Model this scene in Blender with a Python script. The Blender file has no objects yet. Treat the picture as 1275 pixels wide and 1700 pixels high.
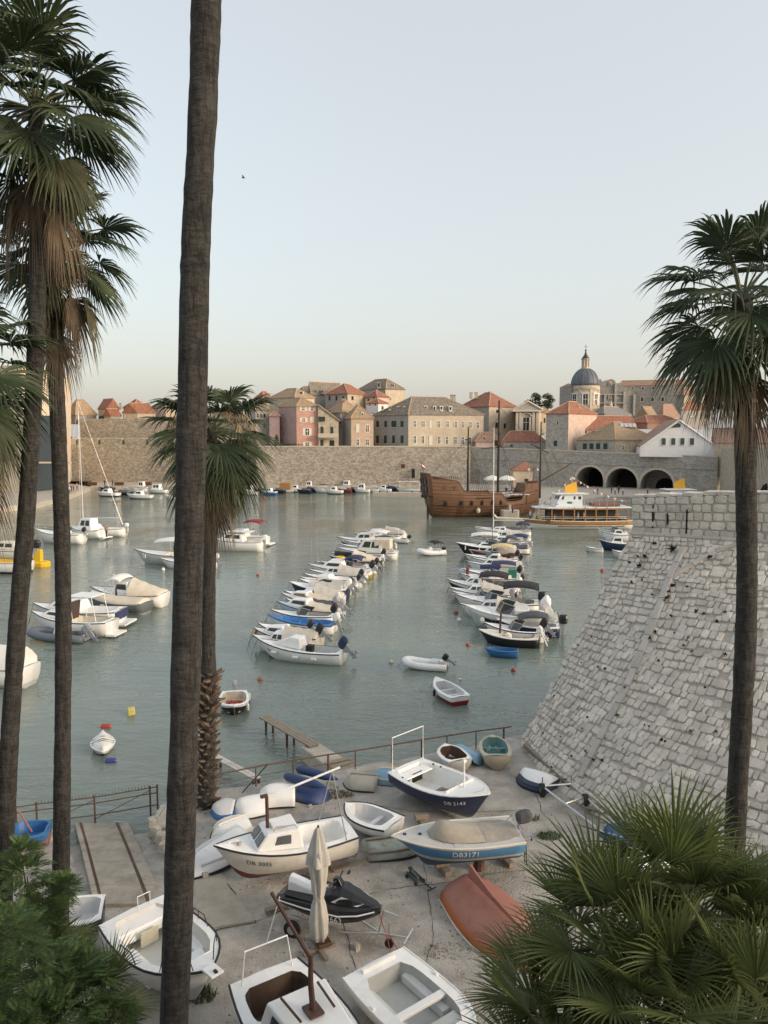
import bpy, math, random
import numpy as np
from mathutils import Vector, Matrix
R=math.radians; random.seed(7); rnd=random.random
def ru(a,b): return a+(b-a)*random.random()
SC=bpy.context.scene; COL=SC.collection
# ---------- camera ----------
H=14.5; PITCH=R(5.6); FPX=1277.0
cam=bpy.data.objects.new('camera',bpy.data.cameras.new('camera')); COL.objects.link(cam)
cam.location=(0,0,H); cam.rotation_euler=(math.pi/2-PITCH,0,0)
cam.data.sensor_fit='VERTICAL'; cam.data.sensor_height=36; cam.data.lens=FPX/1700*36
cam.data.clip_start=0.1; cam.data.clip_end=6000
SC.camera=cam
# ---------- sky, sun, exposure ----------
SUN_EL=R(15); SUN_AZ=(0.92,-0.39)       # horizontal direction towards the sun
W=bpy.data.worlds.new('World'); SC.world=W; W.use_nodes=True
nt=W.node_tree; nt.nodes.clear()
sky=nt.nodes.new('ShaderNodeTexSky'); sky.sky_type='NISHITA'; sky.sun_disc=False
sky.sun_elevation=SUN_EL; sky.sun_rotation=math.atan2(SUN_AZ[0],SUN_AZ[1])
sky.air_density=1.0; sky.dust_density=4.8; sky.ozone_density=1.0; sky.altitude=0
hs=nt.nodes.new('ShaderNodeHueSaturation'); hs.inputs['Saturation'].default_value=0.95; hs.inputs['Hue'].default_value=0.49
mx=nt.nodes.new('ShaderNodeMixRGB'); mx.inputs[0].default_value=0.32; mx.inputs[2].default_value=(7.2,6.95,6.5,1)   # even high veil of thin cloud
bg=nt.nodes.new('ShaderNodeBackground'); bg.inputs[1].default_value=0.12
wo=nt.nodes.new('ShaderNodeOutputWorld')
nt.links.new(sky.outputs[0],hs.inputs['Color']); nt.links.new(hs.outputs[0],mx.inputs[1]); nt.links.new(mx.outputs[0],bg.inputs[0]); nt.links.new(bg.outputs[0],wo.inputs[0])
sl=bpy.data.lights.new('sun','SUN'); sl.energy=0.8; sl.angle=R(16); sl.color=(1,0.85,0.68)
so=bpy.data.objects.new('sun',sl); COL.objects.link(so)
so.rotation_euler=Vector((SUN_AZ[0]*math.cos(SUN_EL),SUN_AZ[1]*math.cos(SUN_EL),math.sin(SUN_EL))).to_track_quat('Z','Y').to_euler()
SC.view_settings.view_transform='Standard'; SC.view_settings.look='None'; SC.view_settings.gamma=1
SC.view_settings.exposure=0.88
# ---------- pixel -> place ----------
def ray(px,py):
    x=(px-637.5)/FPX; u=-(py-850)/FPX; c,s=math.cos(PITCH),math.sin(PITCH)
    return Vector((x,c+u*s,-s+u*c))
def G(px,py,z=0.0):
    r=ray(px,py); return Vector((0,0,H))+r*((z-H)/r.z)
def D(px,py,y):
    r=ray(px,py); return Vector((0,0,H))+r*(y/r.y)
def ZP(py,y): return D(637,py,y).z
def XP(px,y,py=760): return D(px,py,y).x
# ---------- materials ----------
MATS={}
def C3(c,k=1): return (min(1,c[0]*k),min(1,c[1]*k),min(1,c[2]*k),1)
def mat(name,col,rough=.6,var=.12,scale=3.0,bump=0.0,bscale=None,metal=0,stain=0.0,stcol=(.12,.10,.08),stscale=.8,isl=0,stretch=None,spec=.5,trans=0,pos=False,cells=0,cellamt=.3):
    if name in MATS: return MATS[name]
    m=bpy.data.materials.new(name); m.use_nodes=True; n=m.node_tree; N=n.nodes; L=n.links
    b=N['Principled BSDF']; b.inputs['Roughness'].default_value=rough; b.inputs['Metallic'].default_value=metal
    b.inputs['Specular IOR Level'].default_value=spec
    if trans: b.inputs['Transmission Weight'].default_value=trans
    tc=N.new('ShaderNodeTexCoord'); vec=tc.outputs['Object']
    if pos: vec=N.new('ShaderNodeNewGeometry').outputs['Position']
    if stretch:
        mp=N.new('ShaderNodeMapping'); mp.inputs['Scale'].default_value=stretch; L.new(vec,mp.inputs[0]); vec=mp.outputs[0]
    no=N.new('ShaderNodeTexNoise'); no.inputs['Scale'].default_value=scale; no.inputs['Detail'].default_value=5; no.inputs['Roughness'].default_value=.65; L.new(vec,no.inputs['Vector'])
    rp=N.new('ShaderNodeValToRGB'); rp.color_ramp.elements[0].position=.3; rp.color_ramp.elements[1].position=.7
    rp.color_ramp.elements[0].color=C3(col,1-var); rp.color_ramp.elements[1].color=C3(col,1+var)
    L.new(no.outputs['Fac'],rp.inputs[0]); out=rp.outputs[0]
    if stain:
        n2=N.new('ShaderNodeTexNoise'); n2.inputs['Scale'].default_value=stscale; n2.inputs['Detail'].default_value=7; n2.inputs['Roughness'].default_value=.7; L.new(vec,n2.inputs['Vector'])
        r2=N.new('ShaderNodeValToRGB'); r2.color_ramp.elements[0].position=.52; r2.color_ramp.elements[1].position=.72
        r2.color_ramp.elements[0].color=(0,0,0,1); r2.color_ramp.elements[1].color=(stain,)*3+(1,)
        L.new(n2.outputs['Fac'],r2.inputs[0])
        mm=N.new('ShaderNodeMixRGB'); L.new(r2.outputs[0],mm.inputs[0]); L.new(out,mm.inputs[1]); mm.inputs[2].default_value=C3(stcol); out=mm.outputs[0]
    if cells:
        vo=N.new('ShaderNodeTexVoronoi'); vo.inputs['Scale'].default_value=cells; m2=N.new('ShaderNodeMapping'); m2.inputs['Scale'].default_value=(1,1,1.7); L.new(tc.outputs['Object'],m2.inputs[0]); L.new(m2.outputs[0],vo.inputs['Vector'])
        sp=N.new('ShaderNodeSeparateColor'); L.new(vo.outputs['Color'],sp.inputs[0]); mr=N.new('ShaderNodeMapRange'); mr.inputs[3].default_value=1-cellamt; mr.inputs[4].default_value=1+cellamt; L.new(sp.outputs[0],mr.inputs[0])
        mu=N.new('ShaderNodeMixRGB'); mu.blend_type='MULTIPLY'; mu.inputs[0].default_value=1; L.new(out,mu.inputs[1]); L.new(mr.outputs[0],mu.inputs[2]); out=mu.outputs[0]
    if isl:
        g=N.new('ShaderNodeNewGeometry'); oi=N.new('ShaderNodeObjectInfo')
        ad=N.new('ShaderNodeMath'); ad.operation='ADD'; L.new(g.outputs['Random Per Island'],ad.inputs[0]); L.new(oi.outputs['Random'],ad.inputs[1])
        fr=N.new('ShaderNodeMath'); fr.operation='FRACT'; L.new(ad.outputs[0],fr.inputs[0])
        mr=N.new('ShaderNodeMapRange'); mr.inputs[3].default_value=1-isl; mr.inputs[4].default_value=1+isl; L.new(fr.outputs[0],mr.inputs[0])
        mu=N.new('ShaderNodeMixRGB'); mu.blend_type='MULTIPLY'; mu.inputs[0].default_value=1; L.new(out,mu.inputs[1]); L.new(mr.outputs[0],mu.inputs[2]); out=mu.outputs[0]
    L.new(out,b.inputs['Base Color'])
    if bump:
        n3=N.new('ShaderNodeTexNoise'); n3.inputs['Scale'].default_value=bscale or scale*6; n3.inputs['Detail'].default_value=4; L.new(vec,n3.inputs['Vector'])
        bp=N.new('ShaderNodeBump'); bp.inputs['Strength'].default_value=bump; bp.inputs['Distance'].default_value=.05; L.new(n3.outputs['Fac'],bp.inputs['Height']); L.new(bp.outputs[0],b.inputs['Normal'])
    MATS[name]=m; return m
def paint(name,col,rough=.35,**k):
    a=dict(var=.05,scale=2.0,stain=.35,stcol=(col[0]*.55,col[1]*.5,col[2]*.42),stscale=1.6); a.update(k)
    return mat(name,col,rough,**a)
# ---------- mesh builder ----------
INV={}
class MB:
    def __init__(s): s.v=[]; s.f=[]; s.m=[]
    def add(s,vs,fs,m=0):
        o=len(s.v); s.v.extend([tuple(p) for p in vs]); s.f.extend([tuple(i+o for i in f) for f in fs]); s.m.extend([m]*len(fs)); return s
    def box(s,c,d,rz=0,m=0,rx=0,ry=0):
        M=Matrix.Translation(c)@Matrix.Rotation(rz,4,'Z')@Matrix.Rotation(ry,4,'Y')@Matrix.Rotation(rx,4,'X')
        vs=[M@Vector((x*d[0]/2,y*d[1]/2,z*d[2]/2)) for x in(-1,1) for y in(-1,1) for z in(-1,1)]
        return s.add(vs,[(0,1,3,2),(4,6,7,5),(0,4,5,1),(2,3,7,6),(0,2,6,4),(1,5,7,3)],m)
    def hexa(s,b,t,m=0):        # b,t: 4 bottom and 4 top corners
        return s.add(list(b)+list(t),[(3,2,1,0),(4,5,6,7)]+[(i,(i+1)%4,4+(i+1)%4,4+i) for i in range(4)],m)
    def prism(s,poly,z0,z1,m=0):
        n=len(poly); vs=[(p[0],p[1],z0) for p in poly]+[(p[0],p[1],z1) for p in poly]
        return s.add(vs,[tuple(range(n-1,-1,-1)),tuple(range(n,2*n))]+[(i,(i+1)%n,n+(i+1)%n,n+i) for i in range(n)],m)
    def loft(s,rings,closed=True,caps=True,m=0):
        n=len(rings[0]); vs=[p for r in rings for p in r]; fs=[]
        for i in range(len(rings)-1):
            for j in range(n if closed else n-1):
                k=(j+1)%n; fs.append((i*n+j,i*n+k,(i+1)*n+k,(i+1)*n+j))
        if caps and closed: fs.append(tuple(range(n-1,-1,-1))); fs.append(tuple((len(rings)-1)*n+j for j in range(n)))
        return s.add(vs,fs,m)
    def tube(s,pts,r,n=6,m=0,r2=None):
        P=[Vector(p) for p in pts]; rings=[]
        for i,p in enumerate(P):
            t=(P[min(i+1,len(P)-1)]-P[max(i-1,0)]); 
            if t.length<1e-9: t=Vector((0,0,1))
            t.normalize(); a=t.cross(Vector((0,0,1)))
            if a.length<.05: a=t.cross(Vector((1,0,0)))
            a.normalize(); b=a.cross(t)
            rr=r if r2 is None else r+(r2-r)*i/(len(P)-1)
            rings.append([p+(a*math.cos(q*2*math.pi/n)+b*math.sin(q*2*math.pi/n))*rr for q in range(n)])
        return s.loft(rings,m=m)
    def lathe(s,c,prof,n=16,m=0,caps=True):
        return s.loft([[(c[0]+r*math.cos(a*2*math.pi/n),c[1]+r*math.sin(a*2*math.pi/n),c[2]+z) for a in range(n)] for r,z in prof],caps=caps,m=m)
    def ell(s,c,d,n=10,k=6,m=0):
        return s.loft([[(c[0]+d[0]*math.sin(math.pi*i/k)*math.cos(2*math.pi*j/n),c[1]+d[1]*math.sin(math.pi*i/k)*math.sin(2*math.pi*j/n),c[2]-d[2]*math.cos(math.pi*i/k)) for j in range(n)] for i in [.15]+list(range(1,k))+[k-.15]],m=m)
    def panel(s,q,u0,u1,v0,v1,off=.01,th=.02,m=0):   # thin panel on quad q (bl,br,tr,tl)
        q=[Vector(p) for p in q]; n=(q[1]-q[0]).cross(q[3]-q[0]).normalized()
        f=lambda u,v:(q[0]*(1-u)+q[1]*u)*(1-v)+(q[3]*(1-u)+q[2]*u)*v
        b=[f(u0,v0),f(u1,v0),f(u1,v1),f(u0,v1)]
        return s.hexa([p+n*(off-th) for p in b],[p+n*off for p in b],m)
    def build(s,name,mats,parent=None,smooth=False,bevel=0,world=False,solid=0,auto=None):
        v=s.v
        if world and parent is not None and parent in INV: 
            M=INV[parent]; v=[M@Vector(p) for p in v]
        me=bpy.data.meshes.new(name); me.from_pydata([tuple(p) for p in v],[],s.f)
        if not isinstance(mats,(list,tuple)): mats=[mats]
        for m in mats: me.materials.append(m)
        if len(mats)>1: me.polygons.foreach_set('material_index',s.m)
        if smooth: me.polygons.foreach_set('use_smooth',[True]*len(s.f))
        me.validate(); me.update()
        return link(name,me,parent,bevel,solid)
def link(name,me,parent=None,bevel=0,solid=0):
    o=bpy.data.objects.new(name,me); COL.objects.link(o)
    if parent is not None:
        o.parent=parent
        if parent in INV: INV[o]=INV[parent]
    if solid: 
        q=o.modifiers.new('s','SOLIDIFY'); q.thickness=solid; q.offset=-1
    if bevel:
        q=o.modifiers.new('b','BEVEL'); q.width=bevel; q.segments=2; q.limit_method='ANGLE'
    return o
def tag(o,label,cat,group=None):
    o['label']=label; o['category']=cat
    if group: o['group']=group
    return o
def thing(name,label,cat,loc=(0,0,0),rz=0,group=None,rot=None):
    o=bpy.data.objects.new(name,None); COL.objects.link(o); o.empty_display_size=.3
    o.location=loc; o.rotation_euler=rot or (0,0,rz)
    INV[o]=(Matrix.Translation(loc)@(Matrix.Rotation(rz,4,'Z') if rot is None else o.rotation_euler.to_matrix().to_4x4())).inverted()
    return tag(o,label,cat,group)
def struct(o,kind='structure'): o['kind']=kind; return o
TXT={}
def text_mesh(s,size=1.0):
    if s not in TXT:
        cu=bpy.data.curves.new('t','FONT'); cu.body=s; cu.align_x='CENTER'; cu.align_y='CENTER'; cu.resolution_u=2
        ob=bpy.data.objects.new('t',cu); COL.objects.link(ob)
        me=bpy.data.meshes.new_from_object(ob); bpy.data.objects.remove(ob)
        TXT[s]=([v.co.copy() for v in me.vertices],[tuple(p.vertices) for p in me.polygons])
        bpy.data.meshes.remove(me)
    return TXT[s]
# =================== THE SETTING ===================
def water_mat():
    m=bpy.data.materials.new('water'); m.use_nodes=True; n=m.node_tree; N=n.nodes; L=n.links; b=N['Principled BSDF']
    b.inputs['Roughness'].default_value=.03; b.inputs['IOR'].default_value=1.33
    tc=N.new('ShaderNodeTexCoord')
    no=N.new('ShaderNodeTexNoise'); no.inputs['Scale'].default_value=.09; no.inputs['Detail'].default_value=4; L.new(tc.outputs['Object'],no.inputs['Vector'])
    rp=N.new('ShaderNodeValToRGB'); e=rp.color_ramp.elements; e[0].position=.35; e[0].color=(.135,.172,.148,1); e[1].position=.68; e[1].color=(.20,.24,.205,1)
    L.new(no.outputs['Fac'],rp.inputs[0])
    # shallow, stony bottom close to the slipway shore
    sp=N.new('ShaderNodeSeparateXYZ'); L.new(tc.outputs['Object'],sp.inputs[0])
    mr=N.new('ShaderNodeMapRange'); mr.inputs[1].default_value=50; mr.inputs[2].default_value=26; mr.inputs[3].default_value=0; mr.inputs[4].default_value=1; L.new(sp.outputs['Y'],mr.inputs[0])
    n4=N.new('ShaderNodeTexNoise'); n4.inputs['Scale'].default_value=.35; n4.inputs['Detail'].default_value=6; L.new(tc.outputs['Object'],n4.inputs['Vector'])
    mu=N.new('ShaderNodeMath'); mu.operation='MULTIPLY'; L.new(mr.outputs[0],mu.inputs[0]); L.new(n4.outputs['Fac'],mu.inputs[1])
    mi=N.new('ShaderNodeMixRGB'); L.new(mu.outputs[0],mi.inputs[0]); L.new(rp.outputs[0],mi.inputs[1]); mi.inputs[2].default_value=(.15,.165,.14,1)
    L.new(mi.outputs[0],b.inputs['Base Color'])
    h=None
    for sc,st,sx in((.55,.9,.35),(1.9,.5,.45),(6,.30,.6)):
        mp=N.new('ShaderNodeMapping'); mp.inputs['Scale'].default_value=(sx,1,1); mp.inputs['Rotation'].default_value=(0,0,.12*sc); L.new(tc.outputs['Object'],mp.inputs[0])
        q=N.new('ShaderNodeTexNoise'); q.inputs['Scale'].default_value=sc; q.inputs['Detail'].default_value=2; q.inputs['Distortion'].default_value=.4; L.new(mp.outputs[0],q.inputs['Vector'])
        w=N.new('ShaderNodeMath'); w.operation='MULTIPLY'; w.inputs[1].default_value=st; L.new(q.outputs['Fac'],w.inputs[0])
        if h is None: h=w.outputs[0]
        else:
            a=N.new('ShaderNodeMath'); a.operation='ADD'; L.new(h,a.inputs[0]); L.new(w.outputs[0],a.inputs[1]); h=a.outputs[0]
    pn_=N.new('ShaderNodeTexNoise'); pn_.inputs['Scale'].default_value=.045; pn_.inputs['Detail'].default_value=3; L.new(tc.outputs['Object'],pn_.inputs['Vector'])
    pm=N.new('ShaderNodeMapRange'); pm.inputs[1].default_value=.38; pm.inputs[2].default_value=.62; pm.inputs[3].default_value=.35; pm.inputs[4].default_value=1.35; L.new(pn_.outputs['Fac'],pm.inputs[0])
    hm=N.new('ShaderNodeMath'); hm.operation='MULTIPLY'; L.new(h,hm.inputs[0]); L.new(pm.outputs[0],hm.inputs[1]); h=hm.outputs[0]
    bp=N.new('ShaderNodeBump'); bp.inputs['Strength'].default_value=.75; bp.inputs['Distance'].default_value=.16; L.new(h,bp.inputs['Height']); L.new(bp.outputs[0],b.inputs['Normal'])
    return m
mb=MB(); mb.add([(-3000,-500,0),(3000,-500,0),(3000,5000,0),(-3000,5000,0)],[(0,1,2,3)])
struct(mb.build('water',water_mat()))
GZ=1.0     # yard level
M_conc=mat('yard_concrete',(.385,.36,.32),.92,.30,1.1,bump=.9,bscale=16,stain=.8,stcol=(.20,.18,.15),stscale=.5)
M_slab=mat('slab_concrete',(.34,.305,.25),.9,.24,1.6,bump=.6,bscale=14,stain=.8,stcol=(.20,.17,.12),stscale=1.1)
M_soil=mat('bank_soil',(.10,.085,.06),.95,.3,2,bump=.8,bscale=8)
# yard: grid with gentle unevenness; water side edge follows the railing line
EDGE=[G(-60,1400,GZ),G(105,1372,GZ),G(116,1368,GZ),G(240,1350,GZ),G(262,1345,GZ),G(355,1312,GZ),G(470,1292,GZ),G(560,1277,GZ),G(640,1263,GZ),G(720,1250,GZ),G(800,1235,GZ),G(862,1222,GZ),G(905,1205,GZ),G(960,1200,GZ)]
def edge_y(x):
    for a,b in zip(EDGE,EDGE[1:]):
        if a.x<=x<=b.x: return a.y+(b.y-a.y)*(x-a.x)/(b.x-a.x)
    return EDGE[0].y if x<EDGE[0].x else EDGE[-1].y
SX0,SX1=G(118,1368,GZ).x,G(238,1352,GZ).x     # slipway
SLT=G(190,1500,GZ).y                          # top of the slip
def slip_c(y):  # slip centre line x at depth y
    a=(G(118,1370,.3)+G(228,1352,.3))/2; b=G(215,1488,GZ)
    return a.x+(b.x-a.x)*(y-a.y)/(b.y-a.y)
SLW=(G(240,1362,.3)-G(108,1372,.3)).x
def bank(x,y):
    # embankment below the street: rises towards the camera, more at the sides
    c=max(0,12.6-y)*.86
    r=x/max(y,1)*FPX+637
    def sm(v): v=max(0,min(1,v)); return v*v*(3-2*v)
    lf=max(0,min(18.6-y,3.6))*1.0+max(0,15-y)*.42
    rg=max(0,17.0-y)*.85
    if y>12.6: pass
    wl=sm((255-r)/110); wr=sm((r-815)/120)
    h=max(c,lf*wl,rg*wr)
    side=max(wl,wr)
    return max(0,min(12.0,h,12.6-(.85-.10*side)*y-GZ+.6*side))
def ground(x,y):
    z=GZ
    if abs(x-slip_c(y))<SLW*.62: 
        e=edge_y(x); t=(y-SLT)/(e-SLT)
        if t>0: z=GZ-.78*t
    z+=bank(x,y)
    return z
mb=MB(); NX,NY=150,120; xs=[-24+ (44*i/(NX)) for i in range(NX+1)]
vs=[];fs=[]
for x in xs:
    e=edge_y(x)
    for j in range(NY+1):
        y=1+(e-1)*j/NY; z=ground(x,y)
        if y>15: z+=.03*math.sin(x*1.7+y*.9)+.02*math.sin(x*.6-y*2.1)
        vs.append((x,y,z))
for i in range(NX):
    for j in range(NY):
        a=i*(NY+1)+j
        fs.append((a,a+NY+1,a+NY+2,a+1))
# quay face down into the water
o=len(vs)
for i,x in enumerate(xs):
    e=edge_y(x); vs.append((x,e+.5+.12*math.sin(x*3),-.8))
for i in range(NX): fs.append((i*(NY+1)+NY,(i+1)*(NY+1)+NY,o+i+1,o+i))
mb.add(vs,fs); 
def gm(f):
    ys=[vs[k][1] for k in f]; zs=[vs[k][2] for k in f]
    return 1 if sum(zs)/len(zs)>GZ+.35 else 0
mb.m=[gm(f) for f in fs]
struct(mb.build('yard_ground',[M_conc,M_soil],smooth=True))
# slipway concrete strips with iron rails
mb=MB(); 
y0,y1=SLT-.2,edge_y(slip_c(28))+1.8
def slipz(y): 
    t=(y-SLT)/(edge_y(slip_c(y))-SLT); return GZ-.78*max(0,t)+.085
slip=bpy.data.objects.new('slipway',None); COL.objects.link(slip); struct(slip); INV[slip]=Matrix()
SW=SLW
ys=[y0+(y1-y0)*q for q in(0,.17,.43,.72,1)]
for k,(a,b) in enumerate(((-.40,-.335),(-.30,.155),(.195,.33))):
    mb=MB()
    for i in range(4):
        ya,yb=ys[i]+.012,ys[i+1]-.012
        P=[(slip_c(ya)+a*SW,ya),(slip_c(ya)+b*SW,ya),(slip_c(yb)+b*SW,yb),(slip_c(yb)+a*SW,yb)]
        mb=MB().hexa([(p[0],p[1],slipz(p[1])-.10) for p in P],[(p[0],p[1],slipz(p[1])+.03+.008*rnd()) for p in P])
        mb.build('concrete_slab',M_slab,slip,bevel=.012)
M_rust=mat('rust',(.12,.07,.045),.85,.35,12,bump=.4)
for a in(-.318,.175):
    MB().hexa([(slip_c(y)+(a+d)*SW,y,slipz(y)-.05) for d,y in((-.016,y0),(.016,y0),(.016,y1),(-.016,y1))],[(slip_c(y)+(a+d)*SW,y,slipz(y)+.055) for d,y in((-.016,y0),(.016,y0),(.016,y1),(-.016,y1))]).build('rail',M_rust,slip)
M_hole=mat('dark_void',(.012,.011,.01),1,.1)
UP=Vector((0,0,1))
# ---------- bastion (battered scarp with stones) ----------
M_st=mat('bastion_stone',(.575,.53,.465),.92,.2,1.6,bump=.7,bscale=9,isl=.15,stain=.55,stcol=(.42,.38,.32),stscale=.55,pos=True)
M_mort=mat('bastion_mortar',(.43,.39,.335),.95,.2,3,bump=.6)
B0=G(862,1238,GZ); Bm=G(1035,1388,GZ); B1=Vector((12.6,19.2,GZ))
T0=D(1048,886,36.1); T1=D(1345,905,31.6)
def BB(u): return B0*((1-u)**2)+Bm*(2*u*(1-u))*1.0+B1*u*u if False else (B0*(1-u)*(1-2*u)+Bm*4*u*(1-u)+B1*u*(2*u-1))
def TT(u): return T0*(1-u)+T1*u
def FACE(u,v): return BB(u)*(1-v)+TT(u)*v
def fnorm(u,v):
    e=.01; return (FACE(min(1,u+e),v)-FACE(u-e if u>e else u,v)).cross(FACE(u,min(1,v+e))-FACE(u,v-e if v>e else v)).normalized()
bas=thing('stone_bastion','massive sloping grey stone bastion with parapet beside the boat yard','bastion',B0)
mb=MB(); n=24; g=[]
for i in range(n+1):
    for j in range(n+1):
        u,v=i/n,j/n; g.append(FACE(u,v)-fnorm(u,v)*.025)
fs=[(i*(n+1)+j,(i+1)*(n+1)+j,(i+1)*(n+1)+j+1,i*(n+1)+j+1) for i in range(n) for j in range(n)]
mb.add(g,fs)
# hidden flank on the far side, back and top terrace so the mass is closed
Q0=B0+Vector((14,9,-1.6)); Q1=T0+Vector((16,5,0)); Bb=Vector((B0.x,B0.y,-.9))
mb.add([g[0],Q0,Q1,g[n]],[(0,1,2,3)]); mb.add([g[0],Q0,Q0-Vector((0,0,2)),Bb],[(0,1,2,3)]); 
mb.add([g[n],g[-1],T1+Vector((9,5,0)),Q1],[(0,1,2,3)])
core=mb.build('rubble_core',M_mort,bas,world=True)
def stone_mesh(k):
    r=random.Random(k); j=lambda a:r.uniform(-a,a)
    vs=[]; 
    for z,s in((-.5,1.0),(.2,.995),(.5,.84)):
        for x,y in((-1,-1),(0,-1),(1,-1),(1,0),(1,1),(0,1),(-1,1),(-1,0)):
            c=r.uniform(.80,.96) if x and y else 1
            vs.append((x*.5*s*c+j(.05),y*.5*s*c+j(.05),z+(j(.10) if z==.5 else 0)))
    vs.append((j(.1),j(.1),.56+j(.06)))
    fs=[]
    for a in(0,8):
        for i in range(8): fs.append((a+i,a+(i+1)%8,a+8+(i+1)%8,a+8+i))
    for i in range(8): fs.append((16+i,16+(i+1)%8,24))
    return vs,fs
STN=[stone_mesh(k) for k in range(10)]
STM=[]
for k,(v,f) in enumerate(STN):
    me=bpy.data.meshes.new('stone'); me.from_pydata(v,[],f); me.materials.append(M_st); me.update(); STM.append(me)
def place_stones(lst,parent,nmax=300,name='stone',stm=None):
    # lst: (centre, ax, ay, n, w, h, t)   biggest in the picture first
    lst.sort(key=lambda s:-(s[4]*s[5])/((s[0]-Vector((0,0,H))).length_squared))
    rest=MB(); Pi=INV[parent]
    for i,(c,ax,ay,nn,w,h,t) in enumerate(lst):
        k=random.randrange(10); M=Matrix(((ax.x*w,ay.x*h,nn.x*t,c.x),(ax.y*w,ay.y*h,nn.y*t,c.y),(ax.z*w,ay.z*h,nn.z*t,c.z),(0,0,0,1)))
        if i<nmax:
            o=bpy.data.objects.new(name,STM[k]); COL.objects.link(o); o.parent=parent; o.matrix_local=Pi@M
        else: rest.add([M@Vector(p) for p in STN[k][0]],STN[k][1])
    if rest.v:
        q=rest.build('further_stones',M_st,parent,world=True); q['kind']='stuff'
def seen(p,m=40):
    d=p-Vector((0,0,H)); c,s=math.cos(PITCH),math.sin(PITCH); f=d.y*c-d.z*s; u=d.y*s+d.z*c
    px=637.5+FPX*d.x/f; py=850-FPX*u/f
    return f>0 and -m<px<1275+m and -m<py<1700+m
lst=[]; rows=42; v=0.0
hs_=[ru(.68,1.35) for _ in range(rows)]; tot=sum(hs_)
STRIPE=[(965,1292),(1042,1140),(1088,1030),(1112,962),(1135,910)]
for r in range(rows):
    dv=hs_[r]/tot; vc=v+dv/2; v+=dv
    Lr=sum((FACE((i+1)/20,vc)-FACE(i/20,vc)).length for i in range(20)); u=ru(-.01,.01)
    while u<1:
        w=ru(.17,.43)*(1+.6*(rnd()<.10)); du=w/Lr*1.0
        uc=min(1,u+du/2)
        if uc<1:
            vw=min(.995,max(.005,vc+.004*math.sin(uc*17+r*.8)+.003*math.sin(uc*41+r*2.1)))
            p=FACE(max(uc,0),vw); p2=FACE(min(uc+.005,1),vw)
            sp=(p2-p).length/.005
            wr=min(w*1.0,du*sp)
            if seen(p) and rnd()>.02:
                ax=(p2-p).normalized(); nn=fnorm(max(uc,.0),vc); ay=nn.cross(ax).normalized()
                hh=(FACE(uc,min(1,vc+dv/2))-FACE(uc,max(0,vc-dv/2))).length
                a=ru(-.055,.055); ax,ay=ax*math.cos(a)+ay*math.sin(a),ay*math.cos(a)-ax*math.sin(a)
                lst.append((p+nn*ru(-.03,.02),ax,ay,nn,wr*ru(.9,1.02),hh*ru(.84,1.03)*(1.5 if rnd()<.04 else 1),ru(.085,.12)))
        u+=du*(Lr/ max(sp,.1) if False else 1)
place_stones(lst,core)
# pale repaired seam running up the scarp
M_pale=mat('pale_ashlar',(.47,.44,.40),.85,.1,2,bump=.3,isl=.12)
def on_face(px,py):   # solve u,v for a pixel
    best=None
    r=ray(px,py).normalized(); o=Vector((0,0,H))
    u,v=.3,.5
    for it in range(40):
        p=FACE(u,v); nn=fnorm(u,v); t=(p-o).dot(nn)/r.dot(nn); q=o+r*t; d=q-p
        eu=(FACE(u+.01,v)-p)/.01; ev=(FACE(u,v+.01)-p)/.01
        u+=max(-.1,min(.1,d.dot(eu)/eu.length_squared)); v+=max(-.1,min(.1,d.dot(ev)/ev.length_squared))
        u=max(0,min(.99,u)); v=max(0,min(.99,v))
    return u,v
def seam(pts,w=.27):
    P=[FACE(*on_face(*p))+fnorm(*on_face(*p))*.10 for p in pts]
    for a,b in zip(P,P[1:]):
        k=max(1,int((b-a).length/.8)); uv=.3
        for i in range(k):
            p,q=a+(b-a)*(i/k),a+(b-a)*((i+.97)/k); d=(q-p).normalized(); nn=fnorm(.3,.5); s_=d.cross(nn)*w*ru(.42,.55)
            MB().hexa([p-s_-nn*.12,p+s_-nn*.12,q+s_-nn*.12,q-s_-nn*.12],[p-s_+nn*.05,p+s_+nn*.05,q+s_+nn*.05,q-s_+nn*.05]).build('seam_stone',M_pale,core,world=True,bevel=.015)
seam(STRIPE); seam([(1112,962),(1150,938),(1190,918),(1225,905)],.22)
for k in range(42):
    u,v=ru(.02,.75),ru(.03,.97); p=FACE(u,v)
    if seen(p,-20):
        nn=fnorm(u,v); r=ru(.022,.055); e=(FACE(min(1,u+.01),v)-p).normalized(); f_=nn.cross(e); q=[p+nn*.085+e*r*math.cos(i*1.05)*ru(.7,1.3)+f_*r*math.sin(i*1.05)*ru(.7,1.5) for i in range(6)]
        MB().add(q+[k_-nn*.1 for k_ in q],[tuple(range(6))]+[(i,6+i,6+(i+1)%6,(i+1)%6) for i in range(6)]).build('joint_hole',M_hole,core,world=True)
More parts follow.
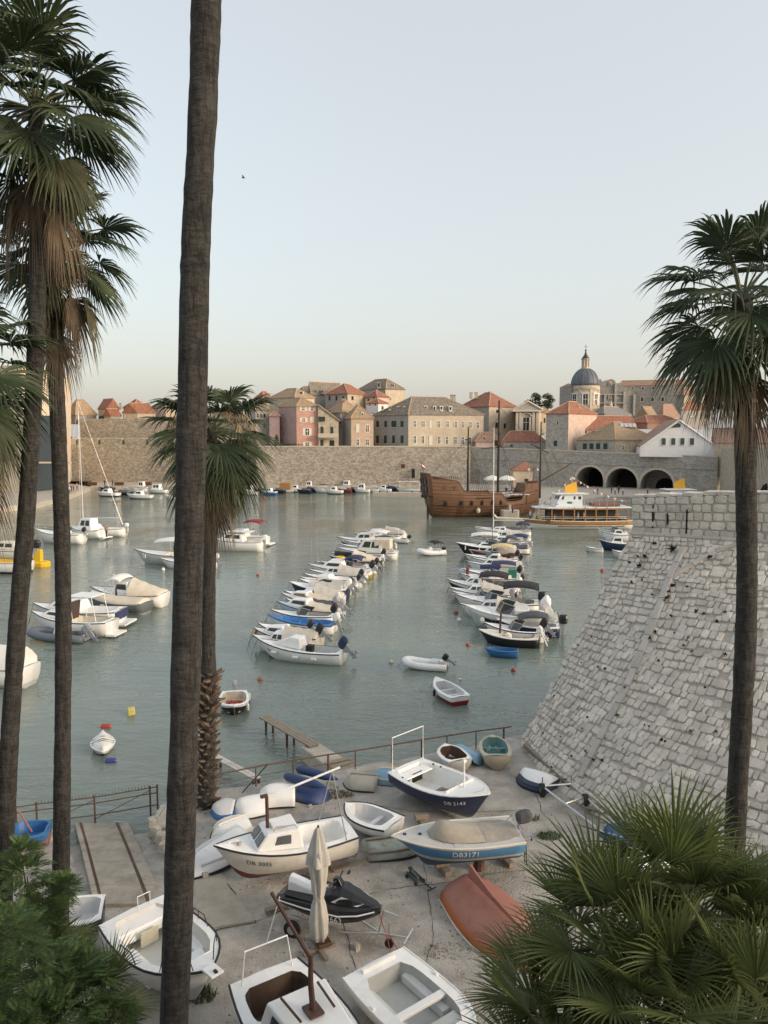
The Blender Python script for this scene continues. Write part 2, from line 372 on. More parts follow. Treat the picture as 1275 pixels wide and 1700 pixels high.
# cordon and parapet
cl=(T1-T0); cl_n=cl.normalized(); pn=Vector((cl_n.y,-cl_n.x,0)).normalized()
if pn.y>0: pn=-pn
cor=thing('parapet','parapet of large squared grey blocks on top of the sloping bastion','wall',T0)
Ph0,Ph1=ZP(826,36.1)-T0.z,ZP(817,31.6)-T1.z
mb=MB(); a=T0-pn*.02+cl_n*.1; b=T1
mb.hexa([a+pn*.035,b+pn*.035,b-pn*1.0,a-pn*1.0],[a+pn*.035+UP*(Ph0-.04),b+pn*.035+UP*(Ph1-.04),b-pn*1.0+UP*(Ph1-.04),a-pn*1.0+UP*(Ph0-.04)])
pc=mb.build('parapet_core',M_mort,cor,world=True)
lst=[]; Lp=cl.length; nn=pn
for r in range(5):
    u=0; 
    while u<1:
        w=ru(.34,.75); uc=u+w/2/Lp
        hh=(Ph0+(Ph1-Ph0)*uc)/5
        c=T0+cl*uc+UP*hh*(r+.5)
        if seen(c,60): lst.append((c+nn*ru(-.02,.02),cl_n,UP,nn,w*.97,hh*.96,.16))
        u+=w/Lp
place_stones(lst,pc,300,'block')
u=0
while u<1:
    w=ru(.6,1.0); p=T0+cl*u+UP*.02; q=T0+cl*min(1.02,(u+w/Lp*.98))+UP*.02
    if seen(p,80):
        MB().tube([p+pn*.02,q+pn*.02],.13,8).build('cordon_stone',M_pale,cor,world=True)
    u+=w/Lp
# capping stones
u=0
while u<1:
    w=ru(.5,.9); t0=T0+cl*u+UP*(Ph0+(Ph1-Ph0)*u); t1=T0+cl*min(1,u+w/Lp*.97)+UP*(Ph0+(Ph1-Ph0)*u)
    h=ru(.10,.2)
    if seen(t0,80): MB().hexa([t0+pn*.06,t1+pn*.06,t1-pn*.95,t0-pn*.95],[t0+pn*.05+UP*h,t1+pn*.05+UP*h,t1-pn*.9+UP*h,t0-pn*.9+UP*h]).build('coping_stone',M_st,cor,world=True,bevel=.03)
    u+=w/Lp
# dark drain slots in the parapet
for px,y0_,y1_ in((1086,838,876),(1111,851,870),(1143,845,888)):
    t=(px-1050)/(1275-1050)*.72; p=D(px,y0_,36.1-t*4.6); q=D(px,y1_,36.1-t*4.6)
    u=(p-T0).dot(cl_n); bpt=T0+cl_n*u
    MB().hexa([bpt+pn*.1+cl_n*s for s in(-.035,.035)]+[bpt-pn*.02+cl_n*s for s in(.035,-.035)],[Vector((k.x,k.y,0)) for k in ()] or [bpt+pn*.1+cl_n*s+UP*(p.z-q.z) for s in(-.035,.035)]+[bpt-pn*.02+cl_n*s+UP*(p.z-q.z) for s in(.035,-.035)])
    m_=MB(); zb=max(q.z,T0.z+.2); 
    m_.box(Vector((bpt.x,bpt.y,(p.z+zb)/2))+pn*.07,(.07,.06,p.z-zb),rz=math.atan2(cl_n.y,cl_n.x)); m_.build('drain_slot',M_hole,cor,world=True)
# weeds sprouting from the joints
M_weed=mat('weed',(.06,.055,.03),.8,.4,6)
for i,(px,py,s) in enumerate([(1118,915,.3),(1088,905,.16),(1072,927,.17),(1063,942,.2),(1050,970,.14),(1110,995,.16),(1180,928,.16),(1120,975,.15),(1112,985,.12),(1142,977,.11),(1104,1000,.10),(1158,1018,.16),(1170,1022,.12),(1150,1085,.1),(1205,1090,.12),(1220,1115,.1),(1040,1145,.14),(1028,1190,.1),(996,1110,.1),(1010,1035,.08),(985,1060,.09),(975,1250,.1),(1148,1217,.1),(1190,1218,.12),(940,1110,.08),(1080,1062,.12),(1095,1100,.1),(1007,1010,.08),(1085,990,.1),(988,1265,.12),(962,1180,.08),(1136,1075,.1),(1058,925,.08),(1205,1020,.1)]):
    u,v=on_face(px,py); p=FACE(u,v)+fnorm(u,v)*.1; mb=MB()
    s*=1.2
    for k in range(34):
        d=(Vector((ru(-1,1),ru(-1,1),ru(-.9,.8)))+fnorm(u,v)*.8).normalized(); q=p+d*s*ru(.4,1); w=d.cross(Vector((rnd(),rnd(),rnd()))).normalized()*s*.13
        mb.add([p+d*.02+w*.5,p+d*.02-w*.5,(p+q)/2-w,q,(p+q)/2+w],[(0,1,2,3,4)])
    t=tag(mb.build('wall_weed',M_weed,None),'x','weed','small weeds in the bastion joints'); t['label']='small dark weed tuft sprouting from a joint of the sloping bastion'
# =================== THE OLD TOWN ACROSS THE HARBOUR ===================
def wallmat(name,col,var=.16,sc=.9,**k):
    a=dict(bump=.5,bscale=3.5,stain=.45,stcol=(col[0]*.55,col[1]*.5,col[2]*.45),stscale=.22); a.update(k); return mat(name,col,.92,var,sc,**a)
M_city=mat('city_wall_stone',(.36,.32,.265),.95,.16,1.6,bump=.9,bscale=2.6,stain=.5,stcol=(.27,.225,.17),stscale=.12,cells=1.7,cellamt=.30)
M_cityg=mat('city_wall_grey',(.37,.35,.315),.95,.14,1.1,bump=.8,bscale=2.6,stain=.5,stcol=(.23,.21,.18),stscale=.2,cells=2.0,cellamt=.2)
M_fort=mat('fort_stone',(.60,.52,.40),.95,.14,.6,bump=.6,bscale=2.2,stain=.4,stcol=(.35,.28,.19),stscale=.3)
M_cream=wallmat('cream_ashlar',(.55,.47,.36)); M_greyp=wallmat('grey_plaster',(.33,.31,.285)); M_pink=wallmat('pink_plaster',(.52,.30,.24),stcol=(.42,.27,.22)); M_mauve_shaded_pink=wallmat('mauve_shaded_pink_plaster',(.40,.29,.28))
M_stone=wallmat('house_stone',(.46,.40,.30),.3,1.5); M_orange=wallmat('apricot_plaster',(.50,.38,.285)); M_beige=wallmat('beige_plaster',(.50,.42,.32)); M_white=wallmat('white_plaster',(.72,.72,.72),.05); M_dgrey=wallmat('dark_stone',(.26,.245,.225),.3,1.0)
M_pinkw=wallmat('pale_pink_plaster',(.56,.44,.37))
def roofmat(name,col,var): return mat(name,col,.9,var,1.6,bump=1.0,bscale=5,stain=.5,stcol=(col[0]*.6,col[1]*.62,col[2]*.7),stscale=.6,stretch=(1,1,.6))
M_red=roofmat('red_tiles',(.29,.13,.085),.34); M_tan=roofmat('tan_tiles',(.33,.245,.16),.25); M_gry=roofmat('old_grey_tiles',(.22,.19,.15),.4); M_terr=roofmat('pale_terracotta',(.33,.21,.155),.25)
M_ridge=mat('ridge_tiles',(.47,.32,.22),.9,.2,3)
M_glass=mat('window_glass',(.022,.024,.026),.12,.2,1,spec=.6); M_frame=mat('window_frame_white',(.74,.72,.66),.6,.06); M_surr=mat('stone_surround',(.56,.50,.41),.85,.1,3); M_green=mat('green_shutter',(.025,.045,.035),.6,.2,3); M_shw=mat('pale_shutter',(.66,.62,.54),.7,.06,3)
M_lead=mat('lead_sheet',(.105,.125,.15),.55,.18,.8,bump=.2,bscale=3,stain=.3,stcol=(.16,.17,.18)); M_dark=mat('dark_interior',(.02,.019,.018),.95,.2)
M_iron=mat('dark_iron',(.03,.03,.032),.6,.2,5)
def win(q_o,q_x,n,cx,cz,w,h,parent,style='sash'):
    # q_x unit direction along the wall, n outward normal, cx,cz centre in wall coordinates from q_o
    def bx(name,m,x0,x1,z0,z1,d0,d1,par):
        p=[q_o+q_x*x+UP*z for x,z in((x0,z0),(x1,z0),(x1,z1),(x0,z1))]
        return MB().hexa([k+n*d0 for k in p],[k+n*d1 for k in p]).build(name,m,par,world=True)
    x0,x1,z0,z1=cx-w/2,cx+w/2,cz-h/2,cz+h/2
    if style=='blind':
        o=bx('window',M_shw,x0,x1,z0,z1,-.05,.05,parent)
    elif style=='green':
        o=bx('window',M_green,x0,x1,z0,z1,-.05,.08,parent); bx('meeting_stile',M_iron,cx-.03,cx+.03,z0,z1,.08,.10,o); bx('sill',M_surr,x0-.12,x1+.12,z0-.16,z0,-.05,.16,o); return o
    elif style=='hole':
        return bx('window',M_glass,x0,x1,z0,z1,-.05,.03,parent)
    else: o=bx('window',M_glass,x0,x1,z0,z1,-.05,.03,parent)
    t=.16
    mb=MB()
    fm=M_frame if style in('sash','shut') else M_surr
    for a,b,c,d in((x0-t,x0,z0-t,z1+t),(x1,x1+t,z0-t,z1+t),(x0,x1,z0-t,z0),(x0,x1,z1,z1+t)):
        p=[q_o+q_x*x+UP*z for x,z in((a,c),(b,c),(b,d),(a,d))]; mb.hexa([k-n*.05 for k in p],[k+n*.09 for k in p])
    if style in('sash','shut') :
        for a,b,c,d in((cx-.06,cx+.06,z0,z1),(x0,x1,cz+h*.12-.05,cz+h*.12+.05)):
            p=[q_o+q_x*x+UP*z for x,z in((a,c),(b,c),(b,d),(a,d))]; mb.hexa([k-n*.02 for k in p],[k+n*.05 for k in p])
    mb.build('frame',fm,o,world=True)
    if style=='shut':
        for a,b in((x0-t-.55,x0-t-.03),(x1+t+.03,x1+t+.55)): bx('shutter',M_shw,a,b,z0-.05,z1+.05,-.02,.07,o)
    return o
def roof_on(A,B,C,Dd,z,hr,kind,m,parent,ov=.35,off=.32):
    # A,B,C,D footprint; eaves at z, ridge hr above
    P=[Vector((p.x,p.y,z)) for p in(A,B,C,Dd)]; c=(P[0]+P[1]+P[2]+P[3])/4
    P=[c+(p-c)*(1+ov*2/max(2,(P[0]-P[2]).length)) for p in P]
    e1=(P[1]-P[0]).length; e2=(P[2]-P[1]).length
    if e1>=e2: m1=(P[1]+P[2])/2; m0=(P[0]+P[3])/2; order=(0,1,2,3)
    else: m1=(P[2]+P[3])/2; m0=(P[0]+P[1])/2; order=(1,2,3,0)
    P=[P[i] for i in order]
    k=off if kind=='hip' else 0.0
    L_=(m1-m0).length; w_=min(e1,e2)
    kk=min(.5,k*w_/L_*1.5) if kind=='hip' else 0
    if kind=='pyr': kk=.5
    r0=m0+(m1-m0)*kk+UP*hr; r1=m1-(m1-m0)*kk+UP*hr
    mb=MB(); b=[p-UP*.25 for p in P]
    mb.add(P+[r0,r1]+b,[(0,1,5,4),(2,3,4,5),(1,2,5),(3,0,4),(6,7,1,0),(7,8,2,1),(8,9,3,2),(9,6,0,3),(9,8,7,6)])
    o=mb.build('roof',m,parent,world=True)
    mr=MB(); mr.tube([r0+UP*.03,r1+UP*.03],.16,5)
    if kind!='gable':
        for a,b_ in((P[0],r0),(P[1],r1),(P[2],r1),(P[3],r0)): mr.tube([a+UP*.03,b_+UP*.03],.14,5)
    mr.build('ridge',M_ridge,o,world=True)
    return o,(P,r0,r1)
def house(label,a,b,c,ye,yb,m1,m2=None,roof='hip',rm=None,yr=None,wl=(),wr=(),chim=(),cat='house',dormers=(),off=.32,name='stone_house',ov=.35,eave_d=None):
    # a,b,c = (px,depth) of left, near and right corner; wl / wr windows on the left / right face in pixels
    A,B,C=[Vector((XP(p,d,ye),d,0)) for p,d in(a,b,c)]; Dd=A+C-B
    z1=ZP(ye,b[1]); z0=ZP(yb,b[1])
    t=thing(name,label,cat,(B.x,B.y,z0)); m2=m2 or m1
    for p,q,m,nm in((A,B,m1,0),(B,C,m2,0),(C,Dd,m2,0),(Dd,A,m1,0)):
        d=(q-p).normalized(); n=Vector((d.y,-d.x,0))
        i=[p,q,q-n*.4-d*.4,p-n*.4+d*.4]
        MB().hexa([Vector((k.x,k.y,z0)) for k in i],[Vector((k.x,k.y,z1)) for k in i]).build('wall',m,t,world=True)
    for (p,q,ws) in((A,B,wl),(B,C,wr)):
        d=(q-p).normalized(); n=Vector((d.y,-d.x,0))
        for w in ws:
            px,py,wp,hp=w[:4]; st=w[4] if len(w)>4 else 'sash'
            r=ray(px,py); o=Vector((0,0,H)); tt=(p-o).dot(n)/r.dot(n); h=o+r*tt; s=FPX/h.y
            fx=abs(d.x)*.92+.08
            win(Vector((p.x,p.y,0)),d,n,(h-p).dot(d),h.z,wp/s/fx,hp/s,t,st)
    if rm:
        hr=ZP(yr,b[1]+ (abs(A.y-B.y)+abs(C.y-B.y))*.5+2)-z1
        ro,(P,r0,r1)=roof_on(A,B,C,Dd,z1,max(.8,hr),roof,rm,t,off=off,ov=ov)
        for ch in chim:
            px,py,wp,hp=ch; dd=(r0.y+r1.y)/2; p=D(px,py,dd); s=FPX/dd
            cb=MB(); cb.box((p.x,p.y,p.z-hp/s*.5),(wp/s,wp/s,hp/s*2)); cb.box((p.x,p.y,p.z+hp/s*.5),(wp/s*1.25,wp/s*1.25,.18)); cb.build('chimney',M_stone,ro,world=True)
        for dm in dormers:
            px,py,wp,hp=dm[:4]; wm=dm[4] if len(dm)>4 else M_frame
            dd=b[1]+ (dm[5] if len(dm)>5 else 2.2); p=D(px,py,dd); s=FPX/dd; w,h=wp/s,hp/s
            db=MB(); db.hexa([(p.x-w/2,p.y,p.z-h/2-.3),(p.x+w/2,p.y,p.z-h/2-.3),(p.x+w/2,p.y+3,p.z-h/2-.3),(p.x-w/2,p.y+3,p.z-h/2-.3)],[(p.x-w/2,p.y,p.z+h/2),(p.x+w/2,p.y,p.z+h/2),(p.x+w/2,p.y+3,p.z+h/2+.2),(p.x-w/2,p.y+3,p.z+h/2+.2)])
            do=db.build('dormer',wm,ro,world=True)
            MB().box((p.x,p.y-.03,p.z),(w*.5,.1,h*.62)).build('window',M_glass,do,world=True)
    return t
# ---- city walls ----
def wall(label,p0,p1,z0,zt0,zt1,thick,m,name='city_wall',cat='wall'):
    d=(p1-p0); d.z=0; dn=d.normalized(); n=Vector((dn.y,-dn.x,0))
    t=thing(name,label,cat,(p0.x,p0.y,z0))
    i0=[p0,p1,p1-n*thick,p0-n*thick]
    MB().hexa([Vector((k.x,k.y,z0)) for k in i0],[Vector((k.x,k.y,z)) for k,z in zip(i0,(zt0,zt1,zt1,zt0))]).build('wall_face',m,t,world=True)
    return t,dn,n
QZ=1.1
DW=213
PW0=Vector((XP(425,DW),DW,0)); PW1=Vector((XP(781,DW+1),DW+1,0))
t,dn,n=wall('long tan harbour wall below the pink and cream houses',PW0,PW1,0,ZP(742,DW),ZP(742,DW),6,M_city)
Lw=(PW1-PW0).length; x=0
while x<Lw-.5:      # coping and a thin string course
    w=min(ru(1.4,2.2),Lw-x); p=PW0+dn*x; q=PW0+dn*(x+w-.04); z=ZP(742,DW)
    MB().hexa([p+n*.12+UP*z,q+n*.12+UP*z,q-n*1.2+UP*z,p-n*1.2+UP*z],[p+n*.12+UP*(z+.28),q+n*.12+UP*(z+.28),q-n*1.2+UP*(z+.28),p-n*1.2+UP*(z+.28)]).build('coping_stone',M_surr,t,world=True); x+=w
p=D(669,774,DW-.3); MB().box((p.x,p.y,p.z),(1.1,.12,1.1)).build('sign_panel',mat('maroon_sign',(.10,.02,.025),.6,.1),t,world=True)
p=D(686,786,DW-.2); MB().box((p.x,p.y,p.z),(.9,.5,2.6)).build('doorway',M_dark,t,world=True)
# left wall, two storeys with embrasures
DL=232
a=Vector((XP(118,DL),DL,0)); b=Vector((XP(430,DL-12),DL-12,0))
t,dn,n=wall('lower tan harbour wall with gun embrasures near the round fort',a,b,0,ZP(738,DL),ZP(738,DL),7,M_city)
L_=(b-a).length; z=ZP(738,DL); zt=ZP(728.5,DL)
for k,(x0,x1) in enumerate(((0,1.6),(2.4,9.0),(10.0,16.8),(17.9,24.5),(25.5,32),(33,39.5),(40.5,47),(48,54))):
    if x1>L_: break
    p,q=a+dn*x0,a+dn*x1
    MB().hexa([p+n*.02+UP*(z+.003),q+n*.02+UP*(z+.003),q-n*1.8+UP*(z+.003),p-n*1.8+UP*(z+.003)],[p+n*.02+UP*zt,q+n*.02+UP*zt,q-n*1.8+UP*(zt+.35),p-n*1.8+UP*(zt+.35)]).build('merlon',M_surr if k==0 else M_city,t,world=True)
a2=a-n*5; b2=b-n*5
t,_,_=wall('upper tan city wall set back behind the embrasures',a2,b2,8,ZP(695,DL+5),ZP(697,DL-5),4,M_city)
MB().box(D(191+30,718,DL+4.4),(.5,.2,.5)).build('lamp',M_frame,t,world=True)
# right wall with three arches
PR0=PW1+Vector((0.02,3.2,0)); PR1=Vector((XP(1192,186),186,0))
def arch_wall():
    d=PR1-PR0; L=d.length; dn=d.normalized(); n=Vector((dn.y,-dn.x,0))
    t=thing('arsenal_wall','grey harbour wall pierced by three big dark arches','wall',(PR0.x,PR0.y,0))
    zt=lambda x:ZP(743,216)+(ZP(759,186)-ZP(743,216))*x/L
    def ux(px):
        r=ray(px,790); o=Vector((0,0,H)); k=(PR0-o).dot(n)/r.dot(n); return ((o+r*k)-PR0).dot(dn)
    arcs=[]
    for x0,x1,ytop in((957,1001.5,775),(1007,1058,777.5),(1063.5,1118,780)):
        u0,u1=ux(x0),ux(x1); y=PR0.y+dn.y*(u0+u1)/2; r=(u1-u0)/2; arcs.append((u0,u1,ZP(ytop,y)-r))
    mb=MB(); P=lambda x,z,k=0:PR0+dn*x+UP*z-n*k
    xs=[0]
    def quad(x0,x1,z0a,z0b):
        mb.add([P(x0,z0a),P(x1,z0b),P(x1,zt(x1)),P(x0,zt(x0))],[(0,1,2,3)])
    cur=0
    for u0,u1,zs in arcs:
        quad(cur,u0,0,0); r=(u1-u0)/2; c=(u0+u1)/2; N_=18
        for i in range(N_):
            a0,a1=math.pi*(1-i/N_),math.pi*(1-(i+1)/N_)
            x0,x1=c+r*math.cos(a0),c+r*math.cos(a1); z0_,z1_=zs+r*math.sin(a0),zs+r*math.sin(a1)
            quad(x0,x1,z0_,z1_)
            mb.add([P(x0,z0_),P(x1,z1_),P(x1,z1_,13),P(x0,z0_,13)],[(0,1,2,3)])
        for x in(u0,u1): mb.add([P(x,0),P(x,zs),P(x,zs,13),P(x,0,13)],[(0,1,2,3)])
        cur=u1
    quad(cur,L,0,0)
    mb.add([P(0,zt(0)),P(L,zt(L)),P(L,zt(L),14),P(0,zt(0),14)],[(0,1,2,3)]); mb.add([P(L,0),P(L,0,14),P(L,zt(L),14),P(L,zt(L))],[(0,1,2,3)])
    wf=mb.build('wall_face',M_cityg,t,world=True)
    for k,(u0,u1,zs) in enumerate(arcs):
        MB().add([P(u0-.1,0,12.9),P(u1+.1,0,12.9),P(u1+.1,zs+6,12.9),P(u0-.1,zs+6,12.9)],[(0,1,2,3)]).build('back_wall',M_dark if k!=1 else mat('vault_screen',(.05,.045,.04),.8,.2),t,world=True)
        r=(u1-u0)/2; c=(u0+u1)/2; N_=15
        for i in range(N_):
            a0,a1=math.pi*(i+.04)/N_,math.pi*(i+.96)/N_
            q=[(c+rr*math.cos(a),zs+rr*math.sin(a)) for rr,a in((r+.02,a0),(r+.62,a0),(r+.62,a1),(r+.02,a1))]
            MB().hexa([P(x,z,.2) for x,z in q],[P(x,z,-.07) for x,z in q]).build('voussoir',M_surr,t,world=True)
        if k==2:   # smaller dark inner doorway seen through the third arch
            rr=r*.62; MB().prism([(0,0)],0,0) if False else None
            q=[P(c+.9-rr,0,8),P(c+.9+rr,0,8)]+[P(c+.9+rr*math.cos(math.pi*i/12),zs-.9+rr*math.sin(math.pi*i/12),8) for i in range(13)]
            MB().add(q,[tuple(range(len(q)))]).build('inner_doorway',M_hole,t,world=True)
            outer=[P(c+r*math.cos(math.pi*i/12),zs+r*math.sin(math.pi*i/12),7.9+.2) for i in range(13)]
            m_=MB(); inn=q[2:]
            for i in range(12): m_.add([outer[i],outer[i+1],inn[i+1],inn[i]],[(0,1,2,3)])
            m_.add([P(c+r,0,8.1),outer[0],inn[0],q[1]],[(0,1,2,3)]); m_.add([P(c-r,0,8.1),outer[-1],inn[-1],q[0]],[(0,1,2,3)]); m_.build('inner_wall',M_cityg,t,world=True)
    x=0; z_=.55
    for z in(.0,):
        p0,p1=P(0,zt(0)-3.0,-.08),P(L,zt(L)-3.1,-.08)
        MB().tube([p0,p1],.12,4).build('string_course',M_cityg,t,world=True)
    while x<L-.5:
        w=min(ru(1.6,2.6),L-x); zz=zt(x)
        MB().hexa([P(x,zz,-.1),P(x+w-.04,zt(x+w),-.1),P(x+w-.04,zt(x+w),.9),P(x,zz,.9)],[P(x,zz+.25,-.1),P(x+w-.04,zt(x+w)+.25,-.1),P(x+w-.04,zt(x+w)+.25,.9),P(x,zz+.25,.9)]).build('coping_stone',M_surr,t,world=True); x+=w
    return dn,n
ADN,AN=arch_wall()
# wall stretch to the right, behind the palm
a=PR1+Vector((.05,-1.5,0)); b=Vector((XP(1290,120),120,0))
t,dn,n=wall('rough pale stone wall behind the right palm trunk',a,b,0,ZP(745,184),ZP(742,120),5,mat('rough_pale_stone',(.40,.345,.27),.95,.4,1.4,bump=.9,bscale=3,stain=.5,stcol=(.5,.47,.43),stscale=.7))
p=D(1271,812,128); MB().lathe((p.x,p.y-1,p.z-1.2),[(.0,0),(1.2,.0),(1.2,1.2),(.9,1.9),(.3,2.3)],10).build('archway',M_hole,t,world=True)
# quays in front of the walls
M_quay=mat('quay_stone',(.42,.385,.325),.9,.18,1.2,bump=.4,bscale=5,stain=.4,stcol=(.26,.22,.17))
def quay(name,poly,z=QZ):
    struct(MB().prism(poly,-1.5,z).build(name,M_quay))
def gp(px,py,z=QZ): q=G(px,py,z); return (q.x,q.y)
quay('far_quay',[gp(150,808),gp(240,807.5),gp(300,808.5),gp(420,808.5),gp(560,808),gp(700,805.5),gp(780,806),(XP(785,230),230),(XP(60,245),245)])
quay('fort_quay',[gp(-40,845),gp(58,836),gp(84,829),gp(120,820),gp(150,808.2),(XP(150,236),236),(XP(-60,236),236)])
quay('harbour_square',[gp(742,812),gp(800,836),gp(845,846),gp(905,838),gp(1000,826),gp(1190,826),(XP(1230,192),192),(XP(1190,190),190),(XP(781,222),222),(XP(742,222),222)],1.3)
# fort
fd=196
t=thing('round_fort','tall smooth sandstone harbour fort at the left edge','fort',(XP(80,fd),fd,0))
zt=ZP(617,fd); 
def fort_pts(k):
    # k: 0 at ground, 1 on top; walls batter inwards
    e=lambda px,d:Vector((XP(px,d,760),d,0))
    sh=1-k
    return [e(-60,fd-6),e(40,fd-10),e(93,fd),e(123-7*sh,fd+34),e(60,fd+60),e(-60,fd+60)]
lo=[(p.x,p.y,0) for p in fort_pts(0)]; hi=[(p.x,p.y,zt) for p in fort_pts(1)]; 
MB().loft([lo,hi]).build('wall',M_fort,t,world=True)
hi2=[Vector(h) for h in hi]; c=sum(hi2,Vector())/len(hi2)
MB().loft([[c+(p-c)*1.004 for p in hi2],[c+(p-c)*1.004+UP*.7 for p in hi2]]).build('parapet',M_fort,t,world=True)
fa,fb,fc=Vector(lo[2]),Vector(lo[3]),Vector(hi[2]); fn=(fb-fa).cross(fc-fa).normalized()
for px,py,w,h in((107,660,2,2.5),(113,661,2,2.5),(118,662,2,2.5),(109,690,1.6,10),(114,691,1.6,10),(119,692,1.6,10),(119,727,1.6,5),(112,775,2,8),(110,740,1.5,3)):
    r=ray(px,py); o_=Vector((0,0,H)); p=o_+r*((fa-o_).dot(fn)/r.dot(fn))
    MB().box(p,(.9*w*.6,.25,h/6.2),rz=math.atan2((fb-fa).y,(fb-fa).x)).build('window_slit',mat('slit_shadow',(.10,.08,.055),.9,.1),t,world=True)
p=D(72,762,fd-8.2); nt_=thing('fort_shade_sheet','dark blue grey sheet added for the shaded side of the fort','shade_sheet',(p.x,p.y,1.2)); ma=mat('slate_shade',(.035,.05,.06),.9,.15,1.5)  # added sheet, its dark colour stands for shade on the fort wall
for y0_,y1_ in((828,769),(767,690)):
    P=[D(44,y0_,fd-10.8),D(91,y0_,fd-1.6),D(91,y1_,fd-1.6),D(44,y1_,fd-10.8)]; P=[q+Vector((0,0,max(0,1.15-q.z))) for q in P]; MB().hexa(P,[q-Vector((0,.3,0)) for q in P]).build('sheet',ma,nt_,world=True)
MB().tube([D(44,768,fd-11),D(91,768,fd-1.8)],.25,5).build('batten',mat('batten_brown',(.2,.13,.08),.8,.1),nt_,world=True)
p=D(70,768,fd-9.6); MB().box((p.x,p.y,p.z),(14,.5,.35)).build('string_course',M_fort,t,world=True)
# ---- houses on top of the wall, left to right ----
Y=742
house('small stone gable house beside the round fort',(108,240),(126,238),(160,243),688,704,M_dgrey,M_dgrey,'hip',M_tan,664,name='stone_house')
house('low stone house with red gable roof behind the left wall',(163,244),(178,240),(198,243),678,697,M_beige,M_stone,'gable',M_red,663,chim=[(200,672,3,5)])
house('small house with bright red roof on the left wall',(172,238.5),(184,237.5),(201,238.5),690,697,M_stone,M_greyp,'gable',M_red,679)
house('house with white gable wall above the left wall',(205,246),(222,242),(247,246),676,697,M_white,M_pinkw,'hip',M_red,664)
house('house with low red roof and beige gable near the leaning palm',(204,239),(228,238),(258,240),685,697,M_beige,M_beige,'gable',M_red,670)
house('pink house with grey roof half hidden by the palm crown',(250,244),(275,240),(310,243),676,697,M_pinkw,M_beige,'hip',M_gry,662)
house('grey house with small square windows beside the palm crown',(408,228),(424,222),(447,224),680,Y,M_greyp,M_greyp,'hip',M_gry,668,wr=[(428,690,3,6,'hole'),(433.5,690,3,6,'hole'),(439,690,3,6,'hole'),(439,706,3.5,9,'hole')])
house('house with orange red roof rising behind the palm fronds',(415,250),(436,247),(462,251),667,690,M_beige,M_beige,'hip',M_red,650,dormers=[(446,661,6,7,M_greyp,1)])
house('mauve plaster annex left of the pink house',(446,228),(447,221),(464,221),690,Y,M_mauve_shaded_pink,M_mauve_shaded_pink,'hip',M_terr,684)
house('four storey pink house with white shutters on the harbour wall',(463,225),(492,218.5),(528,220),674,Y,M_mauve_shaded_pink,M_pink,'hip',M_tan,661.5,wl=[(470,689,2.5,5,'stone'),(470,708.5,2.5,6,'stone'),(469,731,2.5,8,'stone')],wr=[(503.5,678.5,4,6.5,'shut'),(518,678.5,4,6.5,'shut'),(504,697,4,6.5,'shut'),(518,697,5.5,8,'blind'),(510,717,6,11,'shut'),(510,738,6,7,'shut')])  # left wall in mauve: its shade is put into the plaster colour
t=house('narrow stone house with a balcony right of the pink house',(528,224),(528.6,219),(562,219.6),701,Y,M_stone,M_stone,None,None,wr=[(534.5,695,9.5,7.5,'green')if False else (534.5,714,5,11,'green'),(551,714,5,11,'green'),(534.5,735.5,5,11,'green'),(551,736,8,10,'hole')])
z1=ZP(701,219); zt=ZP(673,219.3); A=Vector((XP(528.6,219),219,0)); B=Vector((XP(562,219.6),219.6,0)); dq=Vector((0,7,0))
MB().add([(A.x,A.y,z1),(B.x,B.y,z1),(B.x,B.y,z1+.4),(A.x,A.y,zt),(A.x,A.y+7,z1),(B.x,B.y+7,z1),(B.x,B.y+7,z1+.4),(A.x,A.y+7,zt)],[(0,1,2,3),(7,6,5,4),(0,3,7,4),(1,5,6,2)]).build('gable_wall',M_stone,t,world=True)
MB().hexa([(A.x,A.y-.4,zt),(B.x+.4,B.y-.4,z1+.3),(B.x+.4,B.y+7,z1+.3),(A.x,A.y+7,zt)],[(A.x,A.y-.4,zt+.3),(B.x+.4,B.y-.4,z1+.6),(B.x+.4,B.y+7,z1+.6),(A.x,A.y+7,zt+.3)]).build('roof',M_tan,t,world=True)
p=D(534.5,695.5,218.8); MB().box((p.x,p.y,p.z),(1.8,.2,1.35)).build('window',M_green,t,world=True)
p=D(545,723,218.2); mb=MB(); mb.box((p.x,p.y,p.z-.55),(5.6,1.4,.22)); mb.box((p.x,p.y-.65,p.z),(5.6,.1,1.0)); mb.box((p.x-2.75,p.y,p.z),(.1,1.3,1)); mb.build('balcony',M_surr,t,world=True)
house('broad house with brown hip roof above the pink house',(447,240),(489,233),(522,238),659,690,M_beige,M_cream,'hip',M_tan,646,dormers=[(500,652,7,5,M_surr,3)])
house('house with long dark grey roof on the skyline',(488,262),(500,258),(530,260),652,680,M_greyp,M_greyp,'hip',M_gry,642)
house('big grey roofed house with slanting dormers on the skyline',(512,256),(517,250),(566,256),655,682,M_greyp,M_greyp,'gable',M_gry,636,dormers=[(514,650,4,5,M_greyp,1),(524,650,4,5,M_greyp,1),(535,650,4,5,M_greyp,1)])
house('orange roofed house with a row of dark windows on the skyline',(540,248),(577,243),(609,252),653,690,M_greyp,M_stone,'hip',M_red,638,wl=[(547,661,3,7.5,'hole'),(558.5,661,3,7.5,'hole'),(570,661,3.2,6,'hole')],wr=[(585,661,4,6.5,'stone')])
house('highest house with grey hip roof and cream side wall',(594,270),(640,262),(672,266),645,680,M_greyp,M_cream,'hip',M_gry,630.5,dormers=[(653,640,4,5,M_surr,2),(629,639,6,9,M_greyp,1)],wr=[(641,662,3,4,'hole'),(648,662,3,4,'hole')],cat='house')
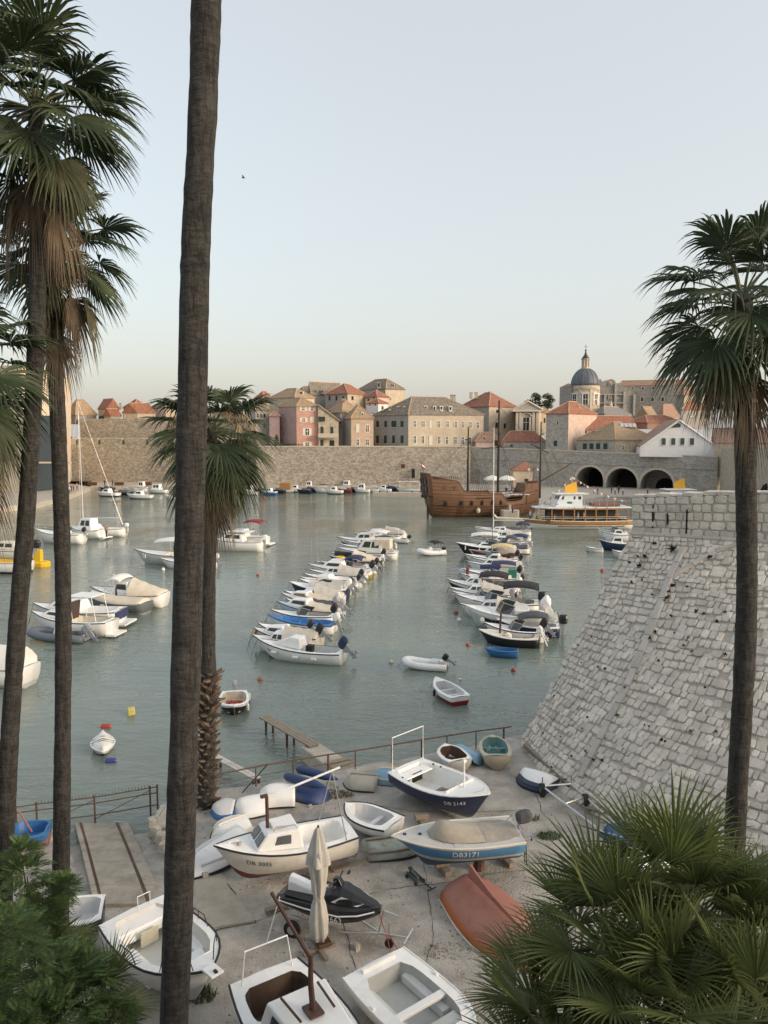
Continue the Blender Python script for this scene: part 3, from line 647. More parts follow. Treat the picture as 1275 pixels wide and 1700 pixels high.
house('small stepped house with red roof under the highest house',(606,250),(626,246),(645,251),658,686,M_pinkw,M_pinkw,'hip',M_red,649,chim=[(626,650,2.6,5)],wl=[(612,664,2.5,4,'hole'),(621,661,2.5,4,'hole')])
house('little white house with red lean-to roof in the roofscape',(608,244),(628,242),(644,245),669,686,M_white,M_white,'hip',M_red,662,wl=[(614,672,2,3,'hole'),(623,672,2,3,'hole')])
house('house with red and brown roof behind the apricot house',(546,236),(572,231),(597,236),681,700,M_greyp,M_beige,'hip',M_terr,664,chim=[(570,664,4,4)])
house('grey house wall with tall window left of the apricot house',(550,230),(568.5,225),(594,231),684,Y,M_greyp,M_greyp,'hip',M_tan,670,wl=[(566.5,688.5,3,9,'blind')])
house('apricot house with round dormer on the harbour wall',(570,226),(583,219),(620,220.5),694,Y,M_greyp,M_orange,'hip',M_tan,673,wl=[(573,709,2,12,'stone'),(573,734,2,10,'stone')],wr=[(594,711,5,13,'blind'),(610,711.5,4.5,11,'sash'),(594,734.5,4.5,10,'sash'),(610,734.5,4.5,10,'sash')],dormers=[(601.5,688,4,7,M_frame,1.4)])
t=house('long cream stone mansion with two rows of white windows',(620,227),(678,218.5),(803,223),688,Y,M_greyp,M_cream,'hip',M_gry,660,
 wl=[(627,704,4.5,10.5,'green'),(640.5,704,4.5,10.5,'green'),(654,704,8,10.5,'green'),(667.5,704,4.5,10.5,'green'),(627,729.5,4.5,13,'green'),(640,729.5,4.5,13,'green'),(653.5,729.5,4.5,13,'green'),(667.5,729.5,4.5,13,'green')],
 wr=[(689,704,3.6,10),(703,704,3.6,10),(715.5,704,4.5,12,'blind'),(729,704.5,3.6,10),(743,704.5,3.6,10),(756.5,705,3.6,10),(769,705,3.6,10),(781,705.5,3.6,10),(793.5,706,3.6,10),(688.5,730,4,12),(702,730,4,12),(715.5,731,5.5,15,'blind'),(729,730.5,4,12),(742,731,4,12),(756,731,4,12),(768,731.5,4,12),(780,732,4,12)],
 dormers=[(707,677,5.5,7,M_frame,3),(721.5,677.5,5.5,7,M_frame,3),(733,677.5,5.5,7,M_frame,3),(748,678,5.5,7,M_frame,3),(635,677,4,6,M_surr,6),(647.5,677,4,6,M_surr,5),(661,677.5,4,6,M_surr,4),(671,677.5,4,6,M_surr,3)],chim=[(685,660,6,3)],name='mansion')
house('big house with red hip roof right of the mansion',(762,244),(812,232),(858,240),674,Y,M_greyp,M_cream,'hip',M_red,652.5,wr=[(826,683,5,5,'hole'),(825,706,6,9,'green'),(838,707,4,8,'hole')],chim=[(782,654.5,4.5,5),(790.5,654,4.5,5),(812.5,652,3.6,3),(752,661,8,10)])
house('low red roofed house with a dormer on the wall walk',(784,224),(790,219.5),(832,221),733,745,M_beige,M_pinkw,'hip',M_terr,718,dormers=[(804,727,5,6,M_surr,1.2)])
house('low house with red mansard roof below the church front',(828,226),(834,220),(906,217),733,748,M_cityg,M_cityg,'hip',M_red,716,wr=[(849,740,4,4,'hole')],dormers=[(853,727,4.5,10,M_surr,1),(866,727,4.5,10,M_surr,1)])
house('pale house with tall arched windows behind the church front',(888,238),(896,232),(912,233),684,720,M_cream,M_cream,'hip',M_tan,676,wr=[(904,698,3,8,'stone')])
# church front with pediment
cd=228; t=thing('church_facade','small baroque stone church front with triangular pediment','church',(XP(873,cd),cd,10))
bx0,bx1=XP(855,cd),XP(893,cd); z0=ZP(722,cd); ze=ZP(681,cd); za=ZP(667,cd); sx=XP(905,cd+12)
MB().hexa([(bx0,cd,z0),(bx1,cd,z0),(sx,cd+12,z0),(bx0+2,cd+12,z0)],[(bx0,cd,ze),(bx1,cd,ze),(sx,cd+12,ze),(bx0+2,cd+12,ze)]).build('wall',M_beige,t,world=True)
cx=(bx0+bx1)/2; e=1.0
MB().add([(bx0-e,cd-.5,ze),(bx1+e,cd-.5,ze),(cx,cd-.5,za),(bx0-e+2,cd+12,ze),(sx+e,cd+12,ze),((bx0+sx)/2+1,cd+12,za)],[(0,1,2),(5,4,3),(0,2,5,3),(2,1,4,5),(0,3,4,1)]).build('roof',mat('stone_slab_roof',(.38,.37,.34),.8,.15,1),t,world=True)
mb=MB(); mb.tube([(bx0-e,cd-.7,ze+.1),(cx,cd-.7,za+.1),(bx1+e,cd-.7,ze+.1)],.32,4); mb.box((cx,cd-.5,ze-.2),(bx1-bx0+2.2,1.2,.5)); mb.build('cornice',M_surr,t,world=True)
for px in(857,862.5,884,890.5):
    x=XP(px,cd); MB().box((x,cd-.25,(z0+ze)/2-.3),(.75,.5,ze-z0-.5)).build('pilaster',M_surr,t,world=True)
x=XP(872,cd); zc=ZP(703,cd); o=MB().box((x,cd-.1,zc-.2),(1.7,.3,3.8)).build('window',M_glass,t,world=True)
mb=MB(); mb.box((x-1.15,cd-.2,zc-.2),(.5,.5,4.2)); mb.box((x+1.15,cd-.2,zc-.2),(.5,.5,4.2)); mb.box((x,cd-.3,zc-2.3),(3.4,.7,.4)); mb.box((x,cd-.2,zc-.2),(.12,.3,3.8)); mb.box((x,cd-.2,zc+.3),(1.7,.3,.12))
mb.tube([(x-1.6,cd-.3,zc+2),(x-1.1,cd-.3,zc+2.7),(x,cd-.3,zc+3.1),(x+1.1,cd-.3,zc+2.7),(x+1.6,cd-.3,zc+2)],.25,5); mb.build('frame',M_surr,o,world=True)
# cathedral dome
kd=262; t=thing('cathedral','domed baroque cathedral with lead dome and stone lantern','cathedral',(XP(968,kd),kd,10))
c=Vector((XP(968,kd),kd,0)); rr=(XP(991,kd)-XP(945,kd))/2; zb=ZP(690,kd); zd=ZP(641,kd); zt=ZP(612,kd); N_=32
dr=MB().lathe((c.x,c.y,0),[(rr,zb),(rr,zd-1.6),(rr*1.05,zd-1.4),(rr*1.07,zd-.7),(rr*1.02,zd-.4),(rr*1.02,zd)],N_).build('drum',M_beige,t,world=True)
prof=[(rr*.995*math.cos(a),zd+(zt-zd)*1.04*math.sin(a)) for a in [i*R(86)/10 for i in range(11)]]
dm=MB().lathe((c.x,c.y,0),prof,N_).build('dome',M_lead,t,world=True,smooth=True)
for k in range(16):
    a=2*math.pi*k/16; MB().tube([(c.x+(r+.03)*math.cos(a),c.y+(r+.03)*math.sin(a),z) for r,z in prof[:-1]],.09,4).build('rib',M_lead,dm,world=True)
for k in range(8):
    a=2*math.pi*(k+.5)/8+.2; d=Vector((math.cos(a),math.sin(a),0)); 
    if d.y>.3: continue
    p=c+d*(rr-.02); zc=ZP(664,kd); rz=a+math.pi/2
    o=MB().box((p.x,p.y,zc),(1.5,.3,3.0),rz=rz).build('window',M_glass,dr,world=True)
    mb=MB(); 
    for s in(-1,1): mb.box(p+Vector((-d.y,d.x,0))*s*.95+UP*zc,(.4,.5,3.6),rz=rz)
    mb.box(p+UP*(zc+2),(2.6,.7,.4),rz=rz); mb.box(p+UP*zc,(.12,.4,3),rz=rz); mb.box(p+UP*zc,(1.5,.4,.12),rz=rz); mb.build('frame',M_frame,o,world=True)
    a2=a+math.pi/8; d=Vector((math.cos(a2),math.sin(a2),0)); MB().box(c+d*rr+UP*((zb+zd)/2-.6),(.9,.5,zd-zb-1.6),rz=a2+math.pi/2).build('pilaster',M_surr,dr,world=True)
zl=ZP(597,kd); rl=rr*.27
ln=MB().lathe((c.x,c.y,0),[(rl*1.15,zt-.1),(rl*1.15,zt+.4),(rl*.8,zt+.5),(rl*.8,zl-.2),(rl*1.15,zl),(rl*1.15,zl+.25)],12).build('lantern',M_cream,t,world=True)
for k in range(8):
    a=2*math.pi*k/8+.2; MB().tube([(c.x+rl*.95*math.cos(a),c.y+rl*.95*math.sin(a),z) for z in(zt+.4,zl)],.14,6).build('column',M_surr,ln,world=True)
zs=ZP(583,kd); MB().lathe((c.x,c.y,0),[(rl*1.15,zl+.25),(rl*.75,zl+.9),(rl*.35,zl+1.7),(rl*.12,zs),(.0,zs+.05)],12).build('spire',mat('dark_lead',(.05,.05,.05),.5,.2),t,world=True,smooth=True)
mb=MB(); mb.ell((c.x,c.y,zs+.25),(.32,.32,.32)); zx=ZP(572,kd); mb.tube([(c.x,c.y,zs),(c.x,c.y,zx)],.07,5); mb.box((c.x,c.y,zx-.75),(.95,.1,.12)); mb.build('cross',M_iron,t,world=True)
MB().loft([[(XP(px,d,700),d,z) for px,d in((928,kd+3),(948,kd-2),(955,kd+12),(935,kd+14))] for z in(zb,ZP(642,kd))]).build('apse',M_greyp,t,world=True)
a=[Vector((XP(px,d),d,ZP(642,kd))) for px,d in((927,kd+3),(949,kd-3),(956,kd+12),(934,kd+14))]; MB().add(a+[(XP(948,kd),kd+6,ZP(634,kd))],[(0,1,4),(1,2,4),(2,3,4),(3,0,4),(3,2,1,0)]).build('apse_roof',M_terr,t,world=True)
house('grey stone nave of the cathedral beside the drum',(980,258),(1004,250),(1048,262),687,705,M_pinkw,M_cityg,'hip',mat('slate',(.20,.20,.205),.7,.15,1),676,cat='building',name='nave')
# Jesuit church block
jd=285
t=house('dark stone monastery block with red roof edge on the skyline',(1024,jd+4),(1026,jd),(1150,jd-6),640,698,M_dgrey,M_dgrey,'hip',M_terr,634,wr=[(1050,645,3.5,3.5,'stone'),(1067,645,3.5,3.5,'stone'),(1084,645,3.5,3.5,'stone'),(1066,663,4,6.5,'stone'),(1083,663,4,6.5,'stone'),(1100,663,4,6.5,'stone'),(1066,676,3.5,4,'stone')],cat='building',name='monastery')
t=thing('jesuit_church','weathered grey church front with scrolled gable on the skyline','church',(XP(1010,jd-3),jd-3,10))
f=jd-4; pts=[(991,690),(991,640),(994,638),(995,630),(998,629.5),(999.5,634),(1003,634),(1008,631),(1016,629),(1021,632),(1023,636),(1028,636),(1033,640),(1050,645),(1053,690)]
P=[D(px,py,f) for px,py in pts]; n_=len(P)
MB().add([p for p in P]+[p+Vector((0,5,0)) for p in P],[tuple(range(n_)),tuple(range(2*n_-1,n_-1,-1))]+[(i,n_+i,n_+(i+1)%n_,(i+1)%n_) for i in range(n_)]).build('front',M_dgrey,t,world=True)
for px,y0_,y1_ in((1004,655,690),(1021.5,637,690),(1036,650,690),(1052.5,655,690)):
    p,q=D(px,y0_,f-.3),D(px,y1_,f-.3); MB().box(((p.x+q.x)/2,f-.3,(p.z+q.z)/2),(.8,.7,p.z-q.z)).build('pilaster',M_cityg,t,world=True)
for px,py,w,h in((1012.5,659,3,7),(1013,637,3,4),(1036,678,4.5,8)):
    p=D(px,py,f-.1); s=FPX/f; o=MB().box((p.x,f-.05,p.z),(w/s,.3,h/s)).build('window',M_glass,t,world=True)
    mb=MB(); mb.box((p.x-w/s/2-.1,f-.2,p.z),(.22,.3,h/s+.4)); mb.box((p.x+w/s/2+.1,f-.2,p.z),(.22,.3,h/s+.4)); mb.box((p.x,f-.2,p.z),(.12,.3,h/s)); mb.box((p.x,f-.2,p.z+h/s/2+.1),(w/s,.3,.2)); mb.build('frame',M_surr,o,world=True)
for py in(655,669): 
    p=D(1013,py,f-.3); MB().box((p.x,f-.2,p.z),(9.2,.8,.4)).build('cornice',M_cityg,t,world=True)
p=D(1014,676,262); t=thing('statue','small pale stone statue on a roof ridge beside the dome','statue',(p.x,p.y,p.z-2)); MB().lathe((p.x,p.y,p.z),[(.9,-2.2),(.7,-1.6),(.55,-1.5),(.5,-.2),(.6,.6),(.45,1.2),(.2,1.45),(.3,1.7),(.28,2.0),(.05,2.2)],10).build('figure',M_surr,t,world=True,smooth=True)
house('tall stone tower house with red pyramid roof',(907,212),(944,209),(991,219),686,765,M_cityg,M_pinkw,'hip',M_red,667.5,wl=[(926,702,2,6,'stone'),(922,736,5,9,'hole')],chim=[(961.5,679,5,10)],off=.6,name='tower_house')
house('long house with dark red roof behind the tan roofed house',(943,222),(946,214),(1056,218),713,745,M_cityg,M_cityg,'hip',M_red,691,wr=[(972,717,4,4,'stone')],off=.1)
t=house('house with tan tile roof and four green shuttered windows',(957,210),(1022,200),(1092,206),730,760,M_cityg,M_stone,'hip',M_tan,701,wl=[(971,741,5,10,'green'),(982,741,5,10,'green'),(993,741,5,10,'green'),(1005,741,5,10,'green')],wr=[(1034,743,4,7,'sash')],chim=[(992,719,9,8)])
p=D(1042,707,207); 
for i in range(4):
    MB().box((p.x-1.6+i*1.15,p.y-.2+.1*i,p.z+.15-.02*i),(.95,.25,1.4),rx=-.8).build('skylight',mat('skylight_glass',(.45,.47,.5),.15,.05),t,world=True)
house('grey gabled house with red roof behind the white gable',(1056,236),(1078,232),(1092,236),692,705,M_greyp,M_white,'gable',M_tan,676)
house('small house with pale tiled roof in front of the monastery',(1088,242),(1102,238),(1128,243),691,706,M_white,M_beige,'hip',M_terr,672)
house('red roofed house row right of the tan roof',(1040,226),(1075,221),(1135,226),701,712,M_terr,M_terr,'hip',M_red,690)
house('stone house with single window behind the right palm crown',(1131,226),(1134,220),(1172,223),679,712,M_white,M_greyp,'hip',M_red,663,wr=[(1147,687,4,8,'sash')])
house('distant stone block behind the right palm crown',(1122,262),(1136,258),(1180,262),655,700,M_dgrey,M_beige,'hip',M_terr,645)
house('long low house with terracotta roof behind the right palm',(1182,200),(1186,188),(1330,170),735,790,M_white,M_beige,'gable',M_terr,712)
# white gable building
gd=190; t=thing('white_gable_house','large white gable front with four dark windows and dark triangular vent','house',(XP(1127,gd),gd,9))
pts=[(1063,758),(1063,743),(1127,698),(1192,744),(1192,760)]; n2=Vector((.12,-1,0)).normalized()
P=[D(px,py,gd+ (1127-px)*.02) for px,py in pts]; bk=Vector((6,26,0)); n_=5
MB().add(P+[p+bk for p in P],[tuple(range(n_)),tuple(range(9,4,-1))]+[(i,n_+i,n_+(i+1)%n_,(i+1)%n_) for i in range(n_)]).build('wall',M_white,t,world=True)
for a,b in((1,2),(2,3)):
    o1=Vector((0,-.25,.06)); p,q=P[a]+o1,P[b]+o1
    MB().hexa([p+Vector((0,.3,0)),q+Vector((0,.3,0)),q+bk,p+bk],[p+Vector((0,.3,.4)),q+Vector((0,.3,.4)),q+bk+UP*.4,p+bk+UP*.4]).build('roof_slope',M_terr,t,world=True)
    MB().tube([P[a]+o1,P[b]+o1],.22,4).build('verge',M_white,t,world=True)
for px in(1102,1118,1133,1149):
    p=D(px,733,gd+(1127-px)*.02-.05); o=MB().box((p.x,p.y,p.z),(.9,.14,1.65)).build('window',M_green,t,world=True)
    MB().box((p.x,p.y-.08,p.z-.9),(1.1,.2,.12)).build('sill',M_frame,o,world=True)
q=[D(px,py,gd-.06) for px,py in((1114,709.5),(1137,709.5),(1125.5,702))]; MB().add(q+[k+Vector((0,.2,0)) for k in q],[(0,1,2),(5,4,3),(0,2,5,3),(2,1,4,5),(0,3,4,1)]).build('gable_vent',M_green,t,world=True)
# small pavilion and shrine on the square by the galleon
p=D(866,809,196); t=thing('harbour_kiosk','small stone kiosk with red tile roof below the grey wall','kiosk',(p.x,p.y,1.3))
MB().box((p.x,p.y,3.6),(5.2,4,4.8)).build('wall',M_beige,t,world=True); MB().box((p.x+.8,p.y-2.02,2.9),(.9,.1,2)).build('door',M_dark,t,world=True)
MB().add([(p.x-3,p.y-2.4,6),(p.x+3,p.y-2.4,6),(p.x+3,p.y+2.4,6),(p.x-3,p.y+2.4,6),(p.x+1.6,p.y+2.4,8),(p.x+.6,p.y+2.4,8)],[(0,1,4,5),(1,2,4),(3,0,5),(2,3,5,4),(3,2,1,0)]).build('roof',M_red,t,world=True)
# evergreen behind the church
def leaf_blob(mb,c,r,n,s,seed=0):
    g=random.Random(seed)
    for k in range(n):
        while True:
            d=Vector((g.uniform(-1,1),g.uniform(-1,1),g.uniform(-1,1)))
            if d.length<1: break
        p=Vector(c)+Vector((d.x*r[0],d.y*r[1],d.z*r[2])); a=Vector((g.uniform(-1,1),g.uniform(-1,1),g.uniform(-.6,1))).normalized(); b=a.cross(Vector((g.uniform(-1,1),g.uniform(-1,1),g.uniform(-1,1)))).normalized()
        q=s*g.uniform(.6,1.3); mb.add([p-a*q,p+b*q*.4,p+a*q,p-b*q*.4],[(0,1,2,3)])
M_leafd=mat('evergreen_leaf',(.035,.055,.022),.7,.3,2,isl=.35)
td=252; c=D(896,664,td); t=thing('evergreen_tree','dark rounded evergreen tree behind the church front','tree',(c.x,c.y,10))
mb=MB()
for k in range(46):
    a=ru(0,6.28); h=ru(-1,1); rr_=math.sqrt(max(0,1-h*h*.8))*3.9*ru(.5,1); leaf_blob(mb,(c.x+rr_*math.cos(a)*1.15,c.y+rr_*math.sin(a),c.z-.6+h*2.6),(1.2,1.2,.8),55,.36,k)
mb.build('crown',M_leafd,t,world=True); MB().tube([(c.x,c.y,10),(c.x,c.y,c.z+1)],.4,8,r2=.15).build('trunk',mat('trunk_brown',(.07,.055,.04),.9,.3),t,world=True)
M_bushd=M_leafd
for k,(px,py,d,w,h,lab) in enumerate([(459,733,217,1.4,3.4,'dark cypress-like shrub against the mauve wall'),(475,739,216.5,5.6,.9,'low clipped hedge on the wall left of the pink house'),(1067,694,229,1.6,1.2,'round dark bush below the monastery block'),(168,693,237,1.6,.8,'small green bush on the upper left wall')]):
    c=D(px,py,d); mb=MB(); leaf_blob(mb,c,(w*.5 if w<5 else w*.9,.8,h*.6),260,.28,90+k); t=thing('shrub',lab,'shrub',(c.x,c.y,c.z-h*.6)); mb.build('crown',M_bushd,t,world=True); MB().tube([(c.x,c.y,c.z-h*.6-.8),(c.x,c.y,c.z)],.08,5).build('stem',MATS['trunk_brown'],t,world=True)
# =================== BOATS ===================
WHT=(.84,.84,.82)
Mw=paint('gelcoat_white',WHT,.3,stain=.22); Mcr=paint('gelcoat_cream',(.70,.66,.56),.4); Mgy=paint('gelcoat_grey',(.42,.43,.44),.4); Mlg=paint('gelcoat_pale_grey',(.60,.61,.62),.4)
Mnv=paint('hull_navy',(.018,.028,.075),.3); Mbk=paint('hull_black',(.016,.017,.02),.35); Mbl=paint('hull_blue',(.04,.15,.36),.4); Mlb=paint('hull_light_blue',(.20,.38,.52),.5); Mrd=paint('hull_red',(.28,.03,.03),.5)
Mor=paint('hull_orange',(.42,.13,.045),.6,stain=.6); Mpk=paint('faded_red',(.36,.16,.12),.8,stain=.6); Mmar=paint('hull_maroon',(.16,.03,.025),.5); Myl=paint('hull_yellow',(.70,.44,.02),.45); Mol=paint('hull_olive_yellow',(.36,.30,.04),.45); Mgn=paint('hull_green',(.03,.17,.11),.5)
Mwd=mat('boat_wood',(.16,.085,.045),.6,.3,6,stretch=(1,8,8)); Mwdl=mat('weathered_wood',(.26,.22,.17),.9,.3,5,bump=.4,stretch=(1,6,6)); Mbrn=mat('brown_post',(.085,.04,.028),.6,.25,4)
Mtp=mat('cream_canvas',(.60,.535,.43),.9,.10,2,bump=.5,bscale=3); Mtg=mat('grey_canvas',(.47,.45,.41),.9,.12,2,bump=.5,bscale=3); Mtw=mat('white_canvas',(.72,.71,.67),.85,.07,2,bump=.4,bscale=3); Mtk=mat('black_canvas',(.022,.022,.025),.85,.2,3,bump=.4,bscale=5); Mtn=mat('navy_canvas',(.03,.042,.10),.85,.15,3,bump=.4,bscale=5); Mtgr=mat('charcoal_canvas',(.075,.078,.088),.85,.15,3,bump=.4,bscale=5); Mtr=mat('red_canvas',(.25,.02,.03),.8,.15,3)
Mmt=mat('motor_black',(.02,.02,.022),.3,.15); Mmg=mat('motor_grey',(.33,.34,.36),.35,.1); Mst=mat('steel_tube',(.55,.55,.54),.3,.08,4,metal=.8); Mblk=mat('black_rubber',(.015,.015,.016),.7,.2); Mrope=mat('rope',(.20,.17,.13),.95,.2,8); Mfen=mat('fender_white',(.75,.74,.70),.5,.05); Mscr=mat('tinted_screen',(.05,.06,.065),.08,.1,spec=.7); Mred=mat('buoy_red',(.38,.06,.04),.6,.2,4); Mbeige=mat('interior_beige',(.50,.44,.34),.7,.1,3)
class Hull:
    def __init__(s,L,B,F=.6,Dr=.3,w0=.8,sheer=.45,rake=.12,k=2.6,full=2.4,tm=.38,aft=0.05,vb=None):
        s.L,s.B,s.F,s.D,s.w0,s.sh,s.rk,s.k,s.fu,s.tm,s.af=L,B,F,Dr,w0,sheer,rake,k,full,tm,aft
    def hb(s,t):
        if t<s.tm: return s.B/2*(s.w0+(1-s.w0)*math.sin(math.pi/2*t/s.tm))
        return s.B/2*max(0,1-((t-s.tm)/(1-s.tm))**s.fu)
    def zs(s,t): return s.F*(1+s.sh*max(0,(t-.3)/.7)**2+s.af*max(0,(.3-t)/.3)**2)
    def zk(s,t): return -s.D+(s.D+.3*s.F)*max(0,(t-.7)/.3)**2.4
    def pt(s,t,v,side=1):
        q=max(0,(t-.45)/.55); kk=s.k+(1.2-s.k)*q**1.3
        b=s.hb(t); hw=b*(1-(1-v)**kk); z=s.zk(t)+(s.zs(t)-s.zk(t))*v
        return Vector((s.L*(t-.5)-s.rk*s.L*(1-v)*t**4,side*hw,z))
TS=[0,.08,.16,.25,.35,.45,.55,.65,.74,.82,.89,.94,.975,1.0]
VS=[0,.12,.25,.4,.55,.7,.82,.92,1.0]
def hull_mesh(h,bands):
    mb=MB(); n=len(VS)
    def mi(v):
        for a,i in bands:
            if v<=a: return i
        return bands[-1][1]
    for side in(1,-1):
        P=[h.pt(t,v,side) for t in TS for v in VS]
        for j in range(n-1):
            m=mi((VS[j]+VS[j+1])/2)
            fs=[(i*n+j,(i+1)*n+j,(i+1)*n+j+1,i*n+j+1) if side>0 else (i*n+j,i*n+j+1,(i+1)*n+j+1,(i+1)*n+j) for i in range(len(TS)-1)]
            mb.add(P,fs,m)
    for j in range(n-1):   # transom
        a=[h.pt(0,VS[j],1),h.pt(0,VS[j],-1),h.pt(0,VS[j+1],-1),h.pt(0,VS[j+1],1)]
        mb.add(a,[(0,3,2,1)],mi((VS[j]+VS[j+1])/2))
    # merge duplicated columns
    return mb
def dedupe(mb):
    d={};mp=[];nv=[]
    for p in mb.v:
        k=(round(p[0],4),round(p[1],4),round(p[2],4))
        if k not in d: d[k]=len(nv); nv.append(p)
        mp.append(d[k])
    nf=[];nm=[]
    for f,m in zip(mb.f,mb.m):
        g=[]
        for i in f:
            if mp[i] not in g: g.append(mp[i])
        if len(g)>2: nf.append(tuple(g)); nm.append(m)
    mb.v,mb.f,mb.m=nv,nf,nm; return mb
def deck_and_well(h,t,c0,c1,wf,zf,Md,Mi,name='deck'):
    # deck all round with a cockpit opening between stations c0..c1; wf = opening half width / hull half width
    ts=sorted(set([x for x in TS if x<c0-.01 or x>c1+.01]+[c0,c1]+[c0+(c1-c0)*i/8 for i in range(9)]))
    mb=MB(); inn=[]
    def W(x):
        q=(x-c0)/(c1-c0); return h.hb(x)*wf*min(1,(1-abs(2*q-1)**6)*.25+.75)
    cam=.04
    seq=[]
    for x in ts:
        if abs(x-c0)<1e-6: seq+= [(x,0),(x,1)]
        elif abs(x-c1)<1e-6: seq+=[(x,1),(x,0)]
        else: seq.append((x,1 if c0<x<c1 else 0))
    for side in(1,-1):
        O=[Vector((h.L*(x-.5),side*h.hb(x),h.zs(x)+.003)) for x,_ in seq]; I=[Vector((h.L*(x-.5),side*(W(x) if op else 0),h.zs(x)+cam)) for x,op in seq]
        n=len(seq); fs=[]
        for i in range(n-1):
            fs.append((i,i+1,n+i+1,n+i) if side<0 else (i,n+i,n+i+1,i+1))
        mb.add(O+I,fs)
    dk=dedupe(mb).build(name,Md,t)
    mb=MB(); op=[x for x,o in seq if o]
    T_=[];B_=[]
    for side in(1,-1):
        for x in (op if side>0 else op[::-1]):
            X=h.L*(x-.5); T_.append(Vector((X,side*W(x),h.zs(x)+cam))); B_.append(Vector((X*.97,side*min(W(x)*.92,abs(h.pt(x,max(.2,(zf-h.zk(x))/(h.zs(x)-h.zk(x))))[1])*.93),zf)))
    n=len(T_); mb.add(T_+B_,[(i,(i+1)%n,n+(i+1)%n,n+i) for i in range(n)]+[tuple(range(n,2*n))])
    mb.build('cockpit',Mi,t)
    return dk
def rail_line(h,t,m,r=.03,z=0.0,name='rub_rail',v=1.0):
    for side in(1,-1):
        MB().tube([h.pt(x,v,side)+Vector((0,side*.01,z)) for x in TS],r,6).build(name,m,t)
def motor(t,x,y,z,tilt=0.0,m=None,s=1.0,m2=None):
    m=m or Mmt; m2=m2 or Mmg
    M=Matrix.Translation((x,y,z))@Matrix.Rotation(tilt,4,'Y')@Matrix.Scale(s*.86,4)
    o=MB(); 
    rings=[[(-.12+a*.30*k-.08,b*.17*k,zz) for a,b in((-1,-.55),(-.55,-1),(.55,-1),(1,-.6),(1,.6),(.55,1),(-.55,1),(-1,.55))] for zz,k in((.02,.72),(.10,.95),(.30,1.0),(.42,.86),(.47,.5))]
    o.loft(rings); c=MB(); c.v=[M@Vector(p) for p in o.v]; c.f=o.f; c.m=o.m
    cw=c.build('outboard_motor',m,t,smooth=False,bevel=.02*s)
    o=MB(); o.hexa([(-.28,-.05,.02),(-.02,-.05,.02),(-.02,.05,.02),(-.28,.05,.02)],[(-.24,-.04,-.62),(-.08,-.04,-.62),(-.08,.04,-.62),(-.24,.04,-.62)]); o.box((-.2,0,-.5),(.36,.16,.02)); o.ell((-.16,0,-.66),(.2,.055,.055),8,5); o.box((.02,0,-.08),(.08,.2,.26)); o.hexa([(-.2,-.01,-.66),(-.05,-.01,-.66),(-.05,.01,-.66),(-.2,.01,-.66)][::-1],[(-.2,-.01,-.86),(-.12,-.01,-.86),(-.12,.01,-.86),(-.2,.01,-.86)])
    o.v=[M@Vector(p) for p in o.v]; o.build('motor_leg',m2,cw)
    o=MB(); 
    for k in range(3):
        a=k*2.094; o.hexa([(-.38,0,-.66),(-.40,.03*math.cos(a),-.66+.03*math.sin(a)),(-.37,.13*math.cos(a+.4),-.66+.13*math.sin(a+.4)),(-.36,.12*math.cos(a-.2),-.66+.12*math.sin(a-.2))],[(-.37,0,-.66),(-.39,.03*math.cos(a),-.66+.03*math.sin(a)),(-.36,.13*math.cos(a+.4),-.66+.13*math.sin(a+.4)),(-.35,.12*math.cos(a-.2),-.66+.12*math.sin(a-.2))])
    o.v=[M@Vector(p) for p in o.v]; o.build('propeller',Mmt,cw)
    return cw
def cabin(h,t,c0,c1,hh,wb=.72,wf=.55,rf=.10,rb=.03,m=None,win=1,glass=None,top=None,front=True,name='cabin'):
    m=m or Mw; x0,x1=h.L*(c0-.5),h.L*(c1-.5); z0,z1=h.zs(c0)+.02,h.zs(c1)+.0; y0,y1=h.hb(c0)*wb,min(h.hb(c1)*.9,h.hb(c0)*wf)
    zt=max(z0,h.zs((c0+c1)/2))+hh; xr=x1-rf*h.L; xb=x0+rb*h.L; yt0,yt1=y0*.82,max(y1*.8,y0*.5)
    b=[Vector((x0,-y0,z0)),Vector((x1,-y1,z1)),Vector((x1,y1,z1)),Vector((x0,y0,z0))]; tp=[Vector((xb,-yt0,zt)),Vector((xr,-yt1,zt-.04)),Vector((xr,yt1,zt-.04)),Vector((xb,yt0,zt))]
    cb=MB().hexa(b,tp).build(name,m,t,bevel=.05)
    g=glass or M_glass
    qr=(b[0],b[1],tp[1],tp[0]); ql=(b[2],b[3],tp[3],tp[2]); qf=(b[1],b[2],tp[2],tp[1])
    w=win
    if w:
        for q,fl in((qr,0),(ql,1)):
            for i in range(w):
                u0=.12+.78*i/w; u1=.12+.78*(i+1)/w-.06
                if fl: u0,u1=1-u1,1-u0
                MB().panel(q,u0,u1,.36,.84,.015,.03).build('window',g,cb,bevel=.012)
    if front:
        for u0,u1 in((.08,.46),(.54,.92)): MB().panel(qf,u0,u1,.28,.86,.015,.03).build('window',g,cb,bevel=.012)
    return cb,zt,(xb,xr,yt0)
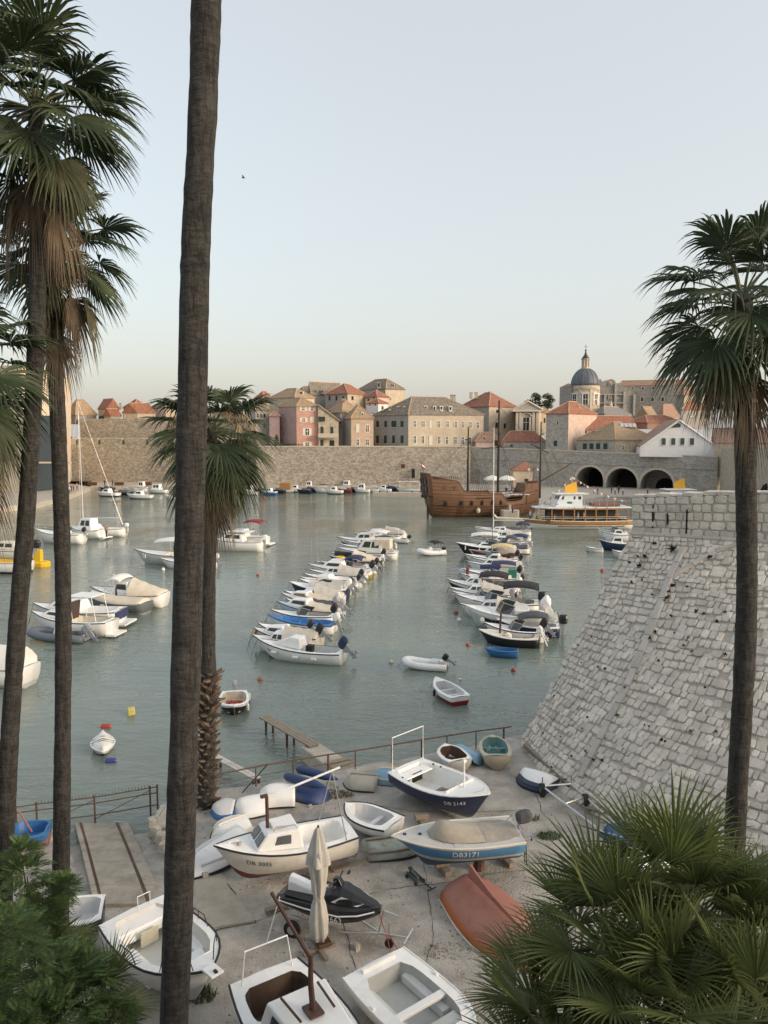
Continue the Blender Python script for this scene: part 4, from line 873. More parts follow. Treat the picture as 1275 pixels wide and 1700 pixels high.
def tarp(h,t,c0,c1,z_r,m,ridge_drop=.35,wmul=1.03,z_front=None,name='tarp_cover'):
    N_=9; rings=[]; random.seed(int(h.L*1000+c0*100))
    for i in range(N_+1):
        x=c0+(c1-c0)*i/N_; y=h.hb(x)*wmul; zg=h.zs(x)-.06; q=i/N_
        zr=h.zs(x)+z_r*(1-ridge_drop*(1-q))+.03*math.sin(i*2.3)
        rings.append([Vector((h.L*(x-.5)+ru(-.01,.01),y*a,zg+(zr-zg)*b+ru(-.02,.015)*(b>0))) for a,b in((-1,0),(-.97,.35),(-.6,.72),(-.22,.96),(0,1),(.22,.96),(.6,.72),(.97,.35),(1,0))])
    mb=MB().loft(rings,closed=False); 
    mb.add(rings[0],[tuple(range(8,-1,-1))]); mb.add(rings[-1],[tuple(range(9))])
    return mb.build(name,m,t,smooth=True)
def bimini(h,t,c0,c1,zt,m,w=.9,fold=False,slope=.0):
    x0,x1=h.L*(c0-.5),h.L*(c1-.5); y=h.hb((c0+c1)/2)*w; rings=[]
    for i in range(7):
        q=i/6; x=x0+(x1-x0)*q; z=zt-.16*abs(2*q-1)**2.2+slope*q
        rings.append([Vector((x,y*math.sin(a),z-.16*(1-math.cos(a)))) for a in[R(d) for d in(-88,-60,-30,0,30,60,88)]])
    mb=MB(); lo=[[p-Vector((0,0,.07)) for p in r] for r in rings]
    mb.loft(rings,closed=False); mb.loft([r[::-1] for r in lo],closed=False)
    for i in range(6):
        for j in(0,6): mb.add([rings[i][j],rings[i+1][j],lo[i+1][j],lo[i][j]],[(0,1,2,3)])
    for i in(0,6): mb.add(rings[i]+lo[i],[(j,j+1,8+j,7+j) for j in range(6)])
    b=mb.build('bimini_top',m,t,smooth=False)
    for q in(.08,.5,.92):
        for s in(-1,1):
            x=x0+(x1-x0)*q; MB().tube([(x0+(x1-x0)*.5,s*h.hb((c0+c1)/2)*.93,h.zs((c0+c1)/2)),(x,s*y*.97,zt-.22+slope*q)],.016,5).build('frame_tube',Mst,b)
    return b
def screen(h,t,c,hh=.45,w=.75,rake=.35,m=None):
    x=h.L*(c-.5); y=h.hb(c)*w; z=h.zs(c)+.04; k=h.L*.10
    pts=[(x-k*1.4,-y),(x,-y*.82),(x+k*.5,0),(x,y*.82),(x-k*1.4,y)]
    lo=[Vector((a,b,z)) for a,b in pts]; hi=[Vector((a-rake,b*.86,z+hh*(.75 if i in(0,4) else 1))) for i,(a,b) in enumerate(pts)]
    mb=MB().loft([lo,hi],closed=False); s=mb.build('windscreen',m or Mscr,t,solid=.012)
    f=MB(); f.tube(hi,.018,5)
    for a,b in zip(lo,hi): f.tube([a,b],.013,5)
    f.build('frame',Mst,s); return s
def fenders(h,t,ts,side=-1,m=None,horizontal=False):
    for x in ts:
        p=h.pt(x,.86,side)+Vector((0,side*.09,-.12)); mb=MB()
        if horizontal: mb.loft([[p+Vector((a,r*math.cos(q),r*math.sin(q))) for q in[i*math.pi/4 for i in range(8)]] for a,r in((-.2,.03),(-.16,.08),(.16,.08),(.2,.03))])
        else: mb.lathe(p,[(.02,-.2),(.075,-.16),(.08,.12),(.04,.19),(.015,.26)],8)
        mb.build('fender',m or Mfen,t)
def bow_rail(h,t,hh=.3,m=None,t0=.62):
    m=m or Mst; mb=MB()
    for s in(1,-1): mb.tube([h.pt(x,1,s)*1.0+Vector((0,-s*.05,hh*(0 if x==t0 else 1))) for x in(t0,t0+.08,.8,.9,.97,1.0)],.014,5)
    for x in(.72,.84,.95):
        for s in(1,-1): p=h.pt(x,1,s)+Vector((0,-s*.05,0)); mb.tube([p,p+Vector((0,0,hh))],.011,5)
    mb.build('bow_rail',m,t)
def hull_text(h,t,s,tc,vc,size,m,side):
    vs,fs=text_mesh(s); out=[]
    for p in vs:
        dx=p.x*size*(1 if side<0 else -1); tt=tc+dx/h.L
        dz=h.zs(tc)-h.zk(tc); v=vc+p.y*size/dz
        q=h.pt(tt,v,side); e=h.pt(tt+.01,v,side)-q; f=h.pt(tt,min(1,v+.02),side)-q; n=e.cross(f).normalized()
        if n.y*side<0: n=-n
        out.append(q+n*.012)
    MB().add(out,fs).build('hull_lettering',m,t)
def thwart(h,t,x,m,zf,w=.16):
    y=h.hb(x)*.86; MB().box((h.L*(x-.5),0,zf),(w,2*y,.035)).build('thwart',m,t,bevel=.008)
def mooring(t,h,dx=.7,m=None):
    p=h.pt(1,1,1); MB().tube([p,p+Vector((dx*.25,.05,-h.zs(1)*.45)),p+Vector((dx*.6,.1,-h.zs(1)*1.02))],.014,4).build('mooring_line',m or Mrope,t)
def place(l,r,y,hd,B):  # pixel extent -> place, length
    c=G((l+r)/2,y,0); s=FPX/ (c.y*math.cos(PITCH)+ (H)*math.sin(PITCH)); hd=R(hd); w=(r-l)/s
    L=(w-B*abs(math.sin(hd)))/max(.25,abs(math.cos(hd)))
    return c,max(2.2,L),hd
NB=[0]
def craft(label,l,r,y,hd=167,B=1.9,F=.55,bands=None,mats=None,deck=None,cockpit=(.06,.5,.78),inside=None,rub=None,group=None,cat='boat',name='motorboat',zf=.12,hull={},moor=True,cab=None,tp=None,bim=None,mot=None,scr=None,fen=None,rail=None,text=None,thw=(),mast=None,loc=None,L=None,rot=None,z=0,inner=True,extra=None,roll=0):
    if loc is None: c,L,hr=place(l,r,y,hd,B)
    else: c,hr=Vector(loc),R(hd)
    t=thing(name,label,cat,(c.x,c.y,c.z if loc is not None else z),hr,group,rot=rot)
    if loc is None and rot is None: t.rotation_euler=(R(roll if roll else ru(-2.5,2.5)),R(ru(-1,1)),hr+R(ru(-5,5))); t.scale=(1,1.12,1.34) if c.y<150 else (1,1.1,1.0)
    h=Hull(L,B,F,**hull)
    mats=mats or [Mbk,Mw]; bands=bands or [(.38,0),(1,1)]
    dedupe(hull_mesh(h,bands)).build('hull',mats,t,smooth=True)
    if inner: deck_and_well(h,t,cockpit[0],cockpit[1],cockpit[2],zf,deck or Mw,inside or deck or Mw)
    if rub is not False: rail_line(h,t,rub or Mblk,.028)
    if cab: cabin(h,t,**cab)
    if tp: tarp(h,t,**tp)
    if bim: bimini(h,t,**bim)
    if mot is not None: motor(t,-L/2-.05,mot.get('y',0),h.zs(0)+.12,mot.get('tilt',.0),mot.get('m'),mot.get('s',1),mot.get('m2'))
    if scr: screen(h,t,**scr)
    if fen: fenders(h,t,**fen)
    if rail: bow_rail(h,t,**rail)
    for tx in (text or ()): hull_text(h,t,*tx)
    for x in thw: thwart(h,t,x,inside or Mwdl,h.zs(x)-.16)
    if mast: 
        x,hm,mm,rr=mast; MB().tube([(L*(x-.5),0,h.zs(x)-.1),(L*(x-.5)+.02,0,h.zs(x)+hm)],rr,8,r2=rr*.8).build('mast',mm,t)
    if moor: mooring(t,h)
    if extra: extra(t,h)
    return t,h
G1='boats moored in the left row'; G2='boats moored in the right row'; G3='boats moored on the left side'
CU=dict(c0=.5,c1=.84,hh=.42,win=1)
# ---- left row, near to far ----
def e1(t,h):
    # sloped white cuddy without glass
    x0,x1=h.L*(-.05),h.L*.33; z=h.zs(.6)
    MB().hexa([(x0,-.62,z),(x1,-.3,z+.1),(x1,.3,z+.1),(x0,.62,z)],[(x0+.12,-.5,z+.52),(x0+.75,-.42,z+.55),(x0+.75,.42,z+.55),(x0+.12,.5,z+.52)]).build('cuddy',Mw,t,bevel=.06)
    MB().box((-h.L*.12,0,h.zs(.4)+.05),(.45,.5,.35)).build('seat',Mblk,t,bevel=.05)
craft('white cuddy boat with pale fenders, nearest of the left row',418,577,1095,166,1.95,.55,mats=[Mbk,Mw],bands=[(.32,0),(1,1)],cockpit=(.05,.48,.76),inside=Mlg,group=G1,mot=dict(tilt=.95,m=Mtn,s=1.25),fen=dict(ts=(.75,.48,.27),side=1,horizontal=True),rub=Mblk,text=[('DB 210',.83,.68,.2,Mbk,1)],extra=e1,hull=dict(sheer=.55))
craft('white cabin boat under cream tarp, second of the left row',413,540,1073,166,1.9,.6,cab=dict(CU,c0=.48),tp=dict(c0=.02,c1=.5,z_r=.45,m=Mtp),group=G1,mot=dict(tilt=1.0,m=Mmt,s=1.2),mats=[Mbk,Mcr],fen=dict(ts=(.97,),side=1,m=Mor))
craft('open boat with bright blue inside and dark fenders',437,562,1046,167,1.85,.5,mats=[Mcr,Mw,Mbl],bands=[(.3,0),(.9,1),(1,2)],deck=Mbl,inside=paint('inside_blue',(.06,.22,.52),.5),cockpit=(.06,.8,.8),group=G1,mot=dict(tilt=.5,m=Mw,s=1.1),fen=dict(ts=(.7,.58,.44,.3),side=1,m=Mblk,horizontal=True),rub=Mbl,thw=(.3,.55))
craft('pale blue cabin boat with black side window and cream tarp',452,575,1026,167,1.9,.6,mats=[Mcr,paint('pale_blue_hull',(.50,.62,.72),.4)],cab=dict(CU,c0=.47,hh=.5),tp=dict(c0=.02,c1=.49,z_r=.42,m=Mtp,ridge_drop=.6),group=G1,mot=dict(tilt=1.0,m=Mgy,s=1.2),deck=paint('pale_blue_deck',(.52,.66,.78),.4))
craft('white cabin boat with amber window and cream tarp',461,564,1010,167,1.9,.6,cab=dict(CU,c0=.46,glass=mat('amber_glass',(.20,.15,.07),.2,.1)),tp=dict(c0=.02,c1=.48,z_r=.4,m=Mtp,ridge_drop=.5),group=G1,mats=[Mcr,Mw],mot=dict(tilt=.3,m=Mtw,s=.9))
def e6(t,h): tarp(h,t,.08,.62,.42,Mtg,.2)
craft('navy hulled boat with white deck under grey cover',477,582,994,167,2.0,.75,mats=[Mnv,Mnv],deck=Mw,group=G1,rub=Mw,mot=dict(tilt=.6,m=Mw,s=1.1),extra=e6,mast=(.62,3.2,Mst,.02))
craft('white boat behind the navy one with a grey canvas cover',491,590,982,167,1.9,.55,mats=[Mbk,Mw],tp=dict(c0=.05,c1=.6,z_r=.4,m=Mtg),group=G1,mot=dict(tilt=.2,m=Mgy))
craft('slim white speedboat with thin black side stripe',499,605,972,168,2.0,.55,mats=[Mw,Mw,Mbk],bands=[(.72,0),(.84,2),(1,1)],cab=dict(c0=.5,c1=.8,hh=.22,win=0,front=False),group=G1,mot=dict(tilt=.9,m=Mmt,s=1.2),mast=(.75,3.5,Mst,.015))
def e8(t,h):
    MB().lathe((-.1,0,h.zs(.5)+.9),[(.36,-.06),(.42,0),(.36,.06),(.30,0)],16,caps=False).build('ring_buoy',Myl,t)
craft('white cuddy boat with mustard yellow stern hull and black motor',506,622,957,168,2.1,.6,mats=[Mol,Mw,Mol],bands=[(.7,0),(1,1)],cab=dict(c0=.42,c1=.78,hh=.55,win=1),group=G1,mot=dict(tilt=.9,m=Mmt,s=1.35),extra=e8)
craft('navy boat with cream tent cover and black sail bag',544,636,941,168,2.0,.6,mats=[Mnv,Mbk],deck=Mw,tp=dict(c0=.04,c1=.52,z_r=.85,m=Mtp,ridge_drop=.75),group=G1,fen=dict(ts=(.62,.5,.38,.26,.14),side=1,horizontal=True),mot=dict(tilt=.4,m=Mw,s=.8),extra=lambda t,h:MB().tube([(h.L*.08,-.1,h.zs(.6)+.35),(h.L*.4,0,h.zs(.9)+.3)],.2,8).build('sail_bag',Mtk,t))
def e10(t,h):
    b,zt,_=cabin(h,t,.22,.66,1.15,.85,.7,.12,.02,Mtw,2,M_green,name='wheelhouse'); 
    MB().box((-h.L*.28,0,h.zs(.2)+.75),(h.L*.26,h.B*.72,.9)).build('clear_awning',Mtp,t,bevel=.06)
craft('white wheelhouse boat with green glass and canvas awning',556,662,927,168,2.2,.65,mats=[Mw,Mw],group=G1,extra=e10,cockpit=(.05,.22,.7))
craft('white boat with dark red bow strake and number on the cabin',556,650,908,169,2.1,.7,mats=[Mmar,Mmar,Mw],bands=[(.6,0),(1,2)],cab=dict(c0=.3,c1=.66,hh=.7,win=2),group=G1,bim=dict(c0=.02,c1=.36,zt=1.75,m=Mtw),text=[('14',.72,.8,.45,Mbk,1)])
craft('white motorboat with grey canopy at the far end of the left row',585,668,899,169,2.0,.6,cab=dict(c0=.4,c1=.72,hh=.7,win=2),bim=dict(c0=.03,c1=.4,zt=1.5,m=Mtg),group=G1,mats=[Mgy,Mw])
craft('low white skiff behind the number boat in the left row',566,640,916,169,1.7,.45,group=G1,mats=[Mw,Mlg],thw=(.3,.6))
# ---- inflatables ----
def rib(label,l,r,y,hd,B,mt,mi,group=None,mo=None,con=True,bimc=None,Lr=None,seats=True,stripe=None):
    c,L,hr=place(l,r,y,hd,B); t=thing('inflatable_boat',label,'inflatable boat',(c.x,c.y,0),hr,group); rr=B*.15
    pts=[]
    for i in range(15):
        q=i/14*2-1; s=1 if q>0 else -1; a=abs(q)
        x=L*(.5-(a**1.6)) ; y_=s*(B/2-rr)*min(1,(a*2.6)**.55) if a>0 else 0
        pts.append((x,y_,rr*.95+.22*max(0,(x/L+.1)/.6)**2))
    MB().tube(pts,rr,10).build('inflated_tube',mt,t,smooth=True)
    if stripe: MB().tube([(p[0]*1.0,p[1]*1.22,p[2]-.01) for p in pts],rr*.25,6).build('rubbing_strake',stripe,t)
    MB().prism([(-L*.46,-B*.33),(L*.15,-B*.33),(L*.40,0),(L*.15,B*.33),(-L*.46,B*.33)],.05,.2).build('floor',mi,t)
    MB().box((-L*.45,0,.32),(.06,B*.7,.42)).build('transom',mi,t)
    if con: MB().hexa([(-.1,-.28,.2),(.5,-.25,.2),(.5,.25,.2),(-.1,.28,.2)],[(0,-.24,.95),(.25,-.22,.98),(.25,.22,.98),(0,.24,.95)]).build('console',Mw,t,bevel=.04)
    if seats: MB().box((-L*.2,0,.38),(.5,B*.5,.34)).build('seat',Mtgr if con else mi,t,bevel=.05)
    if mo: motor(t,-L*.48,0,.55,mo.get('tilt',0),mo.get('m'),mo.get('s',1),mo.get('m2'))
    if bimc:
        h=Hull(L,B,.5); bimini(h,t,.1,.5,1.75,bimc)
    p=(L*.5,0,.5); MB().tube([p,(L*.5+.3,.05,.2),(L*.5+.5,.1,-.02)],.012,4).build('mooring_line',Mrope,t)
    return t
rib('small white inflatable dinghy with tilted black motor',669,746,1109,168,1.5,Mw,Mlg,mo=dict(tilt=1.0,m=Mmt,s=.9),con=False,stripe=Mgy)
rib('white rigid inflatable with black bimini out in the channel',691,741,921,200,2.2,Mw,Mcr,bimc=Mtk,mo=dict(m=Mmt))
rib('grey inflatable with tilted outboard at the end of the left row',645,682,901,170,2.0,Mgy,Mlg,G1,mo=dict(tilt=.6,m=Mmt,s=1.2))
rib('pale blue grey inflatable with navy bimini',764,868,958,170,2.1,paint('tube_blue_grey',(.45,.50,.60),.5),Mlg,G2,mo=dict(tilt=.4,m=Mmg),bimc=Mtn)
rib('dark grey inflatable with silver outboard beside the white yachts',44,156,1062,168,2.0,paint('tube_dark_grey',(.13,.15,.18),.5),Mgy,G3,mo=dict(tilt=.75,m=Mmg,s=1.5))
# ---- right row, near to far ----
def r1(t,h):
    MB().tube([(h.L*.16,-.02,h.zs(.6)-.3),(h.L*.13,0,h.zs(.6)+1.15)],.075,8).build('post',Mbrn,t)
    MB().tube([(-h.L*.5-.1,.1,h.zs(0)+.3),(-h.L*.5-.55,.25,.1)],.05,6).build('oar_grip',Mw,t)
    MB().ell((h.L*.02,0,.45),(.3,.2,.2)).build('bag',Mtw,t)
craft('open black hulled boat with short brown mast post',792,898,1070,168,1.75,.48,mats=[Mnv,Mbk],deck=Mcr,inside=Mbeige,cockpit=(.08,.62,.82),rub=Mw,group=G2,thw=(.3,.5),extra=r1,mot=dict(tilt=.9,m=Mw,s=.9,m2=Mw),text=[('DALMATINKA',.2,.66,.17,Mw,1)] if False else None,hull=dict(sheer=.5))
craft('small plain blue rowing dinghy beside the black boat',812,853,1090,165,1.05,.34,mats=[Mbl,Mbl],deck=Mbl,inside=Mbl,cockpit=(.04,.93,.86),rub=Mbl,moor=False,hull=dict(w0=.75,sheer=.15,Dr=.15),thw=(.45,),name='rowing_dinghy',cat='dinghy')
craft('navy hulled boat with charcoal bimini and black outboard',821,930,1054,168,1.85,.55,mats=[Mnv,Mnv],deck=Mw,inside=Mlg,cockpit=(.05,.72,.8),rub=Mw,group=G2,bim=dict(c0=.18,c1=.66,zt=1.35,m=Mtgr,slope=-.1),mot=dict(m=Mmt,s=1.3))
def r3(t,h):
    for y in(-.35,.35): motor(t,-h.L/2-.1,y,h.zs(0)+.25,.75,Mw,1.5,Mw)
    MB().box((-h.L*.22,0,h.zs(.3)+.18),(1.1,1.5,.3)).build('sun_pad',Mtw,t,bevel=.06)
    for s in(1,-1): 
        P=[h.pt(x,v,s)+Vector((0,s*.012,0)) for v in(.58,.74) for x in(.30,.4,.5,.6,.7,.78)]; MB().add(P,[(i,i+1,7+i,6+i) for i in range(5)]).build('side_window',Mbk,t)
    MB().ell(h.pt(.78,.7,1)+Vector((0,.2,-.1)),(.2,.2,.2)).build('round_fender',Mfen,t)
craft('large pale grey sport cruiser with black side stripe and white outboards',768,905,1041,169,2.4,.85,mats=[Mlg,Mlg,Mw],bands=[(.8,0),(1,2)],cockpit=(.05,.46,.78),inside=Mlg,group=G2,scr=dict(c=.56,hh=.6),rail=dict(hh=.35),extra=r3,rub=Mlg,fen=dict(ts=(.42,),side=1),hull=dict(sheer=.35))
craft('white sport boat with big black bimini behind the grey cruiser',753,895,1016,169,2.2,.7,mats=[Mw,Mw],cockpit=(.05,.5,.78),inside=Mgy,group=G2,scr=dict(c=.6,hh=.5),bim=dict(c0=.0,c1=.42,zt=2.0,m=Mtk),rail=dict(hh=.3),mot=dict(m=Mmt,s=1.4))
craft('low white speedboat with wet grey deck in the right row',746,850,1003,169,2.0,.5,mats=[Mw,Mw],group=G2,scr=dict(c=.55,hh=.4),inside=Mgy,mot=dict(tilt=.5,m=Mmg))
craft('black bowed boat with white two window cabin and black bimini',738,860,989,169,2.1,.72,mats=[Mbk,Mbk,Mw],bands=[(.85,0),(1,2)],cab=dict(c0=.5,c1=.76,hh=.55,win=2),bim=dict(c0=.12,c1=.52,zt=1.75,m=Mtk),group=G2,inside=Mgy,mot=dict(tilt=.5,m=Mtw,s=1.2))
def r6(t,h):
    MB().tube([(-h.L*.2,-.1,h.zs(.4)+.8),(h.L*.15,0,h.zs(.4)+.75)],.17,8).build('sail_bag',Mtn,t); MB().box((-h.L*.4,0,h.zs(.1)+.35),(h.L*.14,1.2,.6)).build('green_box',Mgn,t,bevel=.03); MB().tube([(h.L*.36,0,h.zs(.85)),(h.L*.36,0,h.zs(.85)+.55)],.18,6).build('net_heap',Mmar,t)
craft('white fishing boat with navy sail bag and green stern box',761,862,970,169,1.9,.55,mats=[Mgy,Mw],cockpit=(.06,.7,.8),inside=Mbeige,group=G2,extra=r6,tp=dict(c0=.12,c1=.5,z_r=.5,m=Mtw,ridge_drop=.1))
craft('white cabin boat with dark side window and tilted black motor',780,866,944,170,2.0,.6,mats=[Mgy,Mw],cab=dict(c0=.4,c1=.72,hh=.6,win=1,rf=.14),group=G2,mot=dict(tilt=.9,m=Mmt,s=1.2))
craft('dark maroon boat under yellow cream canopy in the right row',780,860,932,170,2.0,.65,mats=[Mbk,Mmar],deck=Mwd,inside=Mwd,bim=dict(c0=.08,c1=.56,zt=1.6,m=mat('yellow_cream_canvas',(.60,.48,.27),.85,.08,3)),group=G2)
craft('black hulled motor yacht with long white foredeck in the right row',756,858,922,170,2.3,.8,mats=[Mbk,Mbk],deck=Mw,cab=dict(c0=.36,c1=.68,hh=.4,win=1),group=G2,fen=dict(ts=(.86,.62),side=1),mast=(.4,2.4,Mbk,.04),rub=Mw,scr=dict(c=.5,hh=.6))
craft('white boat with red stripe and black deck gear in the right row',800,866,914,170,2.1,.6,mats=[Mmar,Mw],scr=dict(c=.55,hh=.5),group=G2,inside=Mgy,bim=dict(c0=.1,c1=.4,zt=1.5,m=Mtgr))
craft('long low white boat with pale grey awning in the right row',774,870,906,170,2.0,.6,mats=[Mlg,Mw],bim=dict(c0=.42,c1=.92,zt=1.35,m=Mtw),group=G2,inside=Mgy,mot=dict(tilt=.4,m=Mmt))
craft('white boat with grey tarpaulin stern in the right row',812,880,903,170,2.2,.6,mats=[Mlg,Mw],tp=dict(c0=.03,c1=.5,z_r=.7,m=Mtg),group=G2)
def sail(mx,ytop,boomlen,mm,bag=None,stay=True):
    def f(t,h):
        x=h.L*(mx-.5); zt=ytop
        ms=MB().tube([(x,0,h.zs(mx)),(x,0,zt)],.075,8,r2=.05).build('mast',mm,t)
        zb=h.zs(.4)+1.15; MB().tube([(x,0,zb),(x-boomlen,0,zb)],.05,6).build('boom',mm,t)
        if bag: MB().tube([(x-.1,0,zb+.55),(x-.5,0,zb+.25),(x-boomlen*.95,0,zb+.15)],.16,8,r2=.1).build('furled_sail',bag,t)
        if stay:
            MB().tube([(x,0,zt-.1),(h.L*.49,0,h.zs(1))],.012,4).build('forestay',Mst,ms); MB().tube([(x,0,zt-.1),(-h.L*.48,0,h.zs(0))],.012,4).build('backstay',Mst,ms)
            for s in(1,-1): MB().tube([(x,0,zt*.95),(x-.2,s*h.B*.46,h.zs(.5))],.012,4).build('shroud',Mst,ms)
            MB().box((x,0,zt*.62),(.05,h.B*.45,.04)).build('spreader',Mst,ms)
    return f
d_=G(830,893).y
craft('small white sailing boat with bare pale mast near the passenger boat',786,882,893,172,2.3,.75,mats=[Mlg,Mw],cab=dict(c0=.42,c1=.72,hh=.4,win=2),group=G2,extra=sail(.66,ZP(757,d_),4.4,Mtw,Mtp,False),bim=dict(c0=.02,c1=.26,zt=1.75,m=Mtn),name='sailboat',cat='sailboat')

XR=[(423,520,1062,1,'white open boat with beige seats squeezed into the left row'),(470,560,1018,2,'white boat with charcoal tarp in the left row'),(484,585,987,3,'pale grey speedboat with low screen in the left row'),(520,615,949,4,'white boat with navy bag in the left row'),(548,640,934,3,'small white speedboat beside the tent cover boat'),(560,655,919,2,'white boat with dark tarp at the far left row'),(742,850,997,5,'white boat with grey tent in the right row'),(770,868,980,1,'white open boat with cluttered seats in the right row'),(772,870,950,5,'pale boat with grey hood in the right row'),(768,860,936,3,'white speedboat with tinted screen in the right row'),(790,880,918,2,'white boat with black tarp in the right row'),(792,882,899,5,'white boat with pale hood at the far right row'),(414,525,1082,5,'white boat with drab hood tucked behind the nearest cuddy boat'),(445,560,1036,3,'white speedboat tucked behind the blue inside boat'),(468,575,1003,5,'white hooded boat tucked beside the amber window boat'),(495,598,978,1,'low white open boat tucked beside the navy hull'),(508,612,965,5,'hooded white boat between the slim speedboat and the yellow stern'),(528,628,950,3,'white runabout beside the yellow stern boat'),(570,660,912,4,'white cabin boat with small navy canopy near the far end'),(600,676,894,5,'hooded white boat last of the left row'),(800,905,1061,3,'white runabout squeezed behind the black open boat'),(760,880,1026,5,'white hooded boat behind the large grey cruiser'),(748,862,984,2,'white boat with charcoal cover beside the black bowed boat'),(766,864,964,3,'white runabout beside the green stern box boat'),(776,868,928,5,'white hooded boat beside the maroon boat'),(800,884,908,4,'white cabin boat with navy canopy near the far right end'),(786,876,887,2,'white covered boat beside the sailing boat')]
for l,r,y,k,lab in XR:
    a={1:dict(mats=[Mgy,Mw],cockpit=(.06,.75,.8),inside=Mbeige,thw=(.25,.45,.65),mot=dict(tilt=.8,m=Mmt)),2:dict(mats=[Mbk,Mw],tp=dict(c0=.04,c1=.62,z_r=.4,m=Mtgr),mot=dict(tilt=.5,m=Mmg)),3:dict(mats=[Mlg,Mw],scr=dict(c=.55,hh=.4),inside=Mgy,mot=dict(tilt=.9,m=Mmt,s=1.2)),4:dict(mats=[Mw,Mw],cab=dict(c0=.45,c1=.78,hh=.45,win=1),bim=dict(c0=.08,c1=.4,zt=1.4,m=Mtn)),5:dict(mats=[Mlg,Mw],cab=dict(c0=.42,c1=.72,hh=.5,win=2),tp=dict(c0=.03,c1=.45,z_r=.8,m=Mtg,ridge_drop=.6))}[k]
    craft(lab,l,r,y,168,1.8,.55,group=G1 if l<700 else G2,**a)
# ---- boats behind the bastion corner ----
craft('white speedboat with black trim in front of the passenger boat',990,1040,893,172,2.1,.7,mats=[Mw,Mw],scr=dict(c=.5,hh=.5),inside=Mgy,group='boats by the bastion corner')
craft('white boat with green screen beside the bastion edge',998,1052,899,172,2.2,.7,mats=[Mw,Mw],cab=dict(c0=.35,c1=.68,hh=.5,win=1,glass=M_green),group='boats by the bastion corner')
craft('navy and white cabin boat at the bastion corner',994,1050,914,172,2.0,.7,mats=[Mnv,Mnv],deck=Mw,cab=dict(c0=.3,c1=.66,hh=.6,win=1),group='boats by the bastion corner')
craft('tiny dark tender floating left of the navy cabin boat',974,997,916,172,1.2,.35,mats=[Mbk,Mlg],inside=Mgy,group='boats by the bastion corner',moor=False,name='tender',cat='dinghy')
craft('pale stern of a small boat cut off by the bastion slope',1014,1050,926,172,1.7,.5,mats=[Mgy,Mlg],group='boats by the bastion corner')
# ---- left side ----
craft('white cruiser with cream tent cover by the centre trunk',142,282,1004,168,2.4,.8,mats=[Mw,Mw],cab=dict(c0=.4,c1=.66,hh=.75,win=1,rf=.06),tp=dict(c0=.03,c1=.4,z_r=.95,m=Mtp,ridge_drop=.75),group=G3,bim=dict(c0=.5,c1=.68,zt=2.0,m=Mtw),rail=dict(hh=.3))
def l2(t,h):
    tarp(h,t,.05,.9,.28,Mtp,.2)
    mb=MB(); mb.add([(.1,-.3,h.zs(.5)+.1),(.35,-.3,h.zs(.5)+.1),(.22,-.3,h.zs(.5)+1.0)],[(0,1,2)]); mb.build('rolled_flag',Mtn,t,solid=.05)
craft('grey wooden boat with cream cover and white fenders',134,253,1015,168,2.1,.7,mats=[Mgy,paint('hull_dark_grey',(.13,.15,.15),.5)],group=G3,inner=True,extra=l2,fen=dict(ts=(.6,.47,.34,.22),side=1,horizontal=True),rub=Mlg)
def l3(t,h):
    for s in(1,-1): MB().tube([(-h.L*.1,s*.85,h.zs(.4)),(-h.L*.05,s*.8,h.zs(.4)+1.3),(-h.L*.32,s*.8,h.zs(.4)+1.35),(-h.L*.38,s*.85,h.zs(.1))],.03,6).build('awning_frame',Mw,t)
    MB().box((-h.L*.18,0,h.zs(.4)+1.38),(h.L*.3,1.8,.06)).build('hard_top',Mw,t,bevel=.02); MB().box((-h.L*.5-.3,0,.15),(.7,1.7,.1)).build('swim_platform',Mw,t)
    MB().hexa([(-h.L*.02,-.7,h.zs(.5)),(h.L*.08,-.6,h.zs(.5)),(h.L*.08,.6,h.zs(.5)),(-h.L*.02,.7,h.zs(.5))],[(-h.L*.05,-.6,h.zs(.5)+1),(-h.L*.02,-.5,h.zs(.5)+1),(-h.L*.02,.5,h.zs(.5)+1),(-h.L*.05,.6,h.zs(.5)+1)]).build('tinted_screen',mat('brown_screen',(.08,.04,.03),.3,.2),t)
craft('white yacht with brown tinted screen and hard top',44,195,1052,168,2.4,.8,mats=[Mw,Mw],cab=dict(c0=.48,c1=.86,hh=.42,win=1),group=G3,extra=l3,inside=Mcr)
craft('white yacht with navy stern cloth behind the hard top yacht',49,210,1036,168,2.4,.85,mats=[Mw,Mw],cab=dict(c0=.4,c1=.82,hh=.5,win=2),group=G3,extra=lambda t,h:(MB().box((-h.L*.5-.35,0,.15),(.8,1.8,.1)).build('swim_platform',Mw,t),MB().box((-h.L*.5-.02,0,h.zs(0)*.7),(.06,1.9,.5)).build('navy_cloth',Mtn,t)))
craft('white boat with grey sail cover cut by the left frame edge',-75,62,1135,168,2.3,.85,mats=[Mlg,Mw],tp=dict(c0=.06,c1=.9,z_r=.95,m=Mtw,ridge_drop=.15),group=G3,rub=Mblk,rail=dict(hh=.3))
craft('white boat with long white canopy beside the centre trunk',217,335,936,10,2.3,.8,mats=[Mlg,Mlg],deck=Mw,hull=dict(sheer=.6),bim=dict(c0=.25,c1=.75,zt=2.5,m=Mtw),group=G3,inside=Mcr,fen=dict(ts=(.8,.77),side=-1)) if False else craft('white boat with long white canopy beside the centre trunk',217,340,936,168,2.3,.85,mats=[Mlg,Mlg],deck=Mw,bim=dict(c0=.12,c1=.62,zt=2.3,m=Mtw),group=G3,inside=Mcr,fen=dict(ts=(.82,.78),side=1))
craft('small white speedboat in front of the long canopy boat',262,362,944,168,2.0,.6,mats=[Mlg,Mw],scr=dict(c=.6,hh=.4),group=G3,inside=Mcr,mot=dict(tilt=.4,m=Mw,s=1.2))
